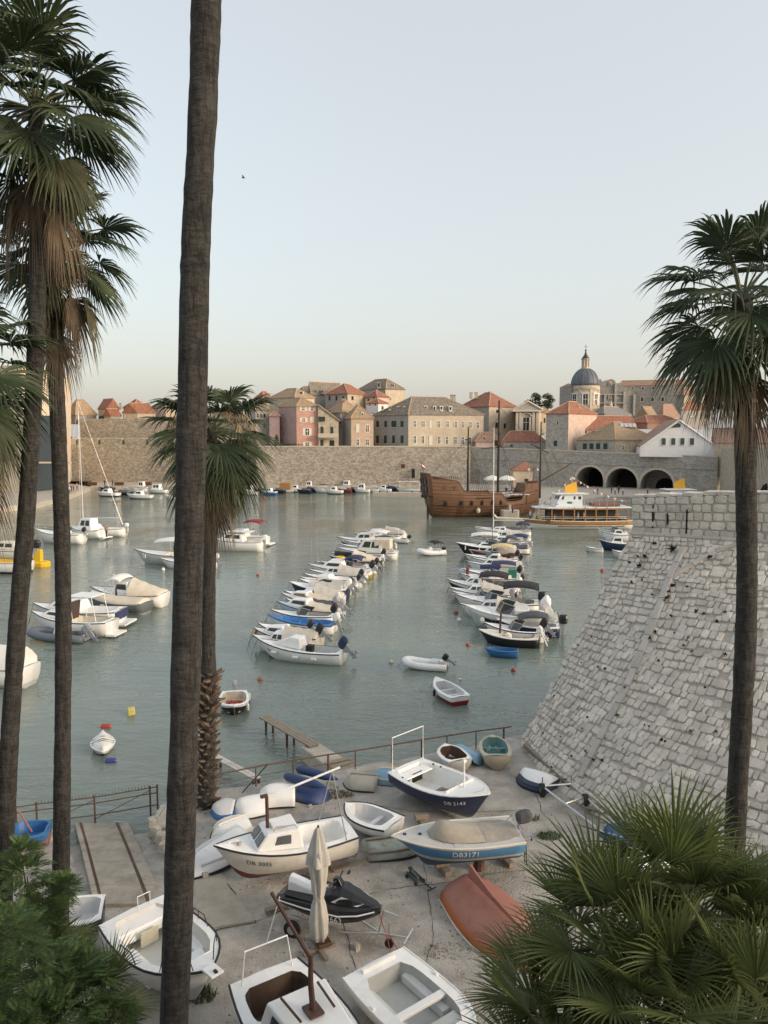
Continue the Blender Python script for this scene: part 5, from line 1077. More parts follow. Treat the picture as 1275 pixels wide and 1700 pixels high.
craft('white cabin cruiser with dark windows right of the centre trunk',335,440,914,171,2.5,.9,mats=[Mw,Mw],cab=dict(c0=.3,c1=.72,hh=.75,win=2),group=G3,mot=dict(m=Mw,s=1.3),extra=lambda t,h:MB().box((-h.L*.12,0,h.zs(.4)+.95),(h.L*.42,h.B*.7,.07)).build('hard_top',Mw,t,bevel=.02))
craft('white cruiser with small dark red bimini behind the cabin cruiser',360,448,904,171,2.4,.85,mats=[Mw,Mw],cab=dict(c0=.4,c1=.75,hh=.7,win=1),bim=dict(c0=.08,c1=.42,zt=2.6,m=Mtr),group=G3,extra=lambda t,h:MB().box((-h.L*.5-.35,0,.2),(.8,1.9,.12)).build('swim_platform',Mw,t))
craft('white glass bottom motorboat lettered on the bow quarter',54,145,902,170,2.4,1.0,mats=[Mlg,Mw],cab=dict(c0=.3,c1=.6,hh=.3,win=0,front=False),group=G3,rail=dict(hh=.5,t0=.3),text=[('GLASS',.42,.66,.6,Mbk,1)],mot=dict(tilt=.6,m=Mmt,s=1.2),scr=dict(c=.5,hh=.6))
craft('white cabin motor cruiser between the leaning trunks and the sailboat',112,178,894,170,2.6,.9,mats=[Mw,Mw],cab=dict(c0=.25,c1=.72,hh=1.25,win=2),group=G3,extra=lambda t,h:MB().box((-h.L*.5-.35,0,.2),(.8,2,.12)).build('swim_platform',Mw,t))
d_=G(150,889).y
craft('white sailboat with tall thin mast left of the centre trunk',100,212,890,174,2.5,.85,mats=[Mlg,Mw],cab=dict(c0=.4,c1=.7,hh=.4,win=2),group=G3,extra=sail(.66,ZP(723,d_),5.5,Mlg,None),name='sailboat',cat='sailboat',mot=dict(m=Mw,s=1.1),bim=None)
craft('white boat with yellow deck tubs at the left frame edge',-70,55,950,172,2.4,.9,mats=[Mbk,Mw],inside=Myl,cockpit=(.06,.7,.8),group=G3,thw=(.3,.5))
craft('wooden sided white boat behind the yellow float at the left edge',-60,60,928,172,2.4,.9,mats=[Mnv,Mcr],cab=dict(c0=.2,c1=.6,hh=.7,win=2,m=Mcr),group=G3,inside=Mcr,mot=dict(tilt=0,m=Mmt,s=2.0))
c=G(58,940); t=thing('pedal_boat','bright yellow plastic float with a tall fin beside the leaning trunk','float',(c.x,c.y,0),R(172))
MB().loft([[(x,y*w,z) for y,z in((-1,0.0),(-1,.45),(-.6,.62),(.6,.62),(1,.45),(1,0.0),(.7,-.2),(-.7,-.2))] for x,w in((-1.6,.5),(-1.2,.75),(1.2,.75),(1.7,.45))]).build('hull',Myl,t,bevel=.05)
MB().hexa([(-.9,-.3,.6),(.2,-.3,.6),(.2,.3,.6),(-.9,.3,.6)],[(-.9,-.25,1.9),(-.45,-.25,1.9),(-.45,.25,1.9),(-.9,.25,1.9)]).build('fin',Myl,t,bevel=.06)
# ---- single dinghies nearer the shore ----
def d1(t,h):
    for k in range(6): MB().box((h.L*.12+.08*(k%2),-.35+k*.14,.5),(.22,.12,.16),rz=.2*k).build('red_bag',Mred if k%2 else Mpk,t,bevel=.02)
c=G(389,1176); L=3.0
craft('small white dinghy with red bags and a grey outboard',0,0,0,-80,1.55,.45,loc=(c.x,c.y,0),L=3.0,mats=[Mbk,Mbk,Mw],bands=[(.8,0),(1,2)],deck=Mw,inside=Mbeige,cockpit=(.08,.85,.84),rub=Mw,mot=dict(m=Mmg,s=.9,tilt=.3),thw=(.55,),fen=dict(ts=(.15,.75),side=1),extra=d1,hull=dict(full=3.4),name='dinghy',cat='dinghy')
c=G(743,1157)
craft('white rowing boat with red lower hull, stern towards the shore',0,0,0,112,1.4,.48,loc=(c.x,c.y,0),L=3.1,mats=[Mrd,Mrd,Mw],bands=[(.72,0),(1,2)],deck=Mw,inside=Mlg,cockpit=(.07,.8,.82),rub=Mw,thw=(.3,.55),fen=dict(ts=(.55,),side=1,m=Mblk),name='rowing_boat',cat='dinghy')
def d3(t,h):
    tarp(h,t,.02,.98,.18,Mtw,.1,1.0)
    for x in(.38,.52,.62): MB().tube([h.pt(x,1.0,s)+Vector((0,0,.02 if abs(s)==1 else .2)) for s in(-1,1)][:1]+[(h.L*(x-.5),0,h.zs(x)+.21)]+[h.pt(x,1.0,1)+Vector((0,0,.02))],.018,4).build('lashing_rope',Mrope,t)
c=G(171,1243)
craft('white canoe shaped skiff covered with tied white sheet',0,0,0,-70,1.05,.3,loc=(c.x,c.y,0),L=2.5,mats=[Mbk,Mw],hull=dict(w0=.05,tm=.5,full=2.0,sheer=.15,aft=.1,Dr=.15),rub=Mw,extra=d3,moor=False,name='skiff',cat='dinghy')
# ---- far quay boats ----
FQ=[(160,196,824,'w','white cabin boat with dark trim by the far left quay'),(190,214,822,'k','dark moored boat in front of the far left quay'),(212,250,828,'w','low white launch off the far left quay'),(205,240,817,'t','white boat with canvas top by the left wall'),(246,275,819,'w2','white boats bow to the far quay near the trunk'),(275,292,830,'o','pale grey skiff next to the thick centre trunk'),
(400,425,822,'w2','white cabin boat under the drooping palm leaves'),(424,438,818,'k','dark boat right of the drooping palm leaves'),(437,456,822,'b','small white and blue cabin boat with red buoy'),(452,470,819,'k','dark covered boat left of the wooden cabin boat'),(464,482,818,'c','boat with square orange wooden cabin'),(480,500,817,'w','white boat right of the wooden cabin boat'),(495,513,819,'k','black hulled boat under the tan wall'),(510,524,817,'n','navy boat under the tan wall'),(524,543,818,'t','white boat with grey cover below the apricot house'),(542,566,820,'w','white speedboat below the apricot house'),(564,580,818,'r','maroon boat below the grey house front'),(578,592,817,'k','dark low boat below the grey house front'),(590,610,818,'w2','white boat below the mansion corner'),(608,626,817,'t','boat with dark awning below the mansion'),(626,646,817,'w','white boat left of the floating jetty'),(642,660,815,'n','blue covered boat behind the floating jetty'),(506,520,813,'w2','white cabin boat tucked behind the black hulled boat'),(530,546,812,'t','canvas topped boat close to the tan wall'),(550,566,812.5,'k','dark boat tucked behind the white speedboat'),(566,584,812,'w2','tall white boat close to the tan wall below the grey house'),(596,612,811.5,'k','dark boat close to the tan wall below the mansion corner'),(612,632,811,'w2','pale cabin boat close to the tan wall below the mansion'),(630,644,811,'b','blue cabin boat close to the tan wall below the mansion'),(168,186,815,'k','dark boat behind the white cabin boat at the far left quay'),(226,244,814,'w2','cabin boat close to the left wall near the centre trunk')]
for l,r,y,k,lab in FQ:
    a=dict(w=dict(mats=[Mbk,Mw],cab=dict(c0=.35,c1=.7,hh=1.0,win=1)),k=dict(mats=[Mbk,Mbk],deck=Mlg,inside=Mtgr,tp=dict(c0=.1,c1=.6,z_r=.5,m=Mtgr)),t=dict(mats=[Mgy,Mw],bim=dict(c0=.15,c1=.7,zt=1.8,m=Mtg)),w2=dict(mats=[Mlg,Mw],cab=dict(c0=.3,c1=.75,hh=1.5,win=2)),o=dict(mats=[Mlg,Mlg],inside=Mgy),b=dict(mats=[Mbl,Mbl,Mw],bands=[(.8,0),(1,2)],cab=dict(c0=.3,c1=.7,hh=.9,win=2)),c=dict(mats=[Mw,Mw],cab=dict(c0=.15,c1=.85,hh=1.7,win=0,m=paint('varnished_cabin',(.38,.19,.06),.5),wb=.85,wf=.8,rf=.02,front=False)),n=dict(mats=[Mnv,Mnv],deck=Mw,tp=dict(c0=.1,c1=.8,z_r=.5,m=Mtn)),r=dict(mats=[Mmar,Mmar],deck=Mlg,inside=Mwd))[k]
    craft(lab,l-4,r+5,y,170 if k!='c' else 178,min(2.4,(r-l)/6.0*.6),.85,group='boats along the far quay',moor=False,name='moored_boat',**a)
# floating jetty with small ferry, far quay
c=G(664,824); t=thing('floating_jetty','low grey floating jetty left of the galleon stern','jetty',(c.x,c.y,0),R(-3))
MB().loft([[(x,-1.3,-.3),(x,1.3,-.3),(x,1.3,1.0),(x,-1.3,1.0)] for x in(-6.6,-6.2,6.0)]).build('pontoon',M_quay,t,bevel=.08)
for x in(-5,-3,3,5): MB().lathe((x,-1,1.0),[(.1,0),(.1,.35),(.16,.4),(.16,.5)],8).build('bollard',M_iron,t)
craft('small white water taxi with flat roof beside the galleon stern',656,704,817,176,2.6,.9,mats=[Mw,Mw],moor=False,bim=None,extra=lambda t,h:(MB().box((0,0,h.F+1.9),(h.L*.8,2.4,.1)).build('flat_roof',Mtw,t),[MB().tube([(x,s*1.1,h.F),(x,s*1.1,h.F+1.9)],.05,5).build('roof_post',Mst,t) for x in(-h.L*.35,0,h.L*.35) for s in(1,-1)]),inside=Mgy)
# ---- buoys ----
def buoy(px,py,r,m,lab,kind='ball'):
    p=G(px,py,.05); t=thing('buoy',lab,'buoy',(p.x,p.y,0))
    if kind=='ball': MB().ell((0,0,r*.45),(r,r,r),12,8).build('float',m,t,smooth=True); MB().lathe((0,0,r*1.35),[(.04,0),(.04,.1),(.015,.12)],6).build('eye',Mgy,t)
    elif kind=='cube': MB().box((0,0,r*.6),(r*1.7,r*1.7,r*1.9),rz=.4).build('float',m,t,bevel=.04); MB().tube([(0,0,r*1.5),(0,0,r*1.8)],.03,5).build('eye',Mgy,t)
    else: MB().loft([[(x,q*math.cos(a),r*.4+q*math.sin(a)) for a in[i*.785 for i in range(8)]] for x,q in((-r*1.7,r*.6),(-r*1.5,r),(r*1.5,r),(r*1.7,r*.6))]).build('float',m,t); MB().tube([(r*1.7,0,r*.4),(r*2,0,r*.4)],.03,5).build('eye',Mgy,t)
buoy(432,1128,.17,mat('buoy_salmon',(.42,.17,.12),.6,.3,5),'salmon pink buoy in front of the white cuddy boat'); buoy(649,1099,.15,mat('buoy_cream',(.55,.52,.40),.6,.2,5),'cream buoy beside the white inflatable dinghy'); buoy(852,1113,.15,Mred,'red buoy below the blue rowing dinghy'); buoy(777,1071,.15,Mred,'red buoy at the bow of the black open boat'); buoy(814,1047,.18,Mred,'red buoy between the grey cruiser and the navy boat'); buoy(762,1030,.18,Mfen,'pale buoy at the bow of the grey cruiser'); buoy(757,1018,.2,Mred,'faded red buoy left of the grey cruiser bow')
buoy(218,1184,.22,mat('buoy_yellow',(.62,.52,.16),.6,.15,4),'square yellow block float on open water','cube'); buoy(184,1263,.14,mat('buoy_blue',(.05,.06,.26),.5,.15,4),'small blue can float below the covered skiff','can'); buoy(176,1206,.14,Mred,'red can float behind the covered skiff','can'); buoy(428,955,.16,Mred,'red buoy on open water right of the centre trunk'); buoy(271,946,.2,Mfen,'white ball buoy below the long canopy boat'); buoy(764,1127,.09,Mfen,'tiny white float above the red and white rowing boat'); buoy(543,941,.2,Mred,'red buoy at the bow of the navy tent cover boat'); buoy(1000,948,.22,Mred,'red buoy left of the bastion slope'); buoy(438,827,.35,Mred,'pinkish buoy off the far quay')
p=G(192,958); t=thing('seagull','white and dark seagull floating near the leaning trunks','bird',(p.x,p.y,0),2.9); MB().loft([[(x,y*w,.06+z*w+dz) for y,z in((-1,0),(-.7,.7),(0,1),(.7,.7),(1,0),(.6,-.5),(-.6,-.5))] for x,w,dz in((-.32,.02,.1),(-.2,.09,.05),(.0,.14,.04),(.14,.11,.06),(.2,.06,.14),(.22,.055,.2),(.27,.05,.24),(.31,.02,.24),(.38,.008,.22))]).build('body',[Mfen],t,smooth=True); MB().hexa([(-.4,-.13,.12),(.08,-.13,.08),(.08,-.1,.08),(-.4,-.05,.12)],[(-.36,-.12,.2),(.06,-.12,.18),(.06,-.06,.18),(-.36,-.05,.2)]).build('wing',Mtgr,t)
# =================== GALLEON AND PASSENGER BOATS ===================
Mgw=mat('galleon_wood',(.165,.085,.046),.55,.32,1.1,stretch=(.5,.5,9),bump=.3,bscale=2,stain=.5,stcol=(.12,.06,.035),stscale=.7); Mgd=mat('galleon_dark_wood',(.085,.045,.028),.65,.25,2); Mmast=mat('mast_black_brown',(.03,.022,.018),.6,.25,2)
def galleon():
    c=G(800,858); t=thing('galleon','wooden galleon with three dark masts moored in the harbour','ship',(c.x+.3,c.y+2,0),R(15)); t.scale=(.93,1,1.0)
    # stations: x, half beam, keel z, deck z
    ST=[(-11.2,2.2,.9,7.6),(-10.6,2.5,.1,7.5),(-9,2.9,-.6,7.1),(-7.4,3.15,-1,6.8),(-6.2,3.25,-1,6.6),(-5.0,3.3,-1,4.75),(-2,3.4,-1,4.4),(1.2,3.4,-1,4.35),(2.6,3.35,-1,4.4),(3.8,3.3,-1,2.75),(6,3.0,-1,2.8),(7.2,2.7,-1,3.0),(8.2,2.3,-.9,4.9),(10,1.5,-.5,5.3),(11.4,.7,.4,5.6),(12.2,.12,1.6,5.8)]
    V=[0,.1,.2,.3,.4,.5,.6,.7,.8,.9,1.0]
    def pt(s,v,side):
        x,b,zk,zt=s; z=zk+(zt-zk)*v; w=b*min(1,(1-(1-min(1,v*1.0+.0))**3.2)); zz=z
        w*= 1-.16*max(0,(z-2.2)/5.5); return Vector((x-(.9 if x<-10 else 0)*v*.9,side*w,zz))
    mb=MB(); n=len(V)
    for side in(1,-1):
        P=[pt(s,v,side) for s in ST for v in V]
        mb.add(P,[(i*n+j,(i+1)*n+j,(i+1)*n+j+1,i*n+j+1) if side>0 else (i*n+j,i*n+j+1,(i+1)*n+j+1,(i+1)*n+j) for i in range(len(ST)-1) for j in range(n-1)])
    mb.add([pt(ST[0],v,1) for v in V]+[pt(ST[0],v,-1) for v in V],[(j,j+1,n+j+1,n+j) for j in range(n-1)])
    hl=dedupe(mb).build('hull',Mgw,t)
    # deck planes
    mb=MB()
    for a,b,dz in((0,4,-.7),(5,8,-.8),(9,11,-.7),(12,15,-.6)):
        for i in range(a,b): mb.add([pt(ST[i],1,1)+UP*dz,pt(ST[i+1],1,1)+UP*dz,pt(ST[i+1],1,-1)+UP*dz,pt(ST[i],1,-1)+UP*dz],[(0,1,2,3)])
    mb.build('deck',Mwdl,t)
    for z0 in(.45,.95,1.5,2.0,3.0,3.5,4.1):      # planking strakes and wales
        for side in(1,-1):
            pts=[]
            for s in ST:
                v=(z0+.12*((s[0]/10)**2)*3-s[2])/(s[3]-s[2])
                if 0<v<1: pts.append(pt(s,v,side)+Vector((0,side*.03,0)))
            if len(pts)>2: MB().tube(pts,.10 if z0 in(2.0,4.1) else .05,5).build('wale',Mgd if z0 in(2.0,) else Mgw,hl)
    for z0 in(5.0,5.6,6.2,6.8):
        for side in(1,-1):
            pts=[]
            for s in ST[:5]:
                v=(z0+.02*(s[0]+7)**2-s[2])/(s[3]-s[2]); 
                if 0<v<1.01: pts.append(pt(s,v,side)+Vector((0,side*.03,0)))
            if len(pts)>1: MB().tube(pts,.06,5).build('wale',Mgw,hl)
    for side in(1,-1): MB().tube([pt(s,1,side) for s in ST],.11,6).build('gunwale',Mgw,t)
    def at(x,z,side):
        for a,b in zip(ST,ST[1:]):
            if a[0]<=x<=b[0]:
                q=(x-a[0])/(b[0]-a[0]); s=tuple(u+(w-u)*q for u,w in zip(a,b)); return pt(s,(z-s[2])/(s[3]-s[2]),side)
    for side in(-1,1):
        for x,z,w,h in((-8.6,2.7,.62,1.1),(-5.6,2.75,.55,.85),(-3.6,2.7,.55,.9),(-1.5,2.7,.55,.9),(.6,2.7,.5,.85),(2.4,2.7,.4,.8),(-8.8,5.5,.5,.75),(-6.9,5.4,.5,.7)):
            p=at(x,z,side)+Vector((0,side*.02,0)); o=MB().prism([(0,0)],0,0) if 0 else MB()
            q=[(p.x-w/2,p.z-h/2),(p.x+w/2,p.z-h/2),(p.x+w/2,p.z+h*.25),(p.x+w*.25,p.z+h*.5),(p.x-w*.25,p.z+h*.5),(p.x-w/2,p.z+h*.25)]
            o.add([(a,p.y-side*.25,b) for a,b in q]+[(a,p.y+side*.05,b) for a,b in q],[tuple(range(6)),tuple(range(11,5,-1))]+[(i,(i+1)%6,6+(i+1)%6,6+i) for i in range(6)]); o.build('gun_port',M_hole if z<5 else Mgd,hl)
    # stern gallery: overhanging transom panels with dark windows
    MB().hexa([(-11.9,-2.1,4.0),(-11.2,-2.4,4.0),(-11.2,2.4,4.0),(-11.9,2.1,4.0)],[(-12.3,-1.9,8.0),(-11.6,-2.1,8.0),(-11.6,2.1,8.0),(-12.3,1.9,8.0)]).build('stern_gallery',Mgd,t)
    for z in(5.2,6.6):
        for y in(-1.3,0,1.3): MB().box((-12.12-(z-4)*.1,y,z),(.12,.7,.8)).build('stern_window',M_glass,t)
    MB().box((-11.3,0,.6),(.35,.4,3.4)).build('rudder',Mbk,t)
    for k in range(7): MB().box((-11.9,-1.8+.6*k,3.7),(.3,.25,.5)).build('carved_bracket',Mgd,t)
    for side in(-1,1):
        for k in range(6): 
            p=at(-2.2+.55*k,4.0,side); MB().tube([p+Vector((0,side*.15,-.1)),Vector((-1.6+.25*k,side*.5,8.5))],.03,4).build('shroud',Mmast,t)
        MB().box(at(-.8,3.6,side)+Vector((0,side*.2,0)),(3.2,.35,.12)).build('channel',Mgd,t)
    def mast(x,zt,r,z0,yards,nest=None):
        m=MB().tube([(x,0,z0),(x,0,(z0+zt)/2),(x,0,zt)],r,8,r2=r*.55).build('mast',Mmast,t)
        for z,L,a in yards: MB().tube([(x-L/2*math.cos(a),.3-L/2*.3,z-L/2*math.sin(a)),(x+L/2*math.cos(a),.3+L/2*.3,z+L/2*math.sin(a))],.1,6).build('yard',Mmast,m)
        if nest: MB().lathe((x,0,nest),[(.5,0),(.95,.15),(1.05,1.1),(.95,1.1),(.85,.2)],12).build('crows_nest',Mgd,m)
        return m
    s=139/FPX
    mast(-3.1,ZP(709,140),.26,3.5,[(14.0,1.2,.1)]); mast(3.3,ZP(664,141),.30,2,[(ZP(743,141),8,.03)],ZP(741,141)); mast(12.4,ZP(700,143),.24,3,[(ZP(745,143),5,-.35)])
    for a,b in(((-3.1,0,14),(-11,0,7.5)),((3.3,0,18),(-3.1,0,12)),((3.3,0,20),(12.4,0,12)),((12.4,0,16),(18,0,6.5)),((3.3,0,16),(-1.8,-3,4.4)),((3.3,0,16),(4.8,-3,3)),((3.3,0,16),(5.6,-2.9,3)),((-3.1,0,13),(-5,-3,4.8)),((-3.1,0,13),(0,-3,4.5)),((12.4,0,14),(9.5,-2,5)),((12.4,0,14),(11,-2,5)),((12.4,0,14),(14.5,-1,5)),((3.3,0,15),(7.2,-2.6,3)),((12.4,0,13),(8.4,-2,5)),((12.4,0,12),(16,-.5,5))): MB().tube([a,b],.028,4).build('rigging_line',Mmast,t)
    MB().tube([(10.5,0,5.2),(19.5,0,9.5)],.2,7,r2=.08).build('bowsprit',Mgd,t)
    mb=MB(); mb.box((6.3,0,3.9),(5.4,4.6,.12)); mb.build('deck_awning',Mtw,t)
    for x in(4,8.5):
        for y in(-2.1,2.1): MB().tube([(x,y,2.4),(x,y,3.9)],.06,5).build('awning_post',Mgd,t)
    MB().hexa([(8.2,-2,4.4),(11.5,-.9,4.8),(11.5,.9,4.8),(8.2,2,4.4)],[(8.2,-2,5.9),(11.5,-.9,6.3),(11.5,.9,6.3),(8.2,2,5.9)]).build('forecastle',Mgw,t)
    for k in range(16): MB().lathe((8.3+.2*k,-2+.07*k,5.9),[(.05,0),(.09,.25),(.05,.5)],6).build('baluster',Mgd,t)
    for k in range(12): MB().lathe((-10.8+.4*k,-2.35-.04*k,7.0),[(.06,0),(.10,.25),(.05,.55)],6).build('baluster',Mgd,t)
    p=at(-2.2,1.1,-1); MB().ell((p.x,p.y-.45,1.3),(.42,.42,.5)).build('round_fender',Mtp,t)
    MB().tube([(-12.1,0,8),(-12.9,0,10.2)],.05,5).build('flagstaff',Mgd,t)
    for k,m in enumerate((mat('flag_red',(.5,.03,.03),.8,.05),Mtw,mat('flag_blue',(.03,.06,.30),.8,.05))): MB().hexa([(-12.75,-.02,9.7-.3*k),(-11.9,.2,9.2-.3*k),(-11.9,.24,9.2-.3*k),(-12.75,.02,9.7-.3*k)][::-1],[(-12.8,-.02,9.98-.3*k),(-11.9,.2,9.48-.3*k),(-11.9,.24,9.48-.3*k),(-12.8,.02,9.98-.3*k)]).build('flag',m,t)
galleon()
Mvarn=mat('varnished_wood',(.34,.17,.06),.45,.22,2,stretch=(1,4,4)); Mflag=mat('yellow_flag',(.75,.40,.03),.8,.08,3); Mbluedeck=mat('pale_blue_deck_paint',(.50,.62,.72),.5,.08)
def person(px,py,z,lab,cl,par=None,sit=False,loc=None,hd=0,legs=(.05,.06,.09),skin=(.42,.26,.19)):
    p=Vector(loc) if loc is not None else G(px,py,z)
    t=thing('person',lab,'person',p,hd); mb=MB(); s=.62 if sit else 1
    # one continuous body: feet, legs, torso, neck, head
    def ring(x,y,z,a,b,n=8): return [(x+a*math.cos(q*2*math.pi/n),y+b*math.sin(q*2*math.pi/n),z) for q in range(n)]
    rs=[(.0,.0,0,.13,.14,1),(0,0,.08,.12,.10,1),(0,0,.45,.14,.11,1),(0,0,.80,.18,.13,1),(0,0,.95,.185,.13,0),(0,0,1.12,.155,.11,0),(0,0,1.32,.205,.125,0),(0,0,1.43,.19,.10,0),(0,0,1.48,.07,.06,2),(0,0,1.53,.06,.065,2),(0,.01,1.58,.085,.095,2),(0,.01,1.66,.085,.10,2),(0,.01,1.72,.08,.09,3),(0,0,1.76,.04,.05,3)]
    rr=[ring(x,y,z*(1 if not sit else (.5 if z<.8 else 1))-(0 if not sit else (0 if z<.8 else .4)),a,b) for x,y,z,a,b,_ in rs]
    for i in range(len(rr)-1): mb.loft([rr[i],rr[i+1]],caps=False,m=rs[i][5])
    mb.add(rr[-1],[tuple(range(8))],3)
    dz=-.4 if sit else 0
    for sd in(-1,1):
        mb.tube([(sd*.19,0,1.40+dz),(sd*.25,.03,1.15+dz),(sd*.24,-.05,.95+dz),(sd*.22,-.1,.82+dz)],.05,6,m=0,r2=.035); mb.ell((sd*.22,-.11,.78+dz),(.035,.04,.06),6,4,m=2)
    mm=[mat('cloth_%d%d%d'%tuple(int(99*v) for v in cl),cl,.9,.1,6),mat('legs_%d%d%d'%tuple(int(99*v) for v in legs),legs,.9,.1,6),mat('skin',skin,.6,.05),mat('hair_dark',(.03,.022,.016),.8,.2)]
    mb=dedupe(mb); mb.build('body',mm,t,smooth=True); return t
def ferry(label,cx,y,wpx,hd,lab2,people=True,bunting=True):
    c=G(cx,y); s=FPX/c.y; L=wpx/s; t=thing('passenger_boat',label,'passenger boat',(c.x,c.y,0),R(hd)); h=Hull(L,4.2,1.25,Dr=.5,w0=.85,sheer=.25,rake=.05,k=3.2,full=2.8)
    dedupe(hull_mesh(h,[(.55,0),(.72,0),(1,1)])).build('hull',[Mw,Mvarn],t,smooth=True)
    deck_and_well(h,t,.04,.9,.94,1.0,Mvarn,Mwdl)
    for sd in(1,-1):
        MB().tube([h.pt(x,1,sd)+UP*.04 for x in TS],.07,6).build('rub_rail',Mcr,t)
        MB().tube([h.pt(x,.56,sd)+Vector((0,sd*.03,0)) for x in(.1,.3,.5,.7)],.07,5).build('side_strake',Mbk,t)
        MB().tube([h.pt(x,.70,sd)+Vector((0,sd*.02,0)) for x in TS],.05,5).build('wood_strake',Mwd,t)
    zd=1.15; zr=3.35
    for sd in(1,-1):
        for k in range(9):
            x=-L*.43+L*.78*k/8; yy=h.hb(x/L+.5)*.94
            MB().box((x,sd*yy,(zd+zr)/2+.1),(.16,.14,zr-zd+.1)).build('post',Mvarn,t)
        for z in(1.75,2.0):
            MB().tube([(-L*.43+L*.78*k/8,sd*h.hb(-.43+.78*k/8+.5)*.94,z) for k in range(9)],.035,5).build('side_rail',Mcr,t)
        MB().tube([(-L*.43+L*.78*k/8,sd*h.hb(-.43+.78*k/8+.5)*.94,zr-.15) for k in range(9)],.1,5).build('header_beam',Mvarn,t)
    # saloon interior: benches, and an added dark box for the shade inside
    for k in range(7):
        for yy in(-1.1,1.1): MB().box((-L*.38+L*.11*k,yy,1.35),(.5,1.1,.5)).build('bench',Mgd,t)
    MB().box((-L*.03,0,2.1),(L*.62,1.5,1.9)).build('saloon_shade_box',mat('saloon_shadow_brown',(.035,.026,.02),.7,.2),t)
    P=[(-L*.46,-1.95),(L*.30,-1.95),(L*.40,-1.2),(L*.40,1.2),(L*.30,1.95),(-L*.46,1.95)]
    MB().prism(P,zr,zr+.16).build('saloon_roof',Mtw,t); MB().prism([(a*.985,b*.97) for a,b in P],zr+.163,zr+.19).build('upper_deck',Mbluedeck,t)
    b=[Vector((-.5*1.0,-1.3,zr+.19)),Vector((L*.22,-1.3,zr+.19)),Vector((L*.22,1.3,zr+.19)),Vector((-.5,1.3,zr+.19))]; tp=[Vector((-.4,-1.2,zr+2.1)),Vector((L*.17,-1.2,zr+2.1)),Vector((L*.17,1.2,zr+2.1)),Vector((-.4,1.2,zr+2.1))]
    w=MB().hexa(b,tp).build('wheelhouse',paint('wheelhouse_white',(.68,.73,.76),.4),t,bevel=.05)
    for q,us in(((b[2],b[3],tp[3],tp[2]),((.12,.2),(.62,.7),(.82,.95))),((b[0],b[1],tp[1],tp[0]),((.05,.18),(.3,.38),(.75,.86))),((b[1],b[2],tp[2],tp[1]),((.08,.45),(.55,.92)))):
        for u0,u1 in us: MB().panel(q,u0,u1,.6,.86,.02,.04).build('window',M_glass,w)
    q=(b[2],b[3],tp[3],tp[2]); mb=MB(); mb.ell((L*.09,1.27,zr+.85),(.5,.04,.18),12,6); mb.build('emblem',Mgn,w)
    MB().lathe((L*.2,1.1,zr+.6),[(.18,-.06),(.3,0),(.18,.06),(.1,0)],12).build('ring_buoy',Mpk,t)
    MB().box((L*.08-.2,0,zr+2.2),(L*.30,3.1,.12)).build('wheelhouse_roof',Mtw,t,bevel=.03)
    MB().tube([(L*.06,0,zr+2.2),(L*.05,0,zr+4.9)],.06,6).build('mast',Mst,t)
    MB().hexa([(L*.06-1.1,0,zr+2.35),(L*.06+.9,.0,zr+2.35),(L*.06+.9,.05,zr+2.35),(L*.06-1.1,.05,zr+2.35)],[(L*.06-.85,0,zr+4.1),(L*.06+.95,0,zr+3.4),(L*.06+.95,.05,zr+3.4),(L*.06-.85,.05,zr+4.1)]).build('flag',Mflag,t)
    MB().box((-L*.25,0,zr+.45),(L*.24,2.6,.45)).build('bench_stack',mat('rust_cushions',(.22,.10,.07),.8,.3,5),t,bevel=.08)
    for sd in(1,-1):
        MB().tube([(-.6,sd*1.85,zr+1.15),(-L*.44,sd*1.85,zr+1.15)],.03,5).build('upper_rail',Mst,t)
        for k in range(7): x=-.6-(L*.44-.6)*k/6; MB().tube([(x,sd*1.85,zr+.19),(x,sd*1.85,zr+1.15)],.025,5).build('rail_post',Mst,t)
    MB().ell((-L*.5+.1,1.2,1.1),(.4,.4,.4)).build('round_fender',Mfen,t)
    for sd in(-.4,.4): MB().tube([(L*.40,sd,1.4),(L*.33,sd,zr+.2)],.05,5).build('ladder_rail',Mcr,t)
    for k in range(6): MB().box((L*.40-L*.07*k/6,0,1.55+.3*k),(.12,.8,.04)).build('ladder_step',Mcr,t)
    if bunting:
        top=Vector((L*.05,0,zr+4.9))
        for e in(Vector((L*.46,0,2.2)),Vector((-L*.46,0,zr+.9))):
            pts=[top+(e-top)*k/16-UP*math.sin(math.pi*k/16)*.5 for k in range(17)]; MB().tube(pts,.015,4).build('bunting_line',Mrope,t)
            mb=MB()
            for k in range(16):
                a,b_=pts[k],pts[k+1]; q=(a+b_)/2; mb.add([a+(b_-a)*.12,b_-(b_-a)*.12,q-UP*.42],[(0,1,2)],k%2)
            mb.build('bunting_flags',[Mtw,Mpk],t)
    if people:
        M=Matrix.Translation((c.x,c.y,0))@Matrix.Rotation(R(hd),4,'Z')
        for k,(x,yy,cl,lab,sit) in enumerate(((L*.22,1.0,(.5,.5,.5),'person in pale grey sitting in the passenger boat near the bow',True),(L*.01,1.2,(.72,.72,.70),'person in white shirt at the open side of the passenger boat',False),(-L*.045,1.0,(.70,.70,.72),'second person in white standing beside the first on the passenger boat',False),(L*.43,.2,(.55,.6,.68),'person in pale blue at the bow ladder of the passenger boat',False))):
            p=M@Vector((x,yy,1.0 if k<3 else 1.25)); person(0,0,0,lab,cl,sit=sit,loc=p,hd=R(hd)+math.pi/2)
    return t
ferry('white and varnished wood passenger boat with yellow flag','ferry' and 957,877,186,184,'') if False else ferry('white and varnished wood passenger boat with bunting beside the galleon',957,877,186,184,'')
ferry('second white passenger boat, only roof and yellow flag above the bastion',1135,866,170,184,'',people=False,bunting=False)
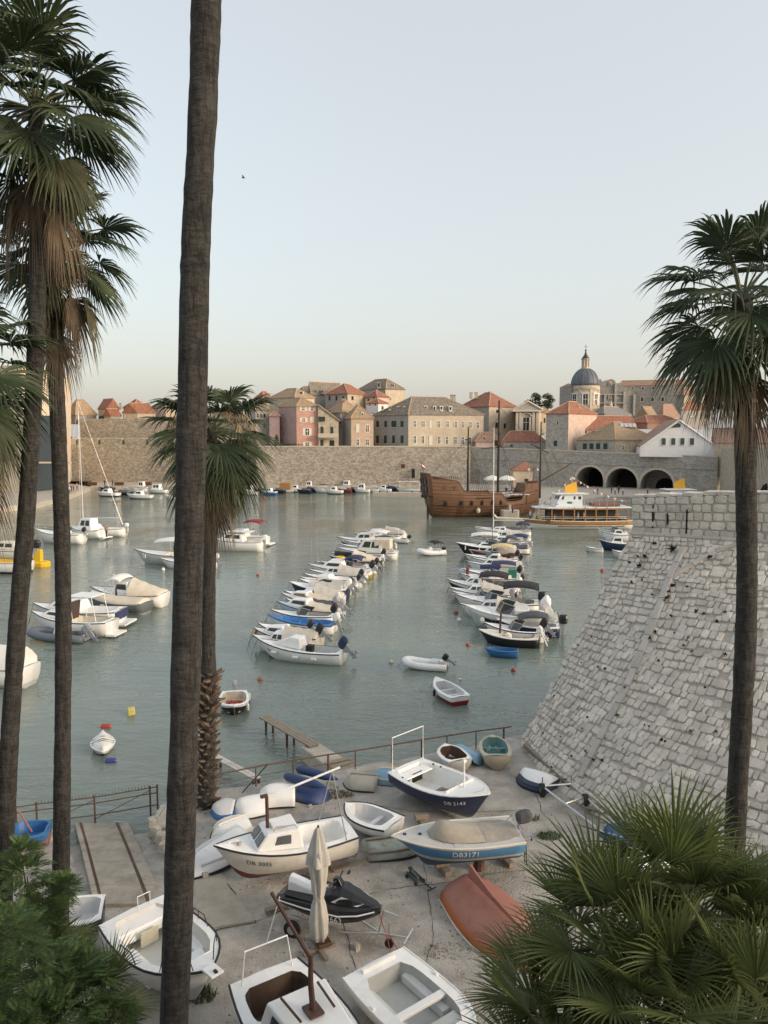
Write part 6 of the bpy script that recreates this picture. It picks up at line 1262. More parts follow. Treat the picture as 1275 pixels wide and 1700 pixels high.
# people and umbrellas on the far quays
for px,py,z,lab,cl in((177,891,.45,'person with bare tanned skin on the white cruiser stern',(.42,.20,.13)),(115,819,QZ,'person in white on the fort quay, leftmost of the group',(.6,.6,.6)),(118.5,816,QZ,'person in dark clothes standing in the fort quay group',(.05,.05,.06)),(122,814.5,QZ,'person in pink top in the fort quay group',(.45,.2,.2)),(128,812.5,QZ,'person in pale top, rightmost of the fort quay group',(.5,.48,.42)),(174,806.5,QZ,'person in black walking under the left wall',(.03,.03,.03)),(187,806.5,QZ,'person in dark red walking under the left wall',(.10,.03,.03)),(688,803,QZ,'person in blue standing near the galleon stern',(.05,.08,.16)),(693,803,QZ,'person in pale shirt near the galleon stern',(.5,.5,.5)),(832,846,1.3,'person in white at the bow of the galleon mooring',(.65,.65,.65)),(851,852,1.3,'person in red top near the passenger boat ladder',(.30,.05,.05))):
    person(px,py,z,lab,cl,hd=ru(0,6))
P_=[(842,812),(846,815),(849,811),(853,816),(857,813),(861,817),(865,814),(845,819),(852,820),(858,820),(869,818),(873,815),(877,818),(882,816),(840,816),(1015,815),(1021,817),(1027,815),(1034,818),(1075,817),(1103,818),(986,815),(992,817)]
for k,(px,py) in enumerate(P_): person(px,py+4,1.3,'tiny figure in the crowd at the restaurant terrace by the grey wall' if k<15 else 'tiny figure standing in front of the dark arches',random.choice([(.5,.5,.5),(.05,.05,.07),(.25,.28,.34),(.6,.58,.55),(.08,.1,.2)]),hd=ru(0,6))['group']='terrace crowd' if k<15 else 'people at the arches'
for px,py,lab in((817,812,'left white cafe umbrella by the grey wall'),(841,813,'right white cafe umbrella by the grey wall')):
    p=G(px,py,1.3); p=D(px,py-2,193); p.z=1.3; t=thing('cafe_umbrella',lab,'umbrella',p); MB().lathe((0,0,2.6),[(2.2,0),(2.25,-.25),(2.3,-.24),(2.25,.05),(1.2,.65),(.1,.95)],8).build('canopy',Mtw,t); MB().tube([(0,0,0),(0,0,3.5)],.05,6).build('pole',Mst,t); MB().lathe((0,0,0),[(.35,0),(.35,.1),(.1,.14)],8).build('base',M_quay,t)
for k in range(10):
    p=G(845+k*5.2,823+2*(k%2),1.3); t=thing('cafe_table','small pale cafe table on the restaurant terrace','table',p,group='cafe tables'); MB().lathe((0,0,0),[(.25,0),(.04,.05),(.04,.68),(.45,.7),(.45,.74)],8).build('table_top',Mlg,t); MB().lathe((0,0,.742),[(.3,0),(.3,.01)],8).build('cloth',Mtw,t)
# parked carts / benches under the left wall
for px,lab in((153,'dark wooden bench crate leftmost under the left wall'),(198,'dark wooden bench crate second under the left wall'),(244,'dark wooden bench crate nearest the centre trunk under the left wall')):
    p=G(px,806,QZ); t=thing('storage_crate',lab,'crate',p); MB().box((0,0,.45),(2.4,.9,.8)).build('box',Mgd,t,bevel=.03); MB().box((0,0,.9),(2.5,1,.08)).build('lid',Mwd,t)
for px,lab in((468,'motor scooter heap leftmost on the far quay'),(497,'dark parked scooter on the far quay below the narrow stone house'),(535,'dark parked scooter on the far quay below the apricot house'),(552,'black bin on the far quay under the harbour wall'),(585,'dark parked scooter on the far quay below the grey house'),(651,'large dark crate on the far quay left of the galleon')):
    p=G(px,802.5,QZ); t=thing('quayside_gear',lab,'gear',p); MB().hexa([(-.7,-.3,.25),(.7,-.3,.25),(.7,.3,.25),(-.7,.3,.25)],[(-.6,-.25,.95),(.3,-.25,1.2),(.3,.25,1.2),(-.6,.25,.95)]).build('body',Mtgr,t,bevel=.06)
    for x in(-.6,.6): MB().tube([(x,-.1,.28),(x,.1,.28)],.28,10).build('wheel',Mblk,t)
    MB().tube([(.45,0,1.1),(.6,0,1.5)],.04,5).build('handle',Mst,t)
# stone mooring blocks between galleon and passenger boat
for k,(px,py,w,lab) in enumerate(((825,850,3.4,'pale stone mooring block left of the passenger boat bow'),(846,860,3.2,'weathered pale mooring block touching the passenger boat bow'))):
    p=G(px,py,0); t=thing('mooring_block',lab,'block',(p.x,p.y,0)); MB().loft([[(x*w/2,y*1.2,z) for x,y in((-1,-.8),(-.8,-1),(.8,-1),(1,-.7),(1,.8),(-1,.8))] for z in(-.5,.6,1.5)]).build('block',M_quay,t,bevel=.15); MB().box((.2,0,1.9),(.7,.7,.9)).build('bollard',M_surr,t,bevel=.05)

p=D(884,842,150); p.z=1.3; t=thing('lamp_post','slim dark lamp post between the galleon and the passenger boat','lamp post',p); zt=ZP(776,150)-1.3
MB().tube([(0,0,0),(0,0,zt)],.11,8,r2=.06).build('post',M_iron,t); MB().lathe((0,0,0),[(.3,0),(.3,.3),(.14,.6)],8).build('base',M_iron,t)
for s_ in(-1,1): MB().tube([(0,0,zt-.5),(s_*.5,0,zt-.1),(s_*.8,0,zt-.2)],.04,5).build('arm',M_iron,t); MB().ell((s_*.85,0,zt-.45),(.2,.2,.28)).build('lantern',M_frame,t)
for px,py,d,lab in((404,295,60,'tiny dark bird flying high in the open sky'),(583,631,120,'tiny dark bird low above the rooftops') if False else (404,296,61,''),):
    if not lab: continue
    p=D(px,py,d); t=thing('bird',lab,'bird',p); MB().ell((0,0,0),(.13,.05,.05),8,5).build('body',Mtk,t)
    for s_ in(-1,1): MB().hexa([(-.06,0,.0),(.06,0,.0),(.02,s_*.25,.1),(-.05,s_*.25,.1)],[(-.06,0,.015),(.06,0,.015),(.02,s_*.25,.11),(-.05,s_*.25,.11)]).build('wing',Mtk,t)
# =================== THE BOAT YARD ===================
Mtyre=Mblk
def gpt(px,py,z=GZ): return G(px,py,z)
def shore(label,bow,stern,B,F,over=False,zoff=0,Ladd=0,name=None,cat=None,roll=0,pitch=0,**k):
    a,b=gpt(*bow),gpt(*stern); d=a-b; L=d.length+Ladd; c=(a+b)/2; hd=math.atan2(d.y,d.x)
    k.setdefault('moor',False); hk=dict(k.pop('hull',{}))
    if over:
        hk.setdefault('sheer',.10); hk.setdefault('k',3.0); hk.setdefault('Dr',.05); F*=.86
        z=GZ+F*1.0+.02+zoff
        t,h=craft(label,0,0,0,math.degrees(hd),B,F,loc=(c.x,c.y,z),L=L,rot=(math.pi+R(roll),R(pitch),hd),hull=hk,name=name or 'overturned_boat',cat=cat or 'boat',inner=False,**k)
    else:
        z=GZ+hk.get('Dr',.3)+zoff
        t,h=craft(label,0,0,0,math.degrees(hd),B,F,loc=(c.x,c.y,z),L=L,rot=(R(roll),R(pitch),hd),hull=hk,name=name or 'beached_boat',cat=cat or 'boat',**k)
    return t,h
def keels(n,m,w=.04,hh=.03):
    def f(t,h):
        for i in range(n):
            y=0 if n==1 else -1+2*i/(n-1)
            P=[h.pt(x,.0 if n==1 else .05+.5*abs(y)**2,1 if y>=0 else -1) for x in(.0,.2,.4,.6,.75,.86)]
            MB().tube([p-UP*hh for p in P],w,5).build('keel_strip',m,t)
    return f
def blocks(label,px,py,n=2,dx=.9,rz=0,h=.35):
    p=gpt(px,py); t=thing('timber_block',label,'block',p,rz)
    MB().box((0,0,h*.25),(.22,.75,h*.5)).build('timber',Mwdl,t,bevel=.015); MB().box((0,.02,h*.75+.002),(.5,.18,h*.5)).build('timber',Mwdl,t,bevel=.015)
# DB 3035 cabin boat
def f3035(t,h):
    L=h.L; b,zt,(xb,xr,yt)=cabin(h,t,.40,.74,.55,.74,.62,.09,.02,Mw,0,front=False)
    x0,x1=L*(.40-.5),L*(.74-.5); z0,z1=h.zs(.40)+.02,h.zs(.74); y0=h.hb(.40)*.74; y1=min(h.hb(.74)*.9,h.hb(.4)*.62); yt1=max(y1*.8,y0*.5)
    B_=[Vector((x0,-y0,z0)),Vector((x1,-y1,z1)),Vector((x1,y1,z1)),Vector((x0,y0,z0))]; T_=[Vector((xb,-y0*.82,zt)),Vector((xr,-yt1,zt-.04)),Vector((xr,yt1,zt-.04)),Vector((xb,y0*.82,zt))]
    gl=mat('dusty_glass',(.11,.115,.12),.25,.15)
    for q in((B_[0],B_[1],T_[1],T_[0]),(B_[2],B_[3],T_[3],T_[2])):
        MB().panel(q,.28 if q[0].y<0 else .34,.66 if q[0].y<0 else .72,.32,.8,.035,.05).build('window',gl,b,bevel=.06)
    q=(B_[1],B_[2],T_[2],T_[1])
    for u0,u1 in((.07,.46),(.54,.93)): MB().panel(q,u0,u1,.22,.84,.03,.05).build('window',gl,b,bevel=.03)
    MB().box((xb+(xr-xb)*.55,0,zt+.05),((xr-xb)*.5,yt*1.1,.05)).build('hatch',Mw,b,bevel=.02)
    MB().tube([(xb+.1,yt*.85,zt+.02),(xb+.15,yt*.85,zt+.12),(xr-.25,yt1*.85,zt+.12),(xr-.2,yt1*.85,zt)],.014,5).build('grab_rail',Mst,b)
    MB().tube([(xr-.12,0,zt-.3),(xr-.10,0,zt+.95)],.055,8).build('mast',Mbrn,t); MB().box((xr-.02,0,zt+.97),(.22,.12,.08)).build('mast_cap',Mbrn,t)
    MB().tube([(xr-.1,0,zt+.92),(-L*.42,0,zt+1.45)],.035,6).build('boom',Mw,t)
    for s in(1,-1): MB().tube([(-L*.36,0,zt+1.38),(-L*.36-.2*s,s*.75,h.zs(.1))],.018,5).build('boom_crutch',Mst,t)
    MB().box((L*.36,-.1,h.zs(.86)+.07),(.34,.06,.05)).build('cleat',Mw,t); MB().ell((L*.33,.1,h.zs(.84)+.1),(.09,.08,.06)).build('stone_weight',M_quay,t)
    MB().hexa([(-L*.47,-.06,-.32),(-L*.2,-.03,-.36),(-L*.2,.03,-.36),(-L*.47,.06,-.32)],[(-L*.47,-.05,-.05),(-L*.2,-.03,-.25),(-L*.2,.03,-.25),(-L*.47,.05,-.05)]).build('skeg',Mmar,t)
    MB().hexa([(-L*.5-.22,-.03,-.3),(-L*.5,-.03,-.3),(-L*.5,.03,-.3),(-L*.5-.22,.03,-.3)],[(-L*.5-.12,-.03,.55),(-L*.5+.0,-.03,.55),(-L*.5,.03,.55),(-L*.5-.12,.03,.55)]).build('rudder',Mrd,t)
shore('white cabin boat DB 3035 with red keel and brown mast',(357,1480),(582,1428),1.8,.66,zoff=.12,mats=[Mmar,paint('old_white',(.66,.64,.58),.5)],bands=[(.30,0),(1,1)],cockpit=(.06,.39,.76),rub=Mblk,extra=f3035,text=[('DB 3035',.73,.72,.21,Mbk,1)],hull=dict(sheer=.5,Dr=.32,w0=.82))
# DB 3171 speedboat
M3b=paint('sky_blue_paint',(.07,.22,.42),.5); M3g=paint('worn_grey_paint',(.50,.50,.48),.6); Mtd=mat('drab_canvas',(.36,.325,.265),.9,.14,2,bump=.6,bscale=4); M3d=paint('dark_blue_bottom',(.04,.10,.17),.6)
def f3171(t,h):
    L=h.L; tarp(h,t,.02,.62,.06,Mtd,.1,.94)
    rings=[]
    for x,hh,w in((.30,.06,.7),(.40,.14,.72),(.5,.26,.72),(.58,.42,.66),(.64,.36,.55),(.71,.05,.35)):
        y=h.hb(x)*w; rings.append([Vector((L*(x-.5),y*math.sin(a),h.zs(x)+.03+hh*math.cos(a)*(1+.08*math.sin(9*a+x*20)))) for a in[R(d) for d in(-88,-65,-40,-15,15,40,65,88)]])
    MB().loft(rings,closed=False).build('windscreen_cover',Mtd,t,smooth=True)
    motor(t,-L/2-.06,0,h.zs(0)+.16,.15,Mtgr,1.0)
    mb=MB()
    for y in(.42,.62): mb.tube([(-L/2-.05,y,h.zs(0)-.05),(-L/2-.1,y,h.zs(0)-.85)],.016,5)
    for k in range(3): mb.tube([(-L/2-.07-.015*k,.42,h.zs(0)-.3-.24*k),(-L/2-.07-.015*k,.62,h.zs(0)-.3-.24*k)],.014,5)
    mb.build('ladder',M_iron,t)
    mb=MB(); mb.tube([(-L*.44,.5,h.zs(0)),(-L*.5,.5,h.zs(0)+.22),(-L*.5,-.5,h.zs(0)+.22),(-L*.44,-.5,h.zs(0))],.016,5); mb.build('stern_rail',Mst,t)
    for x in(.78,.9): MB().box((L*(x-.5),0,h.zs(x)+.07),(.1,.05,.05)).build('cleat',Mmt,t)
shore('blue and grey speedboat DB3171 with canvas cover on timber blocks',(650,1460),(858,1441),1.75,.62,zoff=.34,mats=[M3d,M3g,M3b,M3g],bands=[(.34,0),(.62,1),(.92,2),(1,3)],cockpit=(.05,.55,.78),deck=M3g,rub=Mcr,extra=f3171,text=[('DB3171',.47,.77,.26,Mw,1)],hull=dict(sheer=.22,Dr=.3,w0=.92,rake=.2,k=2.0))
blocks('timber blocks under the bow of the blue grey speedboat',735,1446,rz=.4); blocks('timber blocks under the stern of the blue grey speedboat',838,1432,rz=.5)
p=gpt(795,1442); t=thing('tree_stump','sawn tree stump propping the blue grey speedboat',"stump",p); MB().lathe((0,0,0),[(.2,0),(.17,.15),(.16,.4),(.18,.52),(.0,.53)],10).build('log',Mbrn,t); MB().lathe((0,0,.531),[(.16,0),(.16,.004)],10).build('cut_face',Mwdl,t)
# DB 2143
def f2143(t,h):
    L=h.L; mb=MB()
    mb.tube([(-L*.46,-h.hb(.04)*.9,h.zs(0)),(-L*.46,-h.hb(.04)*.9,h.zs(0)+1.35),(-L*.46,h.hb(.04)*.9,h.zs(0)+1.35),(-L*.46,h.hb(.04)*.9,h.zs(0))],.022,6); mb.build('stern_arch',Mw,t)
    MB().tube([(L*.22,0,h.zs(.7)),(L*.22,0,h.zs(.7)+.95)],.03,6).build('post',Mw,t); MB().box((L*.22,0,h.zs(.7)+1.0),(.08,.14,.1)).build('post_cap',Mw,t)
    MB().box((-L*.34,0,h.zs(.15)-.22),(.06,.5,.32)).build('stern_locker',M_hole,t); MB().box((-L*.37,0,h.zs(.1)-.1),(.5,h.hb(.1)*1.5,.06)).build('stern_bench',Mw,t,bevel=.02)
    for k in range(3): MB().box((-L*.12+.24*k,.05,.14+.02*k),(.18,.9,.03)).build('floor_board',Mwdl,t)
    MB().box((L*.03,0,.16),(.5,.5,.06)).build('engine_hole',Mgd,t)
    MB().tube([(L*.17,-.75,h.zs(.67)+.06),(L*.17,.75,h.zs(.67)+.06)],.03,6).build('coaming',Mw,t)
    for s in(1,-1):
        for x in(.12,.22): MB().ell(h.pt(x,.99,s)*.86+UP*.12,(.06,.04,.03)).build('vent',M_hole,t)
    mb=MB(); mb.tube([(L*.38,-.3,h.zs(.9)+.05),(L*.43,0,h.zs(.95)+.07),(L*.38,.3,h.zs(.9)+.05)],.012,5); mb.build('bow_cleat_rail',Mst,t)
shore('navy and white open boat DB 2143 with white stern arch',(812,1380),(672,1316),2.1,.66,zoff=.10,mats=[Mnv,Mnv],bands=[(1,0)],cockpit=(.05,.68,.84),deck=Mw,inside=Mw,rub=Mw,extra=f2143,text=[('DB 2143',.77,.72,.2,Mw,-1)],hull=dict(sheer=.42,Dr=.3,w0=.86,full=2.9),zf=.05)
blocks('timber blocks beneath the navy open boat',700,1368,rz=.3)
# small boats of the yard, upright
shore('small grubby white tub dinghy with oval cockpit',(573,1368),(655,1398),1.4,.5,mats=[Mlg,Mw],cockpit=(.12,.86,.74),inside=Mlg,rub=Mblk,thw=(.4,),hull=dict(Dr=.12,sheer=.3,full=3.2,w0=.85),name='tub_dinghy',cat='dinghy')
shore('small grubby white boat with rope by the railing',(738,1262),(764,1286),1.2,.45,mats=[Mlg,paint('grubby_white',(.55,.54,.50),.6)],cockpit=(.08,.86,.8),inside=Mgd,rub=Mlg,hull=dict(Dr=.12,sheer=.3,full=3.2,w0=.85),name='tub_dinghy',cat='dinghy')
shore('old beige rowing boat with sea green inside by the railing',(818,1252),(824,1276),1.25,.5,Ladd=.5,mats=[Mbeige,Mbeige],cockpit=(.06,.88,.84),inside=paint('sea_green_inside',(.12,.24,.24),.7),deck=Mbeige,rub=Mbeige,hull=dict(Dr=.12,sheer=.25,full=3.4,w0=.85),thw=(.3,.6),name='rowing_boat',cat='dinghy')
shore('blue dinghy with pink lower hull at the left frame edge',(30,1405),(66,1402),1.15,.42,mats=[Mpk,Mpk,Mbl],bands=[(.6,0),(1,2)],cockpit=(.06,.9,.86),inside=Mbl,deck=Mbl,rub=Mbl,Ladd=.6,hull=dict(Dr=.12,sheer=.3,full=3),name='dinghy',cat='dinghy',extra=lambda t,h:MB().tube([(-.2,.3,.5),(.3,-.2,.95)],.03,5).build('oar',Mpk,t))
shore('navy boat with white gunwale behind the left bush',(92,1555),(160,1545),1.3,.5,mats=[Mnv,Mnv],cockpit=(.06,.85,.84),inside=Mlg,deck=Mw,rub=Mw,Ladd=.4,hull=dict(Dr=.15),name='dinghy',cat='dinghy')
# overturned boats along the railing
OV='overturned dinghies along the railing'
shore('large white overturned hull leaning by the palm trunk',(312,1455),(392,1402),1.55,.62,True,mats=[Mw,Mw],roll=8,extra=keels(3,Mlg),Ladd=.3,group=OV)
shore('white overturned ribbed dinghy beside the palm base',(350,1396),(410,1374),1.2,.42,True,mats=[Mw,Mcr],extra=keels(3,Mcr),group=OV,roll=-6)
shore('blue and white overturned dinghy right of the palm base',(352,1352),(384,1352),1.15,.45,True,mats=[Mlg,Mbl],bands=[(.35,0),(1,1)],group=OV,roll=-14,Ladd=.2)
shore('round white overturned dinghy with a thin pole on it',(385,1350),(440,1340),1.35,.5,True,mats=[Mw,Mw],extra=lambda t,h:MB().tube([(.2,.1,-.2),(-.7,-.1,-1.2)],.025,6).build('pole',M_iron,t),hull=dict(full=4,w0=.9,tm=.5),group=OV)
shore('boxy white overturned pram dinghy',(430,1330),(490,1327),1.25,.62,True,mats=[Mw,Mw],hull=dict(full=8,w0=.95,rake=.02,k=6),group=OV)
shore('navy blue overturned twin hull pedal boat',(545,1330),(482,1312),1.25,.42,True,mats=[Mnv,paint('deep_blue',(.025,.05,.15),.5)],bands=[(.4,1),(1,1)],hull=dict(full=6,w0=.95,k=5),extra=lambda t,h:[MB().loft([[(x,y+w*math.cos(a)*.17,-.35+w*.16*math.sin(a)) for a in[i*.785 for i in range(8)]] for x,w in((-h.L*.48,.5),(-h.L*.4,1),(h.L*.3,1),(h.L*.6,.25))]).build('float_ridge',MATS['deep_blue'],t,smooth=True) for y in(-.38,.38)],group=OV)
shore('mouldy beige overturned dinghy behind the rubble heap',(570,1300),(626,1305),1.2,.42,True,mats=[paint('mouldy_beige',(.50,.46,.38),.8,stain=.6),MATS['mouldy_beige']],extra=keels(1,Mbeige),hull=dict(full=3.6,w0=.9),group=OV)
shore('light blue overturned dinghy with yellowish keel strips',(618,1292),(668,1296),1.25,.42,True,mats=[Mlb,Mlb],extra=keels(3,Mtp,.05),hull=dict(full=4,w0=.95),group=OV)
shore('long light blue boat tipped on its side by the railing',(752,1246),(800,1272),.8,.42,True,mats=[Mlb,Mlb],roll=35,zoff=.05,hull=dict(w0=.7),group=OV)
shore('navy overturned boat with white canvas bottom near the bastion',(858,1290),(918,1312),1.35,.55,True,mats=[Mw,paint('faded_navy',(.05,.065,.11),.6,stain=.5)],bands=[(.42,0),(1,1)],extra=lambda t,h:[rail_line(h,t,MATS['faded_navy'],.03,v=v,name='lap_strake') for v in(.6,.8)],hull=dict(w0=.75),group=OV)
shore('blue overturned boat beside the fan palm',(1004,1388),(1055,1388),1.2,.45,True,mats=[Mbl,paint('dull_blue',(.06,.12,.26),.6)],bands=[(.5,1),(1,1)],extra=keels(3,Mlb),Ladd=.4,group=OV)
shore('white boat half hidden behind the fan palm leaves',(1062,1462),(1085,1420),1.4,.5,True,mats=[Mw,Mw],group=OV)
shore('peeling pale green overturned boat behind the speedboat bow',(716,1402),(606,1418),1.35,.5,True,mats=[mat('peeling_green',(.36,.40,.34),.85,.25,2,stain=.9,stcol=(.22,.13,.08),stscale=1.6,bump=.5),MATS['peeling_green']],extra=keels(3,Mwdl),roll=-5,hull=dict(w0=.8))
# orange overturned boat with skeg
def forg(t,h):
    L=h.L; P=[(-L*.43,-.10),(-L*.41,-.55),(-L*.33,-.46),(-L*.1,-.28),(L*.36,-.18)]
    mb=MB()
    for i in range(4):
        (x0,z0),(x1,z1)=P[i],P[i+1]
        mb.hexa([(x0,-.03,z0),(x1,-.03,z1),(x1,.03,z1),(x0,.03,z0)],[(x0,-.03,-.12),(x1,-.03,-.12),(x1,.03,-.12),(x0,.03,-.12)])
    mb.build('keel_fin',Mpk,t)
shore('faded orange overturned boat with pink bottom and tall keel fin',(905,1625),(770,1482),2.1,.6,True,mats=[Mpk,Mor],bands=[(.52,0),(1,1)],rub=Mcr,extra=forg,hull=dict(w0=.78,sheer=.10,tm=.45,k=3),text=[('R 1 48 DB',.36,.72,.2,Mmar,1)] if False else [('ZR 61',.62,.72,.22,Mmar,-1)])
# ---- big white boats in front ----
def fwhite(t,h):
    L=h.L
    MB().hexa([(-L*.46,-h.hb(.05)*.7,.35),(-L*.30,-h.hb(.2)*.8,.35),(-L*.30,h.hb(.2)*.8,.35),(-L*.46,h.hb(.05)*.7,.35)],[(-L*.46,-h.hb(.05)*.72,h.zs(0)-.04),(-L*.32,-h.hb(.2)*.8,h.zs(0)-.12),(-L*.32,h.hb(.2)*.8,h.zs(0)-.12),(-L*.46,h.hb(.05)*.72,h.zs(0)-.04)]).build('stern_locker',Mw,t,bevel=.03)
    MB().box((-L*.27,.02,.38),(.03,.5,.4)).build('locker_hatch',mat('cream_hatch',(.55,.52,.38),.5,.1),t,bevel=.02)
    for s in(1,-1): MB().box((-L*.05,s*h.hb(.45)*.62,.28),(L*.34,.3,.3)).build('side_bench',Mw,t,bevel=.03)
    MB().hexa([(L*.16,-.5,.1),(L*.26,-.42,.1),(L*.26,.42,.1),(L*.16,.5,.1)],[(L*.18,-.5,h.zs(.7)-.1),(L*.28,-.42,h.zs(.7)-.1),(L*.28,.42,h.zs(.7)-.1),(L*.18,.5,h.zs(.7)-.1)]).build('bow_step',Mw,t,bevel=.03)
    for s in(1,-1):
        mb=MB(); mb.tube([h.pt(x,1,s)*.96+UP*z for x,z in((.34,.02),(.36,.24),(.5,.26),(.56,.02))],.014,5); mb.tube([h.pt(x,1,s)*.96+UP*z for x,z in((.42,.02),(.42,.25))],.012,5); mb.build('hand_rail',M_iron,t)
        mb=MB(); mb.tube([h.pt(x,1,s)*.95+UP*z for x,z in((.76,.02),(.78,.36),(.92,.38),(.94,.02))],.014,5); mb.build('bow_rail',M_iron,t)
    MB().box((L*.5+.08,0,h.zs(1)+.02),(.42,.34,.06)).build('bow_platform',Mw,t,bevel=.02); MB().box((L*.5+.2,0,h.zs(1)+.07),(.1,.06,.05)).build('anchor_roller',Mblk,t)
    mb=MB(); mb.tube([(-L*.47,.45,h.zs(0)),(-L*.47,.45,h.zs(0)+.35),(-L*.47,.1,h.zs(0)+.35),(-L*.47,.1,h.zs(0))],.016,5); mb.build('stern_rail',Mw,t)
shore('white open launch with side benches beside the centre trunk',(352,1706),(222,1584),2.1,.70,zoff=.15,mats=[Mlg,Mw],cockpit=(.06,.82,.78),inside=paint('launch_inside',(.66,.65,.60),.5),deck=Mw,rub=Mblk,extra=fwhite,hull=dict(sheer=.3,Dr=.35,full=3.0,w0=.88),zf=.1)
def fcab(t,h):
    L=h.L; c0,c1=.34,.74
    b,zt,(xb,xr,yt)=cabin(h,t,c0,c1,.62,.80,.66,.05,.03,Mw,0,front=False)
    x0,x1=L*(c0-.5),L*(c1-.5); y0=h.hb(c0)*.80; y1=min(h.hb(c1)*.9,h.hb(c0)*.66); yt1=max(y1*.8,y0*.5); z0,z1=h.zs(c0)+.02,h.zs(c1)
    B_=[Vector((x0,-y0,z0)),Vector((x1,-y1,z1)),Vector((x1,y1,z1)),Vector((x0,y0,z0))]; T_=[Vector((xb,-y0*.82,zt)),Vector((xr,-yt1,zt-.04)),Vector((xr,yt1,zt-.04)),Vector((xb,y0*.82,zt))]
    for q in((B_[0],B_[1],T_[1],T_[0]),(B_[2],B_[3],T_[3],T_[2])):
        o=MB().panel(q,.2,.66,.22,.84,.02,.05).build('window_frame',Mblk,b,bevel=.04); MB().panel(q,.23,.63,.28,.78,.03,.05).build('window',mat('blue_grey_glass',(.05,.06,.075),.12,.1),o,bevel=.03)
    for s in(-1,1): MB().tube([(xb+.15,s*yt*.62,zt+.08),(xb+.95,s*yt*.55,zt+.08)],.03,6).build('roof_rail',Mbrn,b)
    xm=xb+.75; MB().box((xm,0,zt+.03),(.38,.32,.05)).build('mast_step',Mbrn,t); MB().tube([(xm,0,zt+.03),(xm-.1,0,zt+.55),(xm-.12,.02,zt+1.15)],.07,8,r2=.05).build('mast',Mbrn,t)
    MB().tube([(xm-.1,.02,zt+1.05),(xm-1.6,-.15,zt+1.75)],.045,6).build('boom',Mbrn,t)
    mb=MB(); mb.tube([(-L*.46,-.62,h.zs(0)),(-L*.47,-.52,h.zs(0)+.75),(-L*.47,.52,h.zs(0)+.75),(-L*.46,.62,h.zs(0))],.02,6); mb.build('stern_arch',Mw,t)
    MB().tube([(-L*.47,.0,h.zs(0)+.75),(-L*.35,.1,zt+1.5)],.012,5).build('stay',Mw,t)
    MB().box((-L*.28,0,.3),(.3,1.2,.04)).build('thwart',Mwd,t); MB().box((-L*.2,.1,.12),(.5,.6,.2)).build('engine_box',Mgd,t,bevel=.03)
shore('white cabin boat with dark wooden cockpit in the foreground',(610,1960),(440,1700),2.1,.72,zoff=.2,mats=[Mlg,Mw],cockpit=(.08,.33,.76),inside=mat('dark_bilge_wood',(.075,.048,.032),.7,.3,4),deck=Mw,rub=mat('navy_rubber',(.015,.018,.03),.6,.1),extra=fcab,hull=dict(sheer=.35,Dr=.35,w0=.80),zf=.05)
def fpram(t,h):
    L=h.L
    MB().box((L*.02,0,h.zs(.5)-.02),(.2,h.hb(.5)*1.75,.08)).build('thwart',Mw,t,bevel=.02); MB().box((L*.26,0,h.zs(.75)-.06),(.5,h.hb(.75)*1.2,.1)).build('bow_seat',mat('seat_grey',(.48,.49,.47),.5,.1),t,bevel=.02)
    for x in(.35,.75):
        for s in(1,-1): MB().box(h.pt(x,1,s)*.95+UP*.05,(.14,.08,.06)).build('oarlock_pad',Mw,t,bevel=.015)
    MB().box((-L*.45,0,h.zs(.03)+.05),(.12,h.hb(0)*1.1,.12)).build('transom_cap',Mw,t,bevel=.03)
    for s in(1,-1): MB().box((-L*.12,s*h.hb(.4)*.55,.22),(L*.45,.22,.22)).build('side_tank',mat('tank_white',(.64,.65,.64),.5,.06),t,bevel=.03)
shore('clean white flat dinghy with grey floor in the foreground',(775,1800),(625,1655),1.95,.5,zoff=.12,mats=[Mw,Mw],cockpit=(.12,.80,.70),inside=mat('floor_grey',(.44,.45,.43),.5,.08),deck=Mw,rub=Mw,extra=fpram,hull=dict(full=3.6,w0=.92,sheer=.12,Dr=.2,k=3.5),zf=.1,Ladd=.2,name='dinghy',cat='dinghy')
# ---- jet ski on trailer ----
a,b=gpt(636,1570),gpt(468,1520); d=a-b; hd=math.atan2(d.y,d.x); c=(a+b)/2; c.z=GZ
t=thing('jet_ski','black and white jet ski numbered 663 on a small trailer','jet ski',(c.x,c.y,GZ+.42),hd)
Mjb=paint('jet_black',(.018,.019,.022),.22,stain=.1); Mjw=paint('jet_white',(.74,.76,.78),.25,stain=.1)
ST=[(-1.45,.50,.26,.50,.0),(-1.2,.56,.14,.56,.1),(-.6,.58,.06,.60,.1),(0,.58,.04,.62,.1),(.5,.55,.06,.64,.1),(.95,.42,.16,.66,.1),(1.3,.24,.32,.68,.0),(1.5,.07,.48,.66,.0)]
MB().loft([[(x,y*w,z) for y,z in((-.15,zk),(-.75,zk+.10),(-1,zk+(zt-zk)*.5),(-.96,zt-.06),(-.8,zt),(.8,zt),(.96,zt-.06),(1,zk+(zt-zk)*.5),(.75,zk+.10),(.15,zk))] for x,w,zk,zt,_ in ST]).build('hull',Mjb,t,smooth=False,bevel=.03)
MB().loft([[(x,y*w,z0+(z1-z0)*q) for y,q in((-1,0),(-.85,.6),(-.45,1),(.45,1),(.85,.6),(1,0))] for x,w,z0,z1 in((-.2,.3,.58,.78),(.15,.36,.58,.98),(.45,.38,.6,1.02),(.8,.34,.62,.92),(1.15,.22,.64,.78),(1.4,.08,.64,.68))]).build('hood',Mjb,t,smooth=False,bevel=.03)
MB().loft([[(x,y*.17,z0+(z1-z0)*q) for y,q in((-1.2,0),(-1,.7),(-.5,1),(.5,1),(1,.7),(1.2,0))] for x,z0,z1 in((-1.25,.5,.92),(-.9,.52,.86),(-.55,.55,.78),(-.1,.58,.84),(.1,.6,.9))]).build('seat',Mjw,t,smooth=False,bevel=.03)
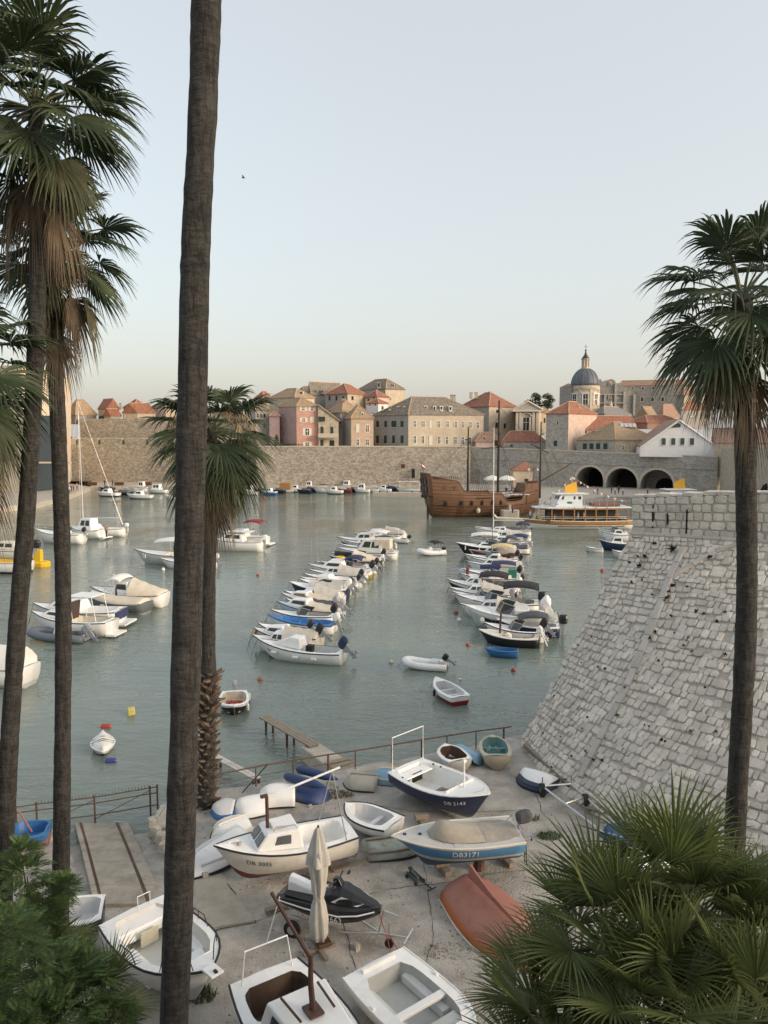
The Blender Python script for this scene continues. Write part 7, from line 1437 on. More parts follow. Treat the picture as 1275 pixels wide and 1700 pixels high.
for s in(1,-1):
    MB().add([(.2,s*.375,.66),(.95,s*.30,.68),(1.1,s*.2,.74),(.5,s*.34,.86)],[(0,1,2,3)]).build('side_flash',Mjw,t,solid=.015)
    MB().tube([(-1.35,s*.54,.42),(-.5,s*.585,.42),(.5,s*.56,.44),(1.0,s*.41,.5),(1.4,s*.17,.58)],.022,5).build('bumper_strip',Mjw,t)
    vs,fs=text_mesh('663'); MB().add([Vector((.45+(-1 if s>0 else 1)*p.x*.24,s*(.56+.004),.32+p.y*.24)) for p in vs],fs).build('registration_number',Mw,t)
    MB().ell((.35,s*.42,1.12),(.04,.09,.06)).build('mirror',Mjb,t)
    MB().box((-.5,s*.42,.615),(1.4,.2,.02)).build('foot_mat',Mblk,t)
MB().tube([(.18,-.38,1.14),(.22,-.15,1.12),(.22,.15,1.12),(.18,.38,1.14)],.022,6).build('handlebar',Mblk,t); MB().hexa([(.1,-.1,.95),(.4,-.1,1.0),(.4,.1,1.0),(.1,.1,.95)],[(.12,-.08,1.16),(.28,-.08,1.18),(.28,.08,1.18),(.12,.08,1.16)]).build('steering_pad',Mjb,t,bevel=.02)
t=thing('jet_ski_trailer','galvanised jet ski trailer with small jockey wheel','trailer',(c.x,c.y,GZ),hd)
mb=MB(); mb.tube([(-1.3,-.35,.33),(.6,-.35,.33),(1.5,0,.33),(2.35,0,.42)],.03,6); mb.tube([(-1.3,.35,.33),(.6,.35,.33),(1.5,0,.33)],.03,6); mb.tube([(-.8,-.6,.28),(-.8,.6,.28)],.03,6); mb.build('frame',Mst,t)
for s in(-1,1): w=MB().tube([(-.8,s*.66,.24),(-.8,s*.78,.24)],.24,14).build('wheel',Mtyre,t); MB().tube([(-.8,s*.77,.24),(-.8,s*.79,.24)],.12,10).build('hub',Mst,w)
w=MB().tube([(1.75,-.04,.12),(1.75,.04,.12)],.12,12).build('jockey_wheel',Mtyre,t); MB().tube([(1.75,0,.12),(1.75,.02,.7)],.022,6).build('jockey_post',Mst,w)
MB().tube([(2.3,-.3,.45),(2.3,.3,.5)],.02,5).build('cross_bar',Mst,t); MB().tube([(1.45,.0,.9),(1.75,-.1,.3),(1.9,-.25,.02),(2.1,-.1,.02),(1.7,.05,.35)],.012,5).build('red_strap',Mred,t); MB().tube([(1.45,0,.35),(1.6,0,1.0),(2.0,0,.95)],.025,6).build('winch_post',Mst,t)
# ---- closed parasol ----
p=gpt(530,1580); t=thing('closed_parasol','tall closed beige parasol tied at the waist beside the jet ski','parasol',(p.x,p.y,GZ))
zt=(D(525,1374,p.y).z-GZ); N_=26
def prng(z,r,k): return [((r*(1+.22*math.sin(k*a*1.0+z*1.3)))*math.cos(a),(r*(1+.22*math.sin(k*a+z*1.3)))*math.sin(a),z) for a in[2*math.pi*i/N_ for i in range(N_)]]
zl=zt-3.05
MB().loft([prng(zt-x,r,6) for x,r in((3.05,.17),(2.9,.21),(2.5,.21),(2.1,.16),(1.92,.11),(1.7,.16),(1.2,.21),(.8,.23),(.6,.24),(.55,.20),(.3,.15),(.08,.07),(0,.04))]).build('folded_canopy',Mtg,t,smooth=True)
MB().loft([prng(zt-x,r,5) for x,r in((.95,.29),(.7,.25),(.4,.18),(.05,.08),(-.01,.03))],caps=False).build('top_flap',Mtg,t,smooth=True)
MB().tube([(0,0,zt-1.96),(0,0,zt-1.88)],.125,12).build('tie_band',Mtg,t)
MB().tube([(0,0,0),(0,0,zt+.06)],.03,8).build('pole',Mbrn,t)
for k in range(2): MB().box((0,0,.06+.02*k),(.9,.12,.1),rz=.5+k*1.57).build('base_beam',Mwdl,t,bevel=.01)
MB().box((.1,.1,.17),(.4,.3,.12),rz=.5).build('base_weight',Mgd,t,bevel=.03)
# ---- floor jack, trailer, panels, planks ----
p=gpt(690,1462); a,b=gpt(715,1483),gpt(665,1443); hd=math.atan2((a-b).y,(a-b).x); t=thing('floor_jack','grey green trolley jack with long handle lying on the concrete','jack',(p.x,p.y,GZ),hd)
for s in(-1,1): MB().hexa([(-.32,s*.11-.015,.06),(.22,s*.11-.015,.06),(.22,s*.11+.015,.06),(-.32,s*.11+.015,.06)],[(-.3,s*.11-.015,.2),(.2,s*.11-.015,.15),(.2,s*.11+.015,.15),(-.3,s*.11+.015,.2)]).build('side_plate',mat('jack_green_grey',(.07,.085,.085),.5,.2),t)
MB().hexa([(-.28,-.06,.12),(.15,-.05,.1),(.15,.05,.1),(-.28,.06,.12)],[(-.28,-.05,.26),(.12,-.05,.17),(.12,.05,.17),(-.28,.05,.26)]).build('lift_arm',MATS['jack_green_grey'],t,bevel=.01)
MB().lathe((-.28,0,.26),[(.07,0),(.07,.03),(.05,.035)],10).build('saddle',M_iron,t)
for x in(-.26,.2):
    for s in(-1,1): MB().tube([(x,s*.13,.06),(x,s*.17,.06)],.06,10).build('wheel',M_iron,t)
MB().tube([(.2,0,.14),(.75,.05,.1)],.02,6).build('handle',M_iron,t); MB().tube([(.75,-.12,.1),(.75,.2,.1)],.02,6).build('grip',M_iron,t)
A=[gpt(*q) for q in((900,1322),(948,1318),(972,1340),(938,1352),(1010,1402))]
t=thing('boat_trailer','bare galvanised boat trailer with long drawbar near the bastion','trailer',A[3]); z=UP*.4
mb=MB(); mb.tube([A[0]+z,A[3]+z,A[4]+z*.7],.035,6); mb.tube([A[1]+z,A[2]+z,A[3]+z],.035,6); mb.tube([A[0]+z,A[1]+z],.035,6); mb.tube([A[2]+z,A[2]+z+Vector((.3,-1.2,0))],.03,6); mb.build('frame',Mst,t,world=True)
for q in(A[0],A[2]): w=MB().tube([q+UP*.25+Vector((-.08,0,0)),q+UP*.25+Vector((.08,0,0))],.25,14).build('wheel',Mtyre,t,world=True); MB().tube([q+UP*.25+Vector((-.09,0,0)),q+UP*.25+Vector((.09,0,0))],.1,8).build('hub',Mst,w,world=True)
for q in(A[0],A[1]): MB().tube([q+z,q+z+UP*.35],.03,6).build('guide_post',Mst,t,world=True)
q=[gpt(966,1345),gpt(1003,1322),gpt(1042,1330),gpt(1006,1366)]; t=thing('wooden_panel','weathered grey plywood panel lying against the bastion foot','panel',q[0])
for i in range(5):
    u0,u1=i/5+.01,(i+1)/5-.01; f=lambda a,b,u:a+(b-a)*u
    P=[f(q[0],q[1],u0),f(q[3],q[2],u0),f(q[3],q[2],u1),f(q[0],q[1],u1)]; P=[k+UP*(.08+.25*j) for k,j in zip(P,(0,1,1,0))]
    MB().hexa(P,[k+UP*.04 for k in P]).build('plank',Mwdl,t,world=True)
for k in(.25,.75): 
    P0=f(q[0],q[3],k)+UP*(.05+.25*k); P1=f(q[1],q[2],k)+UP*(.05+.25*k); MB().tube([P0,P1],.05,4).build('batten',Mwdl,t,world=True)
def beam(label,p,q,w=.2,h=.16,name='timber_beam',m=None,z=0,n=1):
    a,b=gpt(*p),gpt(*q); d=(b-a); hd=math.atan2(d.y,d.x); c=(a+b)/2; t=thing(name,label,'beam',(c.x,c.y,GZ+z),hd)
    for i in range(n): MB().box((0,(i-(n-1)/2)*w*1.06,h/2),(d.length*ru(.95,1),w,h)).build('plank',m or Mwdl,t,bevel=.01)
    MB().box((d.length*.42,0,h+.012),(.08,w*n*1.02,.02)).build('end_strap',M_rust,t); return t
beam('long pale double plank leaning along the bastion foot',(874,1246),(948,1314),.17,.2,n=2,z=.15)
beam('flat board lying in front of the peeling green boat',(545,1447),(657,1416),.26,.05)
beam('short timber under the jet ski tail',(440,1518),(478,1506),.18,.14)
beam('thin offcut board beside the parasol foot',(470,1470),(505,1456),.14,.05)
beam('old timber baulk under the cabin boat DB 3035',(530,1462),(552,1456),.3,.22)
# rubble, stones, plants patches
def stone(label,px,py,r,m=None):
    p=gpt(px,py); k=random.randrange(10); v,f=STN[k]; mb=MB(); mb.add([Vector((a[0]*r*1.6,a[1]*r*1.3,a[2]*r*1.2+r*.4)) for a in v],f); t=mb.build('loose_stone',m or M_quay); t.location=p; t.rotation_euler=(0,0,ru(0,3)); tag(t,label,'stone')
for px,py,r,lab in((592,1575,.13,'single pale pebble stone on open concrete near the parasol'),(330,1452,.12,'pale stone at the edge of the slab left of DB 3035'),(347,1452,.1,'small stone right of the slab edge stone'),(340,1455,.14,'grey stone between the two slab edge stones'),(268,1395,.25,'large rock of the low wall beside the slip'),(258,1382,.22,'middle rock of the low wall beside the slip'),(252,1368,.2,'seaward rock of the low wall beside the slip'),(272,1410,.22,'nearest rock of the low wall beside the slip'),(548,1303,.16,'white rubble lump right of the blue pedal boat'),(560,1308,.1,'small rubble lump left of the beige dinghy'),(612,1312,.15,'brown rock at the foot of the beige dinghy'),(985,1335,.14,'rock at the bastion foot left of the panel'),(990,1350,.1,'small rock at the bastion foot'),(515,1340,.09,'pebble beside the boxy white pram dinghy'),(965,1325,.16,'rock by the long plank end')): stone(lab,px,py,r)
M_dry=mat('dry_plants',(.16,.125,.07),.9,.4,8); M_grn=mat('low_weeds',(.07,.10,.035),.8,.4,8)
def tuft(label,px,py,rx,ry,n,h,m,name='weed_patch'):
    p=gpt(px,py); mb=MB()
    for k in range(n):
        a,q=ru(0,6.28),math.sqrt(rnd()); x,y=rx*q*math.cos(a),ry*q*math.sin(a); d=Vector((ru(-.6,.6),ru(-.6,.6),1)).normalized()*h*ru(.4,1); w=Vector((ru(-1,1),ru(-1,1),0)).normalized()*.014
        mb.add([Vector((x,y,0))-w,Vector((x,y,0))+w,Vector((x,y,0))+d*.6+w*1.3,Vector((x,y,0))+d],[(0,1,2,3)])
    t=mb.build(name,m); t['kind']='stuff'; t.location=p; tag(t,label,'weeds')
tuft('square patch of green weeds in the concrete behind the speedboat',913,1390,.42,.28,420,.16,M_grn); tuft('dry seaweed heap behind the cabin boat boom',540,1320,1.1,.4,700,.12,M_dry); tuft('dry brown weeds at the foot of the bastion seam',985,1308,.25,.4,360,.85,M_dry); tuft('green weeds at the foot of the bastion beside the plank',955,1312,.3,.3,300,.45,M_grn); tuft('sparse dry sprig on the concrete near the outboard motor',888,1362,.16,.12,30,.28,M_dry); tuft('dead leaf litter near the orange boat',745,1580,.7,.35,260,.05,M_dry); tuft('dead leaf litter by the white dinghy',780,1600,.5,.4,160,.05,M_dry); tuft('weeds below the white launch bow',335,1655,.35,.3,220,.2,M_grn)
# slab cracks: separate concrete slabs let into the yard left of centre
q=[(322,1462),(368,1450),(425,1528),(326,1545)]; P=[gpt(*k)+UP*.012 for k in q]
struct(MB().add(P+[p-UP*.1 for p in P],[(0,1,2,3),(0,4,5,1),(1,5,6,2),(2,6,7,3),(3,7,4,0)]).build('concrete_slab_patch',mat('slab_patch',(.36,.325,.27),.9,.16,2,bump=.4,bscale=12,stain=.5,stcol=(.22,.19,.15))))
# ---- railing along the water ----
E_=[G(x,y,GZ) for x,y in((357,1319),(425,1304),(487,1293),(545,1283),(590,1276),(650,1266),(700,1257),(742,1250),(790,1242),(836,1236))]
t=thing('railing','rusty tube railing along the water edge of the boat yard','railing',E_[0])
for i,p in enumerate(E_): MB().tube([p-UP*.1,p+UP*.78],.028 if i%3 else .045,6).build('post',M_rust,t,world=True)
MB().tube([p+UP*.76 for p in E_]+[E_[-1]+Vector((.35,.1,.78))],.03,6).build('top_rail',M_rust,t,world=True)
MB().tube([p+UP*.38 for p in E_[:5]],.012,5).build('wire',M_rust,t,world=True)
# ---- spiked gate across the slip ----
Gp=[G(28,1381,.05),G(62,1376,.05),G(158,1364,.1),G(250,1348,.35),G(262,1346,.4)]; Gh=.95
t=thing('spiked_gate','rusty spiked iron gate across the top of the slipway','gate',Gp[2])
tops=[p+UP*Gh for p in Gp]
for i,p in enumerate(Gp): MB().tube([p-UP*.4,p+UP*(Gh+.08)],.035,6).build('post',M_rust,t,world=True)
for a,b in zip(range(4),range(1,5)):
    for hh in(.25,.72,Gh): MB().tube([Gp[a]+UP*hh,Gp[b]+UP*hh],.022,5).build('rail',M_rust,t,world=True)
    L_=(Gp[b]-Gp[a]).length
    if a in(1,2):
        n_=int(L_/.115)
        for k in range(n_): p=tops[a]+(tops[b]-tops[a])*((k+.5)/n_); MB().tube([p,p+UP*.16],.011,4,r2=.004).build('spike',M_rust,t,world=True)
        MB().tube([Gp[a]+UP*.1,Gp[b]+UP*.85],.014,5).build('brace',M_rust,t,world=True)
# low masonry block beside the slip
p=G(262,1372,.5); t=thing('slip_wall','short rough stone wall at the seaward corner of the slip','wall',(p.x+.4,p.y,0)); MB().loft([[(x*.35,y*.95,z) for x,y in((-1,-1),(1,-.9),(1,1),(-.8,1))] for z in(-.3,.6,1.06)]).build('masonry',M_quay,t,bevel=.1)
for k in range(14): 
    me=STM[k%10]; o=bpy.data.objects.new('stone',me); COL.objects.link(o); o.parent=t; o.location=(-.36+.02*rnd(),-.85+.125*k,.3+.38*(k%3)*.8); o.rotation_euler=(0,-1.57,0); o.scale=(.3,.36,.2); o.material_slots[0].link='OBJECT'; o.material_slots[0].material=M_quay
# ---- jetties ----
def jetty(label,p0,p1,z,w,nb,piles,m):
    a,b=G(*p0,z),G(*p1,z); d=b-a; hd=math.atan2(d.y,d.x); t=thing('plank_jetty',label,'jetty',(a.x,a.y,0),hd); L=d.length
    for i in range(nb): MB().box((L/2,(i-(nb-1)/2)*w/nb,z-.04),(L,w/nb*.94,.07)).build('plank',m,t,bevel=.008)
    for x in piles:
        for y in(-w*.35,w*.35): MB().tube([(L*x,y,-1.5),(L*x,y,z-.07)],.06,8).build('pile',Mbrn,t)
        MB().box((L*x,0,z-.12),(.12,w*.9,.08)).build('crossbeam',Mbrn,t)
jetty('narrow weathered plank jetty reaching into the water',(438,1188),(522,1236),.75,.55,3,(.12,.55,.97),Mwdl)
a,b=G(513,1232,.7),G(592,1284,.85); d=b-a; hd=math.atan2(d.y,d.x); t=thing('concrete_jetty','rough concrete landing joining the plank jetty to the shore','jetty',(a.x,a.y,0),hd)
MB().loft([[(x,-w/2,-.8),(x,w/2,-.8),(x,w/2,z),(x,-w/2,z)] for x,w,z in((0,.9,.62),(d.length*.3,.95,.66),(d.length*.6,1.1,.7),(d.length+.6,1.2,.85))]).build('block',M_quay,t,bevel=.06)
for k in range(4): MB().box((d.length*(.62+.1*k),0,.78+.02*k),(.26,1.15,.05),rz=.05*k).build('plank',Mwdl,t)
jetty('low whitewashed beam jetty beside the stubby palm trunk',(342,1246),(427,1291),.5,.36,2,(.25,.98),mat('whitewashed_board',(.52,.50,.46),.85,.2,3,stain=.6,stcol=(.25,.22,.18)))

# gravel and grit strewn over the yard
g=random.Random(77); mb=MB()
for k in range(3200):
    px,py=g.uniform(300,1010),g.uniform(1290,1700); p=gpt(px,py)
    if abs(p.x-slip_c(p.y))<SLW/2: continue
    dn_=math.sin(p.x*1.3+1)*math.sin(p.y*.9)+g.uniform(-.5,1.0)
    if dn_<.1 or bank(p.x,p.y)>0: continue
    r=g.choice((.012,.016,.02,.03,.045)); a=g.uniform(0,6); z=p.z+.03*math.sin(p.x*1.7+p.y*.9)+.02*math.sin(p.x*.6-p.y*2.1)
    v=[Vector((p.x+r*math.cos(a+i*1.57)*g.uniform(.7,1.3),p.y+r*math.sin(a+i*1.57)*g.uniform(.7,1.3),z-.005)) for i in range(4)]+[Vector((p.x,p.y,z+r*g.uniform(.5,1)))]
    mb.add(v,[(0,1,4),(1,2,4),(2,3,4),(3,0,4)])
struct(mb.build('gravel',mat('grit',(.30,.265,.22),.9,.2,9,isl=.5)),'stuff')

# cracks and joints in the concrete
M_crack=mat('crack_dirt',(.075,.062,.048),.95,.3,6)
def crack(pts,w,seed):
    g=random.Random(seed); P=[]
    for a,b in zip(pts,pts[1:]):
        a,b=gpt(*a),gpt(*b); n=max(2,int((b-a).length/.22))
        for i in range(n): q=a+(b-a)*i/n; P.append(q+Vector((g.uniform(-.03,.03),g.uniform(-.03,.03),0)))
    vs=[];fs=[]
    for i,p in enumerate(P):
        d=(P[min(i+1,len(P)-1)]-P[max(0,i-1)]).normalized(); s_=Vector((-d.y,d.x,0))*w*g.uniform(.5,1.3)
        z=.03*math.sin(p.x*1.7+p.y*.9)+.02*math.sin(p.x*.6-p.y*2.1)+.016
        vs+=[p+s_+UP*z,p-s_+UP*z]
        if i: fs.append((2*i-2,2*i-1,2*i+1,2*i))
    struct(MB().add(vs,fs).build('concrete_joint',M_crack))
for k,(c,w) in enumerate([([(365,1452),(425,1530),(326,1549)],.022),([(425,1530),(470,1512),(640,1478)],.012),([(560,1500),(600,1640)],.010),([(640,1478),(900,1440)],.010),([(700,1400),(720,1560),(690,1650)],.008),([(300,1470),(330,1465)],.02),([(600,1330),(690,1350),(890,1345)],.009),([(880,1290),(900,1350),(985,1430)],.010)]): crack(c,w,k)
# =================== PALMS AND PLANTS ===================
def barkmat(name,col,ring=9.0):
    m=mat(name,col,.95,.32,2.2,bump=0,stain=.6,stcol=(col[0]*1.9,col[1]*1.85,col[2]*1.8),stscale=1.2,stretch=(1.4,1.4,3))
    n=m.node_tree; N=n.nodes; L=n.links; b=N['Principled BSDF']; tc=N.new('ShaderNodeTexCoord')
    mp=N.new('ShaderNodeMapping'); mp.inputs['Scale'].default_value=(3.2,3.2,ring); L.new(tc.outputs['Object'],mp.inputs[0])
    a=N.new('ShaderNodeTexNoise'); a.inputs['Scale'].default_value=2.2; a.inputs['Detail'].default_value=6; a.inputs['Roughness'].default_value=.75; L.new(mp.outputs[0],a.inputs[0])
    mp2=N.new('ShaderNodeMapping'); mp2.inputs['Scale'].default_value=(8,8,1.5); L.new(tc.outputs['Object'],mp2.inputs[0])
    c=N.new('ShaderNodeTexNoise'); c.inputs['Scale'].default_value=1.6; c.inputs['Detail'].default_value=4; c.inputs['Roughness'].default_value=.7; L.new(mp2.outputs[0],c.inputs[0])
    s=N.new('ShaderNodeMath'); s.operation='ADD'; L.new(a.outputs['Fac'],s.inputs[0]); L.new(c.outputs['Fac'],s.inputs[1])
    bp=N.new('ShaderNodeBump'); bp.inputs['Strength'].default_value=1.0; bp.inputs['Distance'].default_value=.045; L.new(s.outputs[0],bp.inputs['Height']); L.new(bp.outputs[0],b.inputs['Normal'])
    # dark fissures
    old=b.inputs['Base Color'].links[0].from_socket
    rp=N.new('ShaderNodeValToRGB'); rp.color_ramp.elements[0].position=.36; rp.color_ramp.elements[0].color=(.25,.25,.25,1); rp.color_ramp.elements[1].position=.52; rp.color_ramp.elements[1].color=(1,1,1,1); L.new(c.outputs['Fac'],rp.inputs[0])
    mu=N.new('ShaderNodeMixRGB'); mu.blend_type='MULTIPLY'; mu.inputs[0].default_value=.8; L.new(old,mu.inputs[1]); L.new(rp.outputs[0],mu.inputs[2]); 
    r3=N.new('ShaderNodeValToRGB'); r3.color_ramp.elements[0].position=.40; r3.color_ramp.elements[0].color=(.35,.35,.35,1); r3.color_ramp.elements[1].position=.56; r3.color_ramp.elements[1].color=(1.15,1.15,1.15,1); L.new(a.outputs['Fac'],r3.inputs[0])
    m3=N.new('ShaderNodeMixRGB'); m3.blend_type='MULTIPLY'; m3.inputs[0].default_value=.75; L.new(mu.outputs[0],m3.inputs[1]); L.new(r3.outputs[0],m3.inputs[2]); L.new(m3.outputs[0],b.inputs['Base Color'])
    return m
M_bark=barkmat('palm_bark',(.05,.048,.044)); M_boot=mat('leaf_boot',(.13,.095,.065),.9,.35,6,isl=.3)
def leafmat(name,col,tr=.25):
    m=mat(name,col,.55,.25,3,isl=.28,spec=.35); b=m.node_tree.nodes['Principled BSDF']; n=m.node_tree
    t=n.nodes.new('ShaderNodeBsdfTranslucent'); src=b.inputs['Base Color'].links[0].from_socket; n.links.new(src,t.inputs[0])
    mx_=n.nodes.new('ShaderNodeMixShader'); mx_.inputs[0].default_value=tr; out=n.nodes['Material Output']; n.links.new(b.outputs[0],mx_.inputs[1]); n.links.new(t.outputs[0],mx_.inputs[2]); n.links.new(mx_.outputs[0],out.inputs[0]); return m
M_frond=leafmat('frond_green',(.06,.085,.042)); M_frondb=leafmat('frond_bright',(.125,.155,.05)); M_dead=leafmat('frond_dead',(.16,.12,.08)); M_mid=leafmat('frond_fading',(.105,.11,.06)); M_pet=mat('petiole',(.10,.11,.05),.6,.2,4)
def fan_leaf(elev,seed,mat_,nseg=34,Rb=1.15,pet=1.0,grav=.45,spread=118,cut=.52,stiff=0.0,tipdroop=.5):
    g=random.Random(seed); e=R(elev); mb=MB()
    pts=[Vector((0,0,0))]; a=e; n=7
    for i in range(n):
        pts.append(pts[-1]+Vector((math.cos(a),0,math.sin(a)))*pet/n); a-=R(grav*38/n)*(1 if e>-1 else .3)
    mb.tube(pts,.026,5,m=1,r2=.014)
    hub=pts[-1]; f=Vector((math.cos(a),0,math.sin(a))); l=Vector((0,1,0)); nn=f.cross(l); 
    if nn.z<0 and e>0: nn=-nn
    A=R(spread)
    da=2*A/nseg
    for k in range(nseg):
        an=-A+da*(k+.5)+g.uniform(-.2,.2)*da; edge=abs(an)/A
        Rk=Rb*(1-.30*edge**2)*g.uniform(.9,1.06)
        if g.random()<.04: continue
        d=(f*math.cos(an)+l*math.sin(an)+nn*(.10+.22*edge)).normalized(); side=d.cross(nn).normalized()
        fold=(.018 if k%2 else -.018)
        drop=grav*g.uniform(.6,1.4); td=tipdroop*g.uniform(.4,1.6)
        L_=[];C_=[];R_=[]
        ns=6
        for i in range(ns+1):
            q=i/ns; r=Rk*q
            w=math.tan(da/2)*r*1.04 if q<cut else math.tan(da/2)*Rk*cut*(1-(q-cut)/(1-cut))**.8*1.0
            w=max(w,.002)
            p=hub+d*r*(1-.06*q*drop)-UP*(drop*.30*Rk*q*q+td*Rk*max(0,q-.5)**2*1.6)
            tw=g.uniform(-.15,.15)*(q>.6)
            L_.append(p-side*w-nn*(w*.55+tw*w)); C_.append(p+nn*w*.35); R_.append(p+side*w-nn*(w*.55-tw*w))
        vs=L_+C_+R_; m_=ns+1; fs=[]
        for i in range(ns): fs+= [(i,i+1,m_+i+1,m_+i),(m_+i,m_+i+1,2*m_+i+1,2*m_+i)]
        mb.add(vs,fs,0)
    me=bpy.data.meshes.new('leaf'); me.from_pydata([tuple(p) for p in mb.v],[],mb.f); me.materials.append(mat_); me.materials.append(M_pet if mat_ not in(M_dead,) else M_boot); me.polygons.foreach_set('material_index',mb.m); me.update(); return me
LV={}
def leaf_for(elev,kind):
    e=min(LVK,key=lambda x:abs(x-elev)); k=(e,kind,random.randrange(3))
    if k not in LV:
        s=hash((e,len(kind),k[2]))%9999
        LV[k]=fan_leaf(e,s,dict(green=M_frond,mid=M_mid,dead=M_dead)[kind],grav=dict(green=.55,mid=.8,dead=1.0)[kind],spread=dict(green=118,mid=105,dead=70)[kind],tipdroop=dict(green=.55,mid=1.0,dead=1.2)[kind],pet=dict(green=1.0,mid=1.0,dead=.9)[kind])
    return LV[k]
LVK=(80,62,45,28,10,-8,-28,-50,-68,-80)
def trunk(t,P,r0,r1,n=18,rings=150,flare=.0,seed=1,knob=.03):
    g=random.Random(seed); pts=[Vector(p) for p in P]; d=[0]
    for a,b in zip(pts,pts[1:]): d.append(d[-1]+(b-a).length)
    def at(s):
        for i in range(len(d)-1):
            if s<=d[i+1]+1e-6:
                q=(s-d[i])/(d[i+1]-d[i]); 
                p0=pts[max(0,i-1)];p1=pts[i];p2=pts[i+1];p3=pts[min(len(pts)-1,i+2)]
                return .5*((2*p1)+(p2-p0)*q+(2*p0-5*p1+4*p2-p3)*q*q+(3*p1-p0-3*p2+p3)*q**3)
        return pts[-1]
    R_=[]; off=[g.uniform(-1,1) for _ in range(n)]; rad=0
    for i in range(rings+1):
        q=i/rings; c=at(d[-1]*q); r=r0+(r1-r0)*q+flare*max(0,1-q*9)**2*r0; rad=rad*.7+g.uniform(-1,1)*knob; r*=1+rad+(.018 if i%2 else 0)
        R_.append([c+Vector((math.cos(2*math.pi*j/n)*r*(1+off[j]*.02+g.uniform(-.012,.012)),math.sin(2*math.pi*j/n)*r*(1+off[j]*.02+g.uniform(-.012,.012)),0)) for j in range(n)])
    MB().loft(R_).build('trunk',M_bark,t,world=True,smooth=True)
    return at,d[-1]
def crown(t,c,sc,n=34,nd=14,nm=10,seed=3,dead_drop=.8,emin=-38,emax=82):
    g=random.Random(seed); az=g.uniform(0,6)
    INVt=INV[t]; lc=INVt@Vector(c)
    def put(me,loc,a,s,nm_='leaf'):
        o=bpy.data.objects.new(nm_,me); COL.objects.link(o); o.parent=t; o.location=loc; o.rotation_euler=(g.uniform(-.15,.15),0,a); o.scale=(s,s,s)
    for i in range(n):
        q=i/(n-1); e=emax+(emin-emax)*q**.85+g.uniform(-8,8); a=az+i*2.39996
        put(leaf_for(e,'green'),lc+Vector((.06*math.cos(a),.06*math.sin(a),-.35*q)),a,sc*g.uniform(.82,1.1))
    for i in range(nm):
        a=az+i*2.4+1; put(leaf_for(g.uniform(-62,-30),'mid'),lc+Vector((.08*math.cos(a),.08*math.sin(a),-.4-g.uniform(0,.35))),a,sc*g.uniform(.75,1.0))
    for i in range(nd):
        a=az+i*2.4+.5; put(leaf_for(g.uniform(-85,-66),'dead'),lc+Vector((.14*math.cos(a),.14*math.sin(a),-.55-g.uniform(0,dead_drop))),a,sc*g.uniform(.65,.95),'dead_leaf')
def palm(label,pix,d,r0,r1,base_z,sc,crown_px=None,flare=0,knob=.03,seed=1,n=34,nd=14,nm=10,dd=.8,cz=None,dl=None,**k):
    P=[D(px,py,(d if dl is None else dl[i])) for i,(px,py) in enumerate(pix)]; b=P[0].copy(); b.z=min(b.z,base_z) 
    if P[0].z>base_z+.05: P=[Vector((P[0].x-(P[1].x-P[0].x)*.15,P[0].y,base_z-.1))]+P
    t=thing('palm_tree',label,'palm tree',(P[0].x,P[0].y,P[0].z)); at,L=trunk(t,P,r0,r1,flare=flare,seed=seed,knob=knob); crown(t,P[-1],sc,seed=seed+5,n=n,nd=nd,nm=nm,dead_drop=dd,**k); return t,at,L
palm('tall leaning palm at the left frame edge with the upper crown',[(4,1560),(12,1300),(28,1050),(44,850),(56,650),(62,480),(62,330),(60,165)],15.6,.195,.15,ground(-7.6,15.6),1.1,seed=11,n=34,nd=8,nm=3,dd=1.1)
palm('tall palm second from the left with the lower hanging crown',[(100,1575),(103,1300),(105,1050),(103,900),(97,720),(90,560),(91,450),(96,395)],17.2,.20,.155,ground(-7.1,17.2),.88,seed=23,n=22,nd=7,nm=4,dd=1.0,emax=60)
palm('palm cut by the left frame edge with hanging grey green leaves',[(-75,1500),(-70,1200),(-66,900),(-62,700),(-60,585)],15.0,.2,.17,ground(-9,15),.95,seed=31,n=22,nd=10,nm=10,dd=1.3,emax=55)
palm('thick palm trunk crossing the whole picture left of centre',[(289,1760),(293,1600),(303,1300),(312,1000),(319,700),(325,420),(337,180),(343,0),(349,-180),(356,-520),(360,-860)],9.5,.196,.160,ground(D(289,1760,9.5).x,9.5),1.0,seed=41,n=30,nd=14,nm=8,knob=.032)
t,at,L=palm('shorter palm with shaggy crown and stub covered lower trunk',[(341,1378),(343,1280),(346,1150),(346,1050),(347,950),(352,860),(352,790),(350,712)],27.0,.31,.19,GZ,1.25,seed=53,n=30,nd=14,nm=10,dd=1.3,flare=.5)
# leaf stubs on its lower trunk
sm=bpy.data.meshes.new('leaf_stub'); sm.from_pydata([(-.09,0,-.02),(.09,0,-.02),(.045,.16,.10),(-.045,.16,.10),(-.08,0,.07),(.08,0,.07),(.03,.20,.17),(-.03,.20,.17)],[],[(0,1,2,3),(7,6,5,4),(0,4,5,1),(1,5,6,2),(2,6,7,3),(3,7,4,0)]); sm.materials.append(M_boot); sm.update()
for i in range(190):
    q=i/190; s=L*.02+L*.385*q; p=at(s); a=i*2.39996; r=.29-.05*q
    o=bpy.data.objects.new('leaf_stub',sm); COL.objects.link(o); o.parent=t; o.location=INV[t]@(p+Vector((math.cos(a)*r,math.sin(a)*r,0))); o.rotation_euler=(ru(-.5,.25),ru(-.2,.2),a-math.pi/2); k=ru(.8,1.35)*(1.25 if q>.6 else 1); o.scale=(k*.9,k,k)
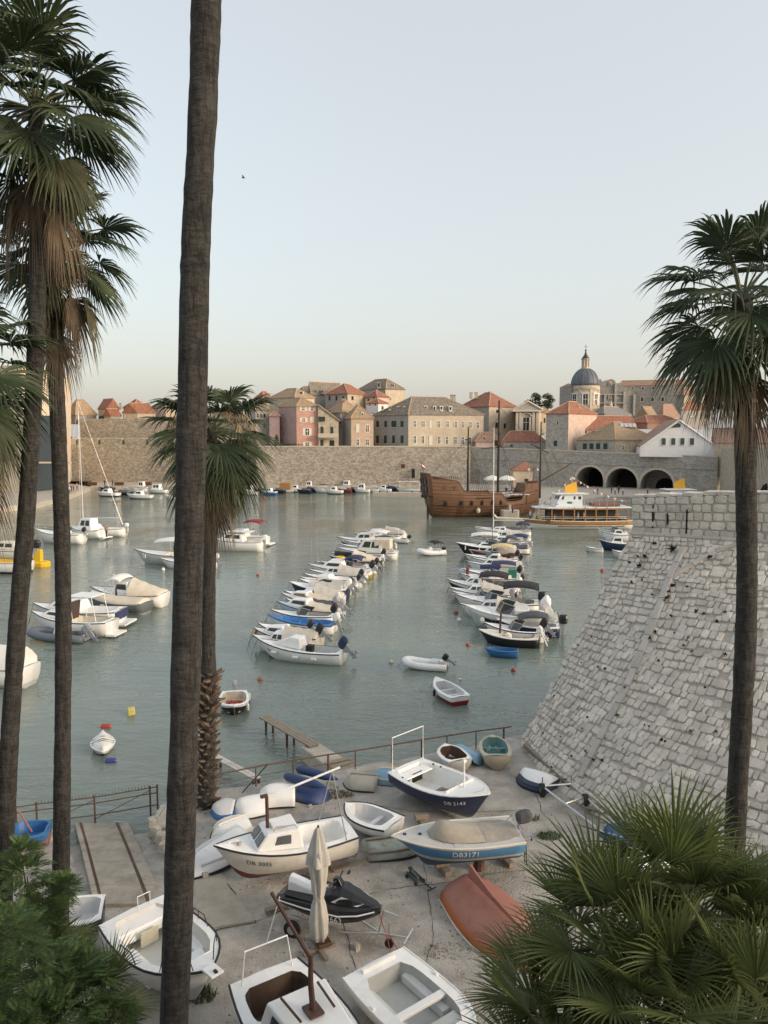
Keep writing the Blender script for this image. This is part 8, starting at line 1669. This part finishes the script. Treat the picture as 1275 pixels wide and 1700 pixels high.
# straw coloured flower stalks hanging in that crown
def stalks(t,c,n,seed,l=1.6):
    g=random.Random(seed)
    for i in range(n):
        a=g.uniform(0,6.28); mb=MB(); d=Vector((math.cos(a),math.sin(a),0)); p=[Vector(c)+UP*.1]
        for k in range(7): p.append(p[-1]+d*(.26-.02*k)*l/1.6+UP*(.16-.075*k)*l/1.6)
        mb.tube(p,.014,4,r2=.006)
        for k in range(60):
            q=p[g.randrange(2,len(p))]; e=q+Vector((g.uniform(-.3,.3),g.uniform(-.3,.3),-g.uniform(.2,.7))); w=Vector((g.uniform(-1,1),g.uniform(-1,1),0)).normalized()*.011
            mb.add([q-w,q+w,e],[(0,1,2)])
        mb.build('flower_stalk',mat('straw',(.42,.32,.20),.9,.2,4),t,world=True)
stalks(t,D(350,700,27.0),16,5,1.9)
t,at,L=palm('palm with dark fan crown at the right frame edge',[(1219,1420),(1222,1340),(1236,1100),(1240,950),(1238,800),(1235,640),(1232,490)],18.3,.25,.225,ground(8.6,18.3),1.26,seed=67,n=30,nd=8,nm=4,dd=.9,knob=.025)
# ---- low fan palm in the right foreground ----
FP={}
def fleaf(elev):
    e=min((85,70,55,40,22,5,-15),key=lambda x:abs(x-elev)); k=(e,random.randrange(3))
    if k not in FP: FP[k]=fan_leaf(e,hash(k)%999+7,M_frondb,nseg=36,Rb=.98,pet=.62,grav=.20,spread=112,cut=.42,tipdroop=.18)
    return FP[k]
gp_=random.Random(9)
GRP=[('bushy fan palm in the right foreground, its leftmost clump',(905,1655),10.6,11,.95),('bushy fan palm in the right foreground, its middle clump',(1010,1570),10.0,15,1.12),('bushy fan palm in the right foreground, its tallest clump',(1120,1500),10.4,15,1.22),('bushy fan palm in the right foreground, its right edge clump',(1235,1560),10.0,13,1.15),('bushy fan palm in the right foreground, its lower middle clump',(1090,1680),9.0,14,1.05),('bushy fan palm in the right foreground, its lower right clump',(1240,1700),8.8,12,1.05),('bushy fan palm in the right foreground, low clump at the bottom edge',(930,1745),9.4,12,1.0)]
for lab,(px,py),d,n,sc in GRP:
    c=D(px,py,d); gz=ground(c.x,c.y); t=thing('fan_palm',lab,'fan palm',(c.x,c.y,gz),group=None)
    MB().tube([(0,0,-.3),(.05,0,(c.z-gz)*.5),(0,0,c.z-gz)],.16,9,r2=.10).build('stem',M_boot,t)
    for i in range(n):
        q=i/(n-1); e=84-92*q**.9+gp_.uniform(-8,8); a=i*2.39996+px; o=bpy.data.objects.new('leaf',fleaf(e)); COL.objects.link(o); o.parent=t; o.location=(0,0,c.z-gz-.1*q); o.rotation_euler=(gp_.uniform(-.2,.2),0,a); s=sc*gp_.uniform(.85,1.12); o.scale=(s,s,s)
    for i in range(3):
        o=bpy.data.objects.new('dead_leaf',leaf_for(-60,'mid')); COL.objects.link(o); o.parent=t; o.location=(0,0,c.z-gz-.2); o.rotation_euler=(0,0,i*2.1+px); s=.55*sc; o.scale=(s,s,s)
# ---- leafy shrubs bottom left ----
M_pin=leafmat('pinnate_green',(.12,.185,.06)); M_pin2=leafmat('pinnate_dark',(.08,.13,.045))
def pinnate(mb,o,d,up,L,g,m=0):
    d=d.normalized(); s=d.cross(up).normalized(); u=s.cross(d); n=9
    for i in range(n):
        q=(i+1)/n; p=o+d*L*q-UP*L*.35*q*q; ll=L*.30*math.sin(math.pi*(.18+.75*q)); 
        for sd in(-1,1):
            e=p+(s*sd*.92+d*.42-u*.2*g.random())*ll; w=d*ll*.2
            mb.add([p,p*.5+e*.5+w,e,p*.5+e*.5-w],[(0,1,2,3)],m)
def shrub(label,blobs,seed,mats,n=150,L=.34):
    g=random.Random(seed); c0=D(*blobs[0][0],blobs[0][1]); gz=ground(c0.x,c0.y); t=thing('leafy_shrub',label,'shrub',(c0.x,c0.y,gz)); mb=MB(); st=MB()
    for (px,d,) ,r in[((b[0],b[1]),b[2]) for b in blobs]:
        c=D(px[0],px[1],d)
        for k in range(n):
            v=Vector((g.gauss(0,1),g.gauss(0,1),g.gauss(0,1)+.3)).normalized(); p=c+v*r*g.uniform(.45,1.0); pinnate(mb,p,Vector((v.x+g.uniform(-.5,.5),v.y+g.uniform(-.5,.5),v.z*.5+g.uniform(-.3,.4))),UP,L*g.uniform(.7,1.2),g,0 if g.random()<.6 else 1)
        st.tube([Vector((c0.x,c0.y,gz-.2)),(Vector((c0.x,c0.y,gz))+c)/2+Vector((.1,.1,0)),c],.03,5,r2=.012)
    mb.build('crown',mats,t,world=True); st.build('branches',MATS['trunk_brown'],t,world=True)
shrub('dense feathery green shrub in the bottom left corner',[((40,1640),12.6,.75),((120,1650),12.9,.7),((178,1715),12.9,.42),((10,1560),13,.55),((70,1720),12,.8),((118,1605),13.4,.36),((-20,1680),12.2,.7)],5,[M_pin,M_pin2],190,.36)
shrub('smaller feathery shrub between the two leaning trunks',[((45,1455),14.6,.36),((80,1490),14.8,.36),((25,1500),14.5,.4),((60,1530),14.4,.4),((105,1475),15,.2),((35,1418),14.8,.2)],8,[M_pin,M_pin2],120,.3)
for k,(lab,(px,py),d,n,sc) in enumerate([('low fan palm half hidden under the corner shrub',(150,1690),13.2,11,.95),('small fan palm behind the corner shrub',(70,1590),14.4,9,.9)]):
    c=D(px,py,d); gz=ground(c.x,c.y); t=thing('fan_palm',lab,'fan palm',(c.x,c.y,min(gz,c.z-.2))); hh=c.z-min(gz,c.z-.2)
    MB().tube([(0,0,-.2),(0,0,hh)],.12,8,r2=.08).build('stem',M_boot,t)
    for i in range(n):
        q=i/(n-1); e=75-80*q; o=bpy.data.objects.new('leaf',fleaf(e)); COL.objects.link(o); o.parent=t; o.location=(0,0,hh); o.rotation_euler=(0,0,i*2.4+k); s=sc*ru(.85,1.1); o.scale=(s,s,s)
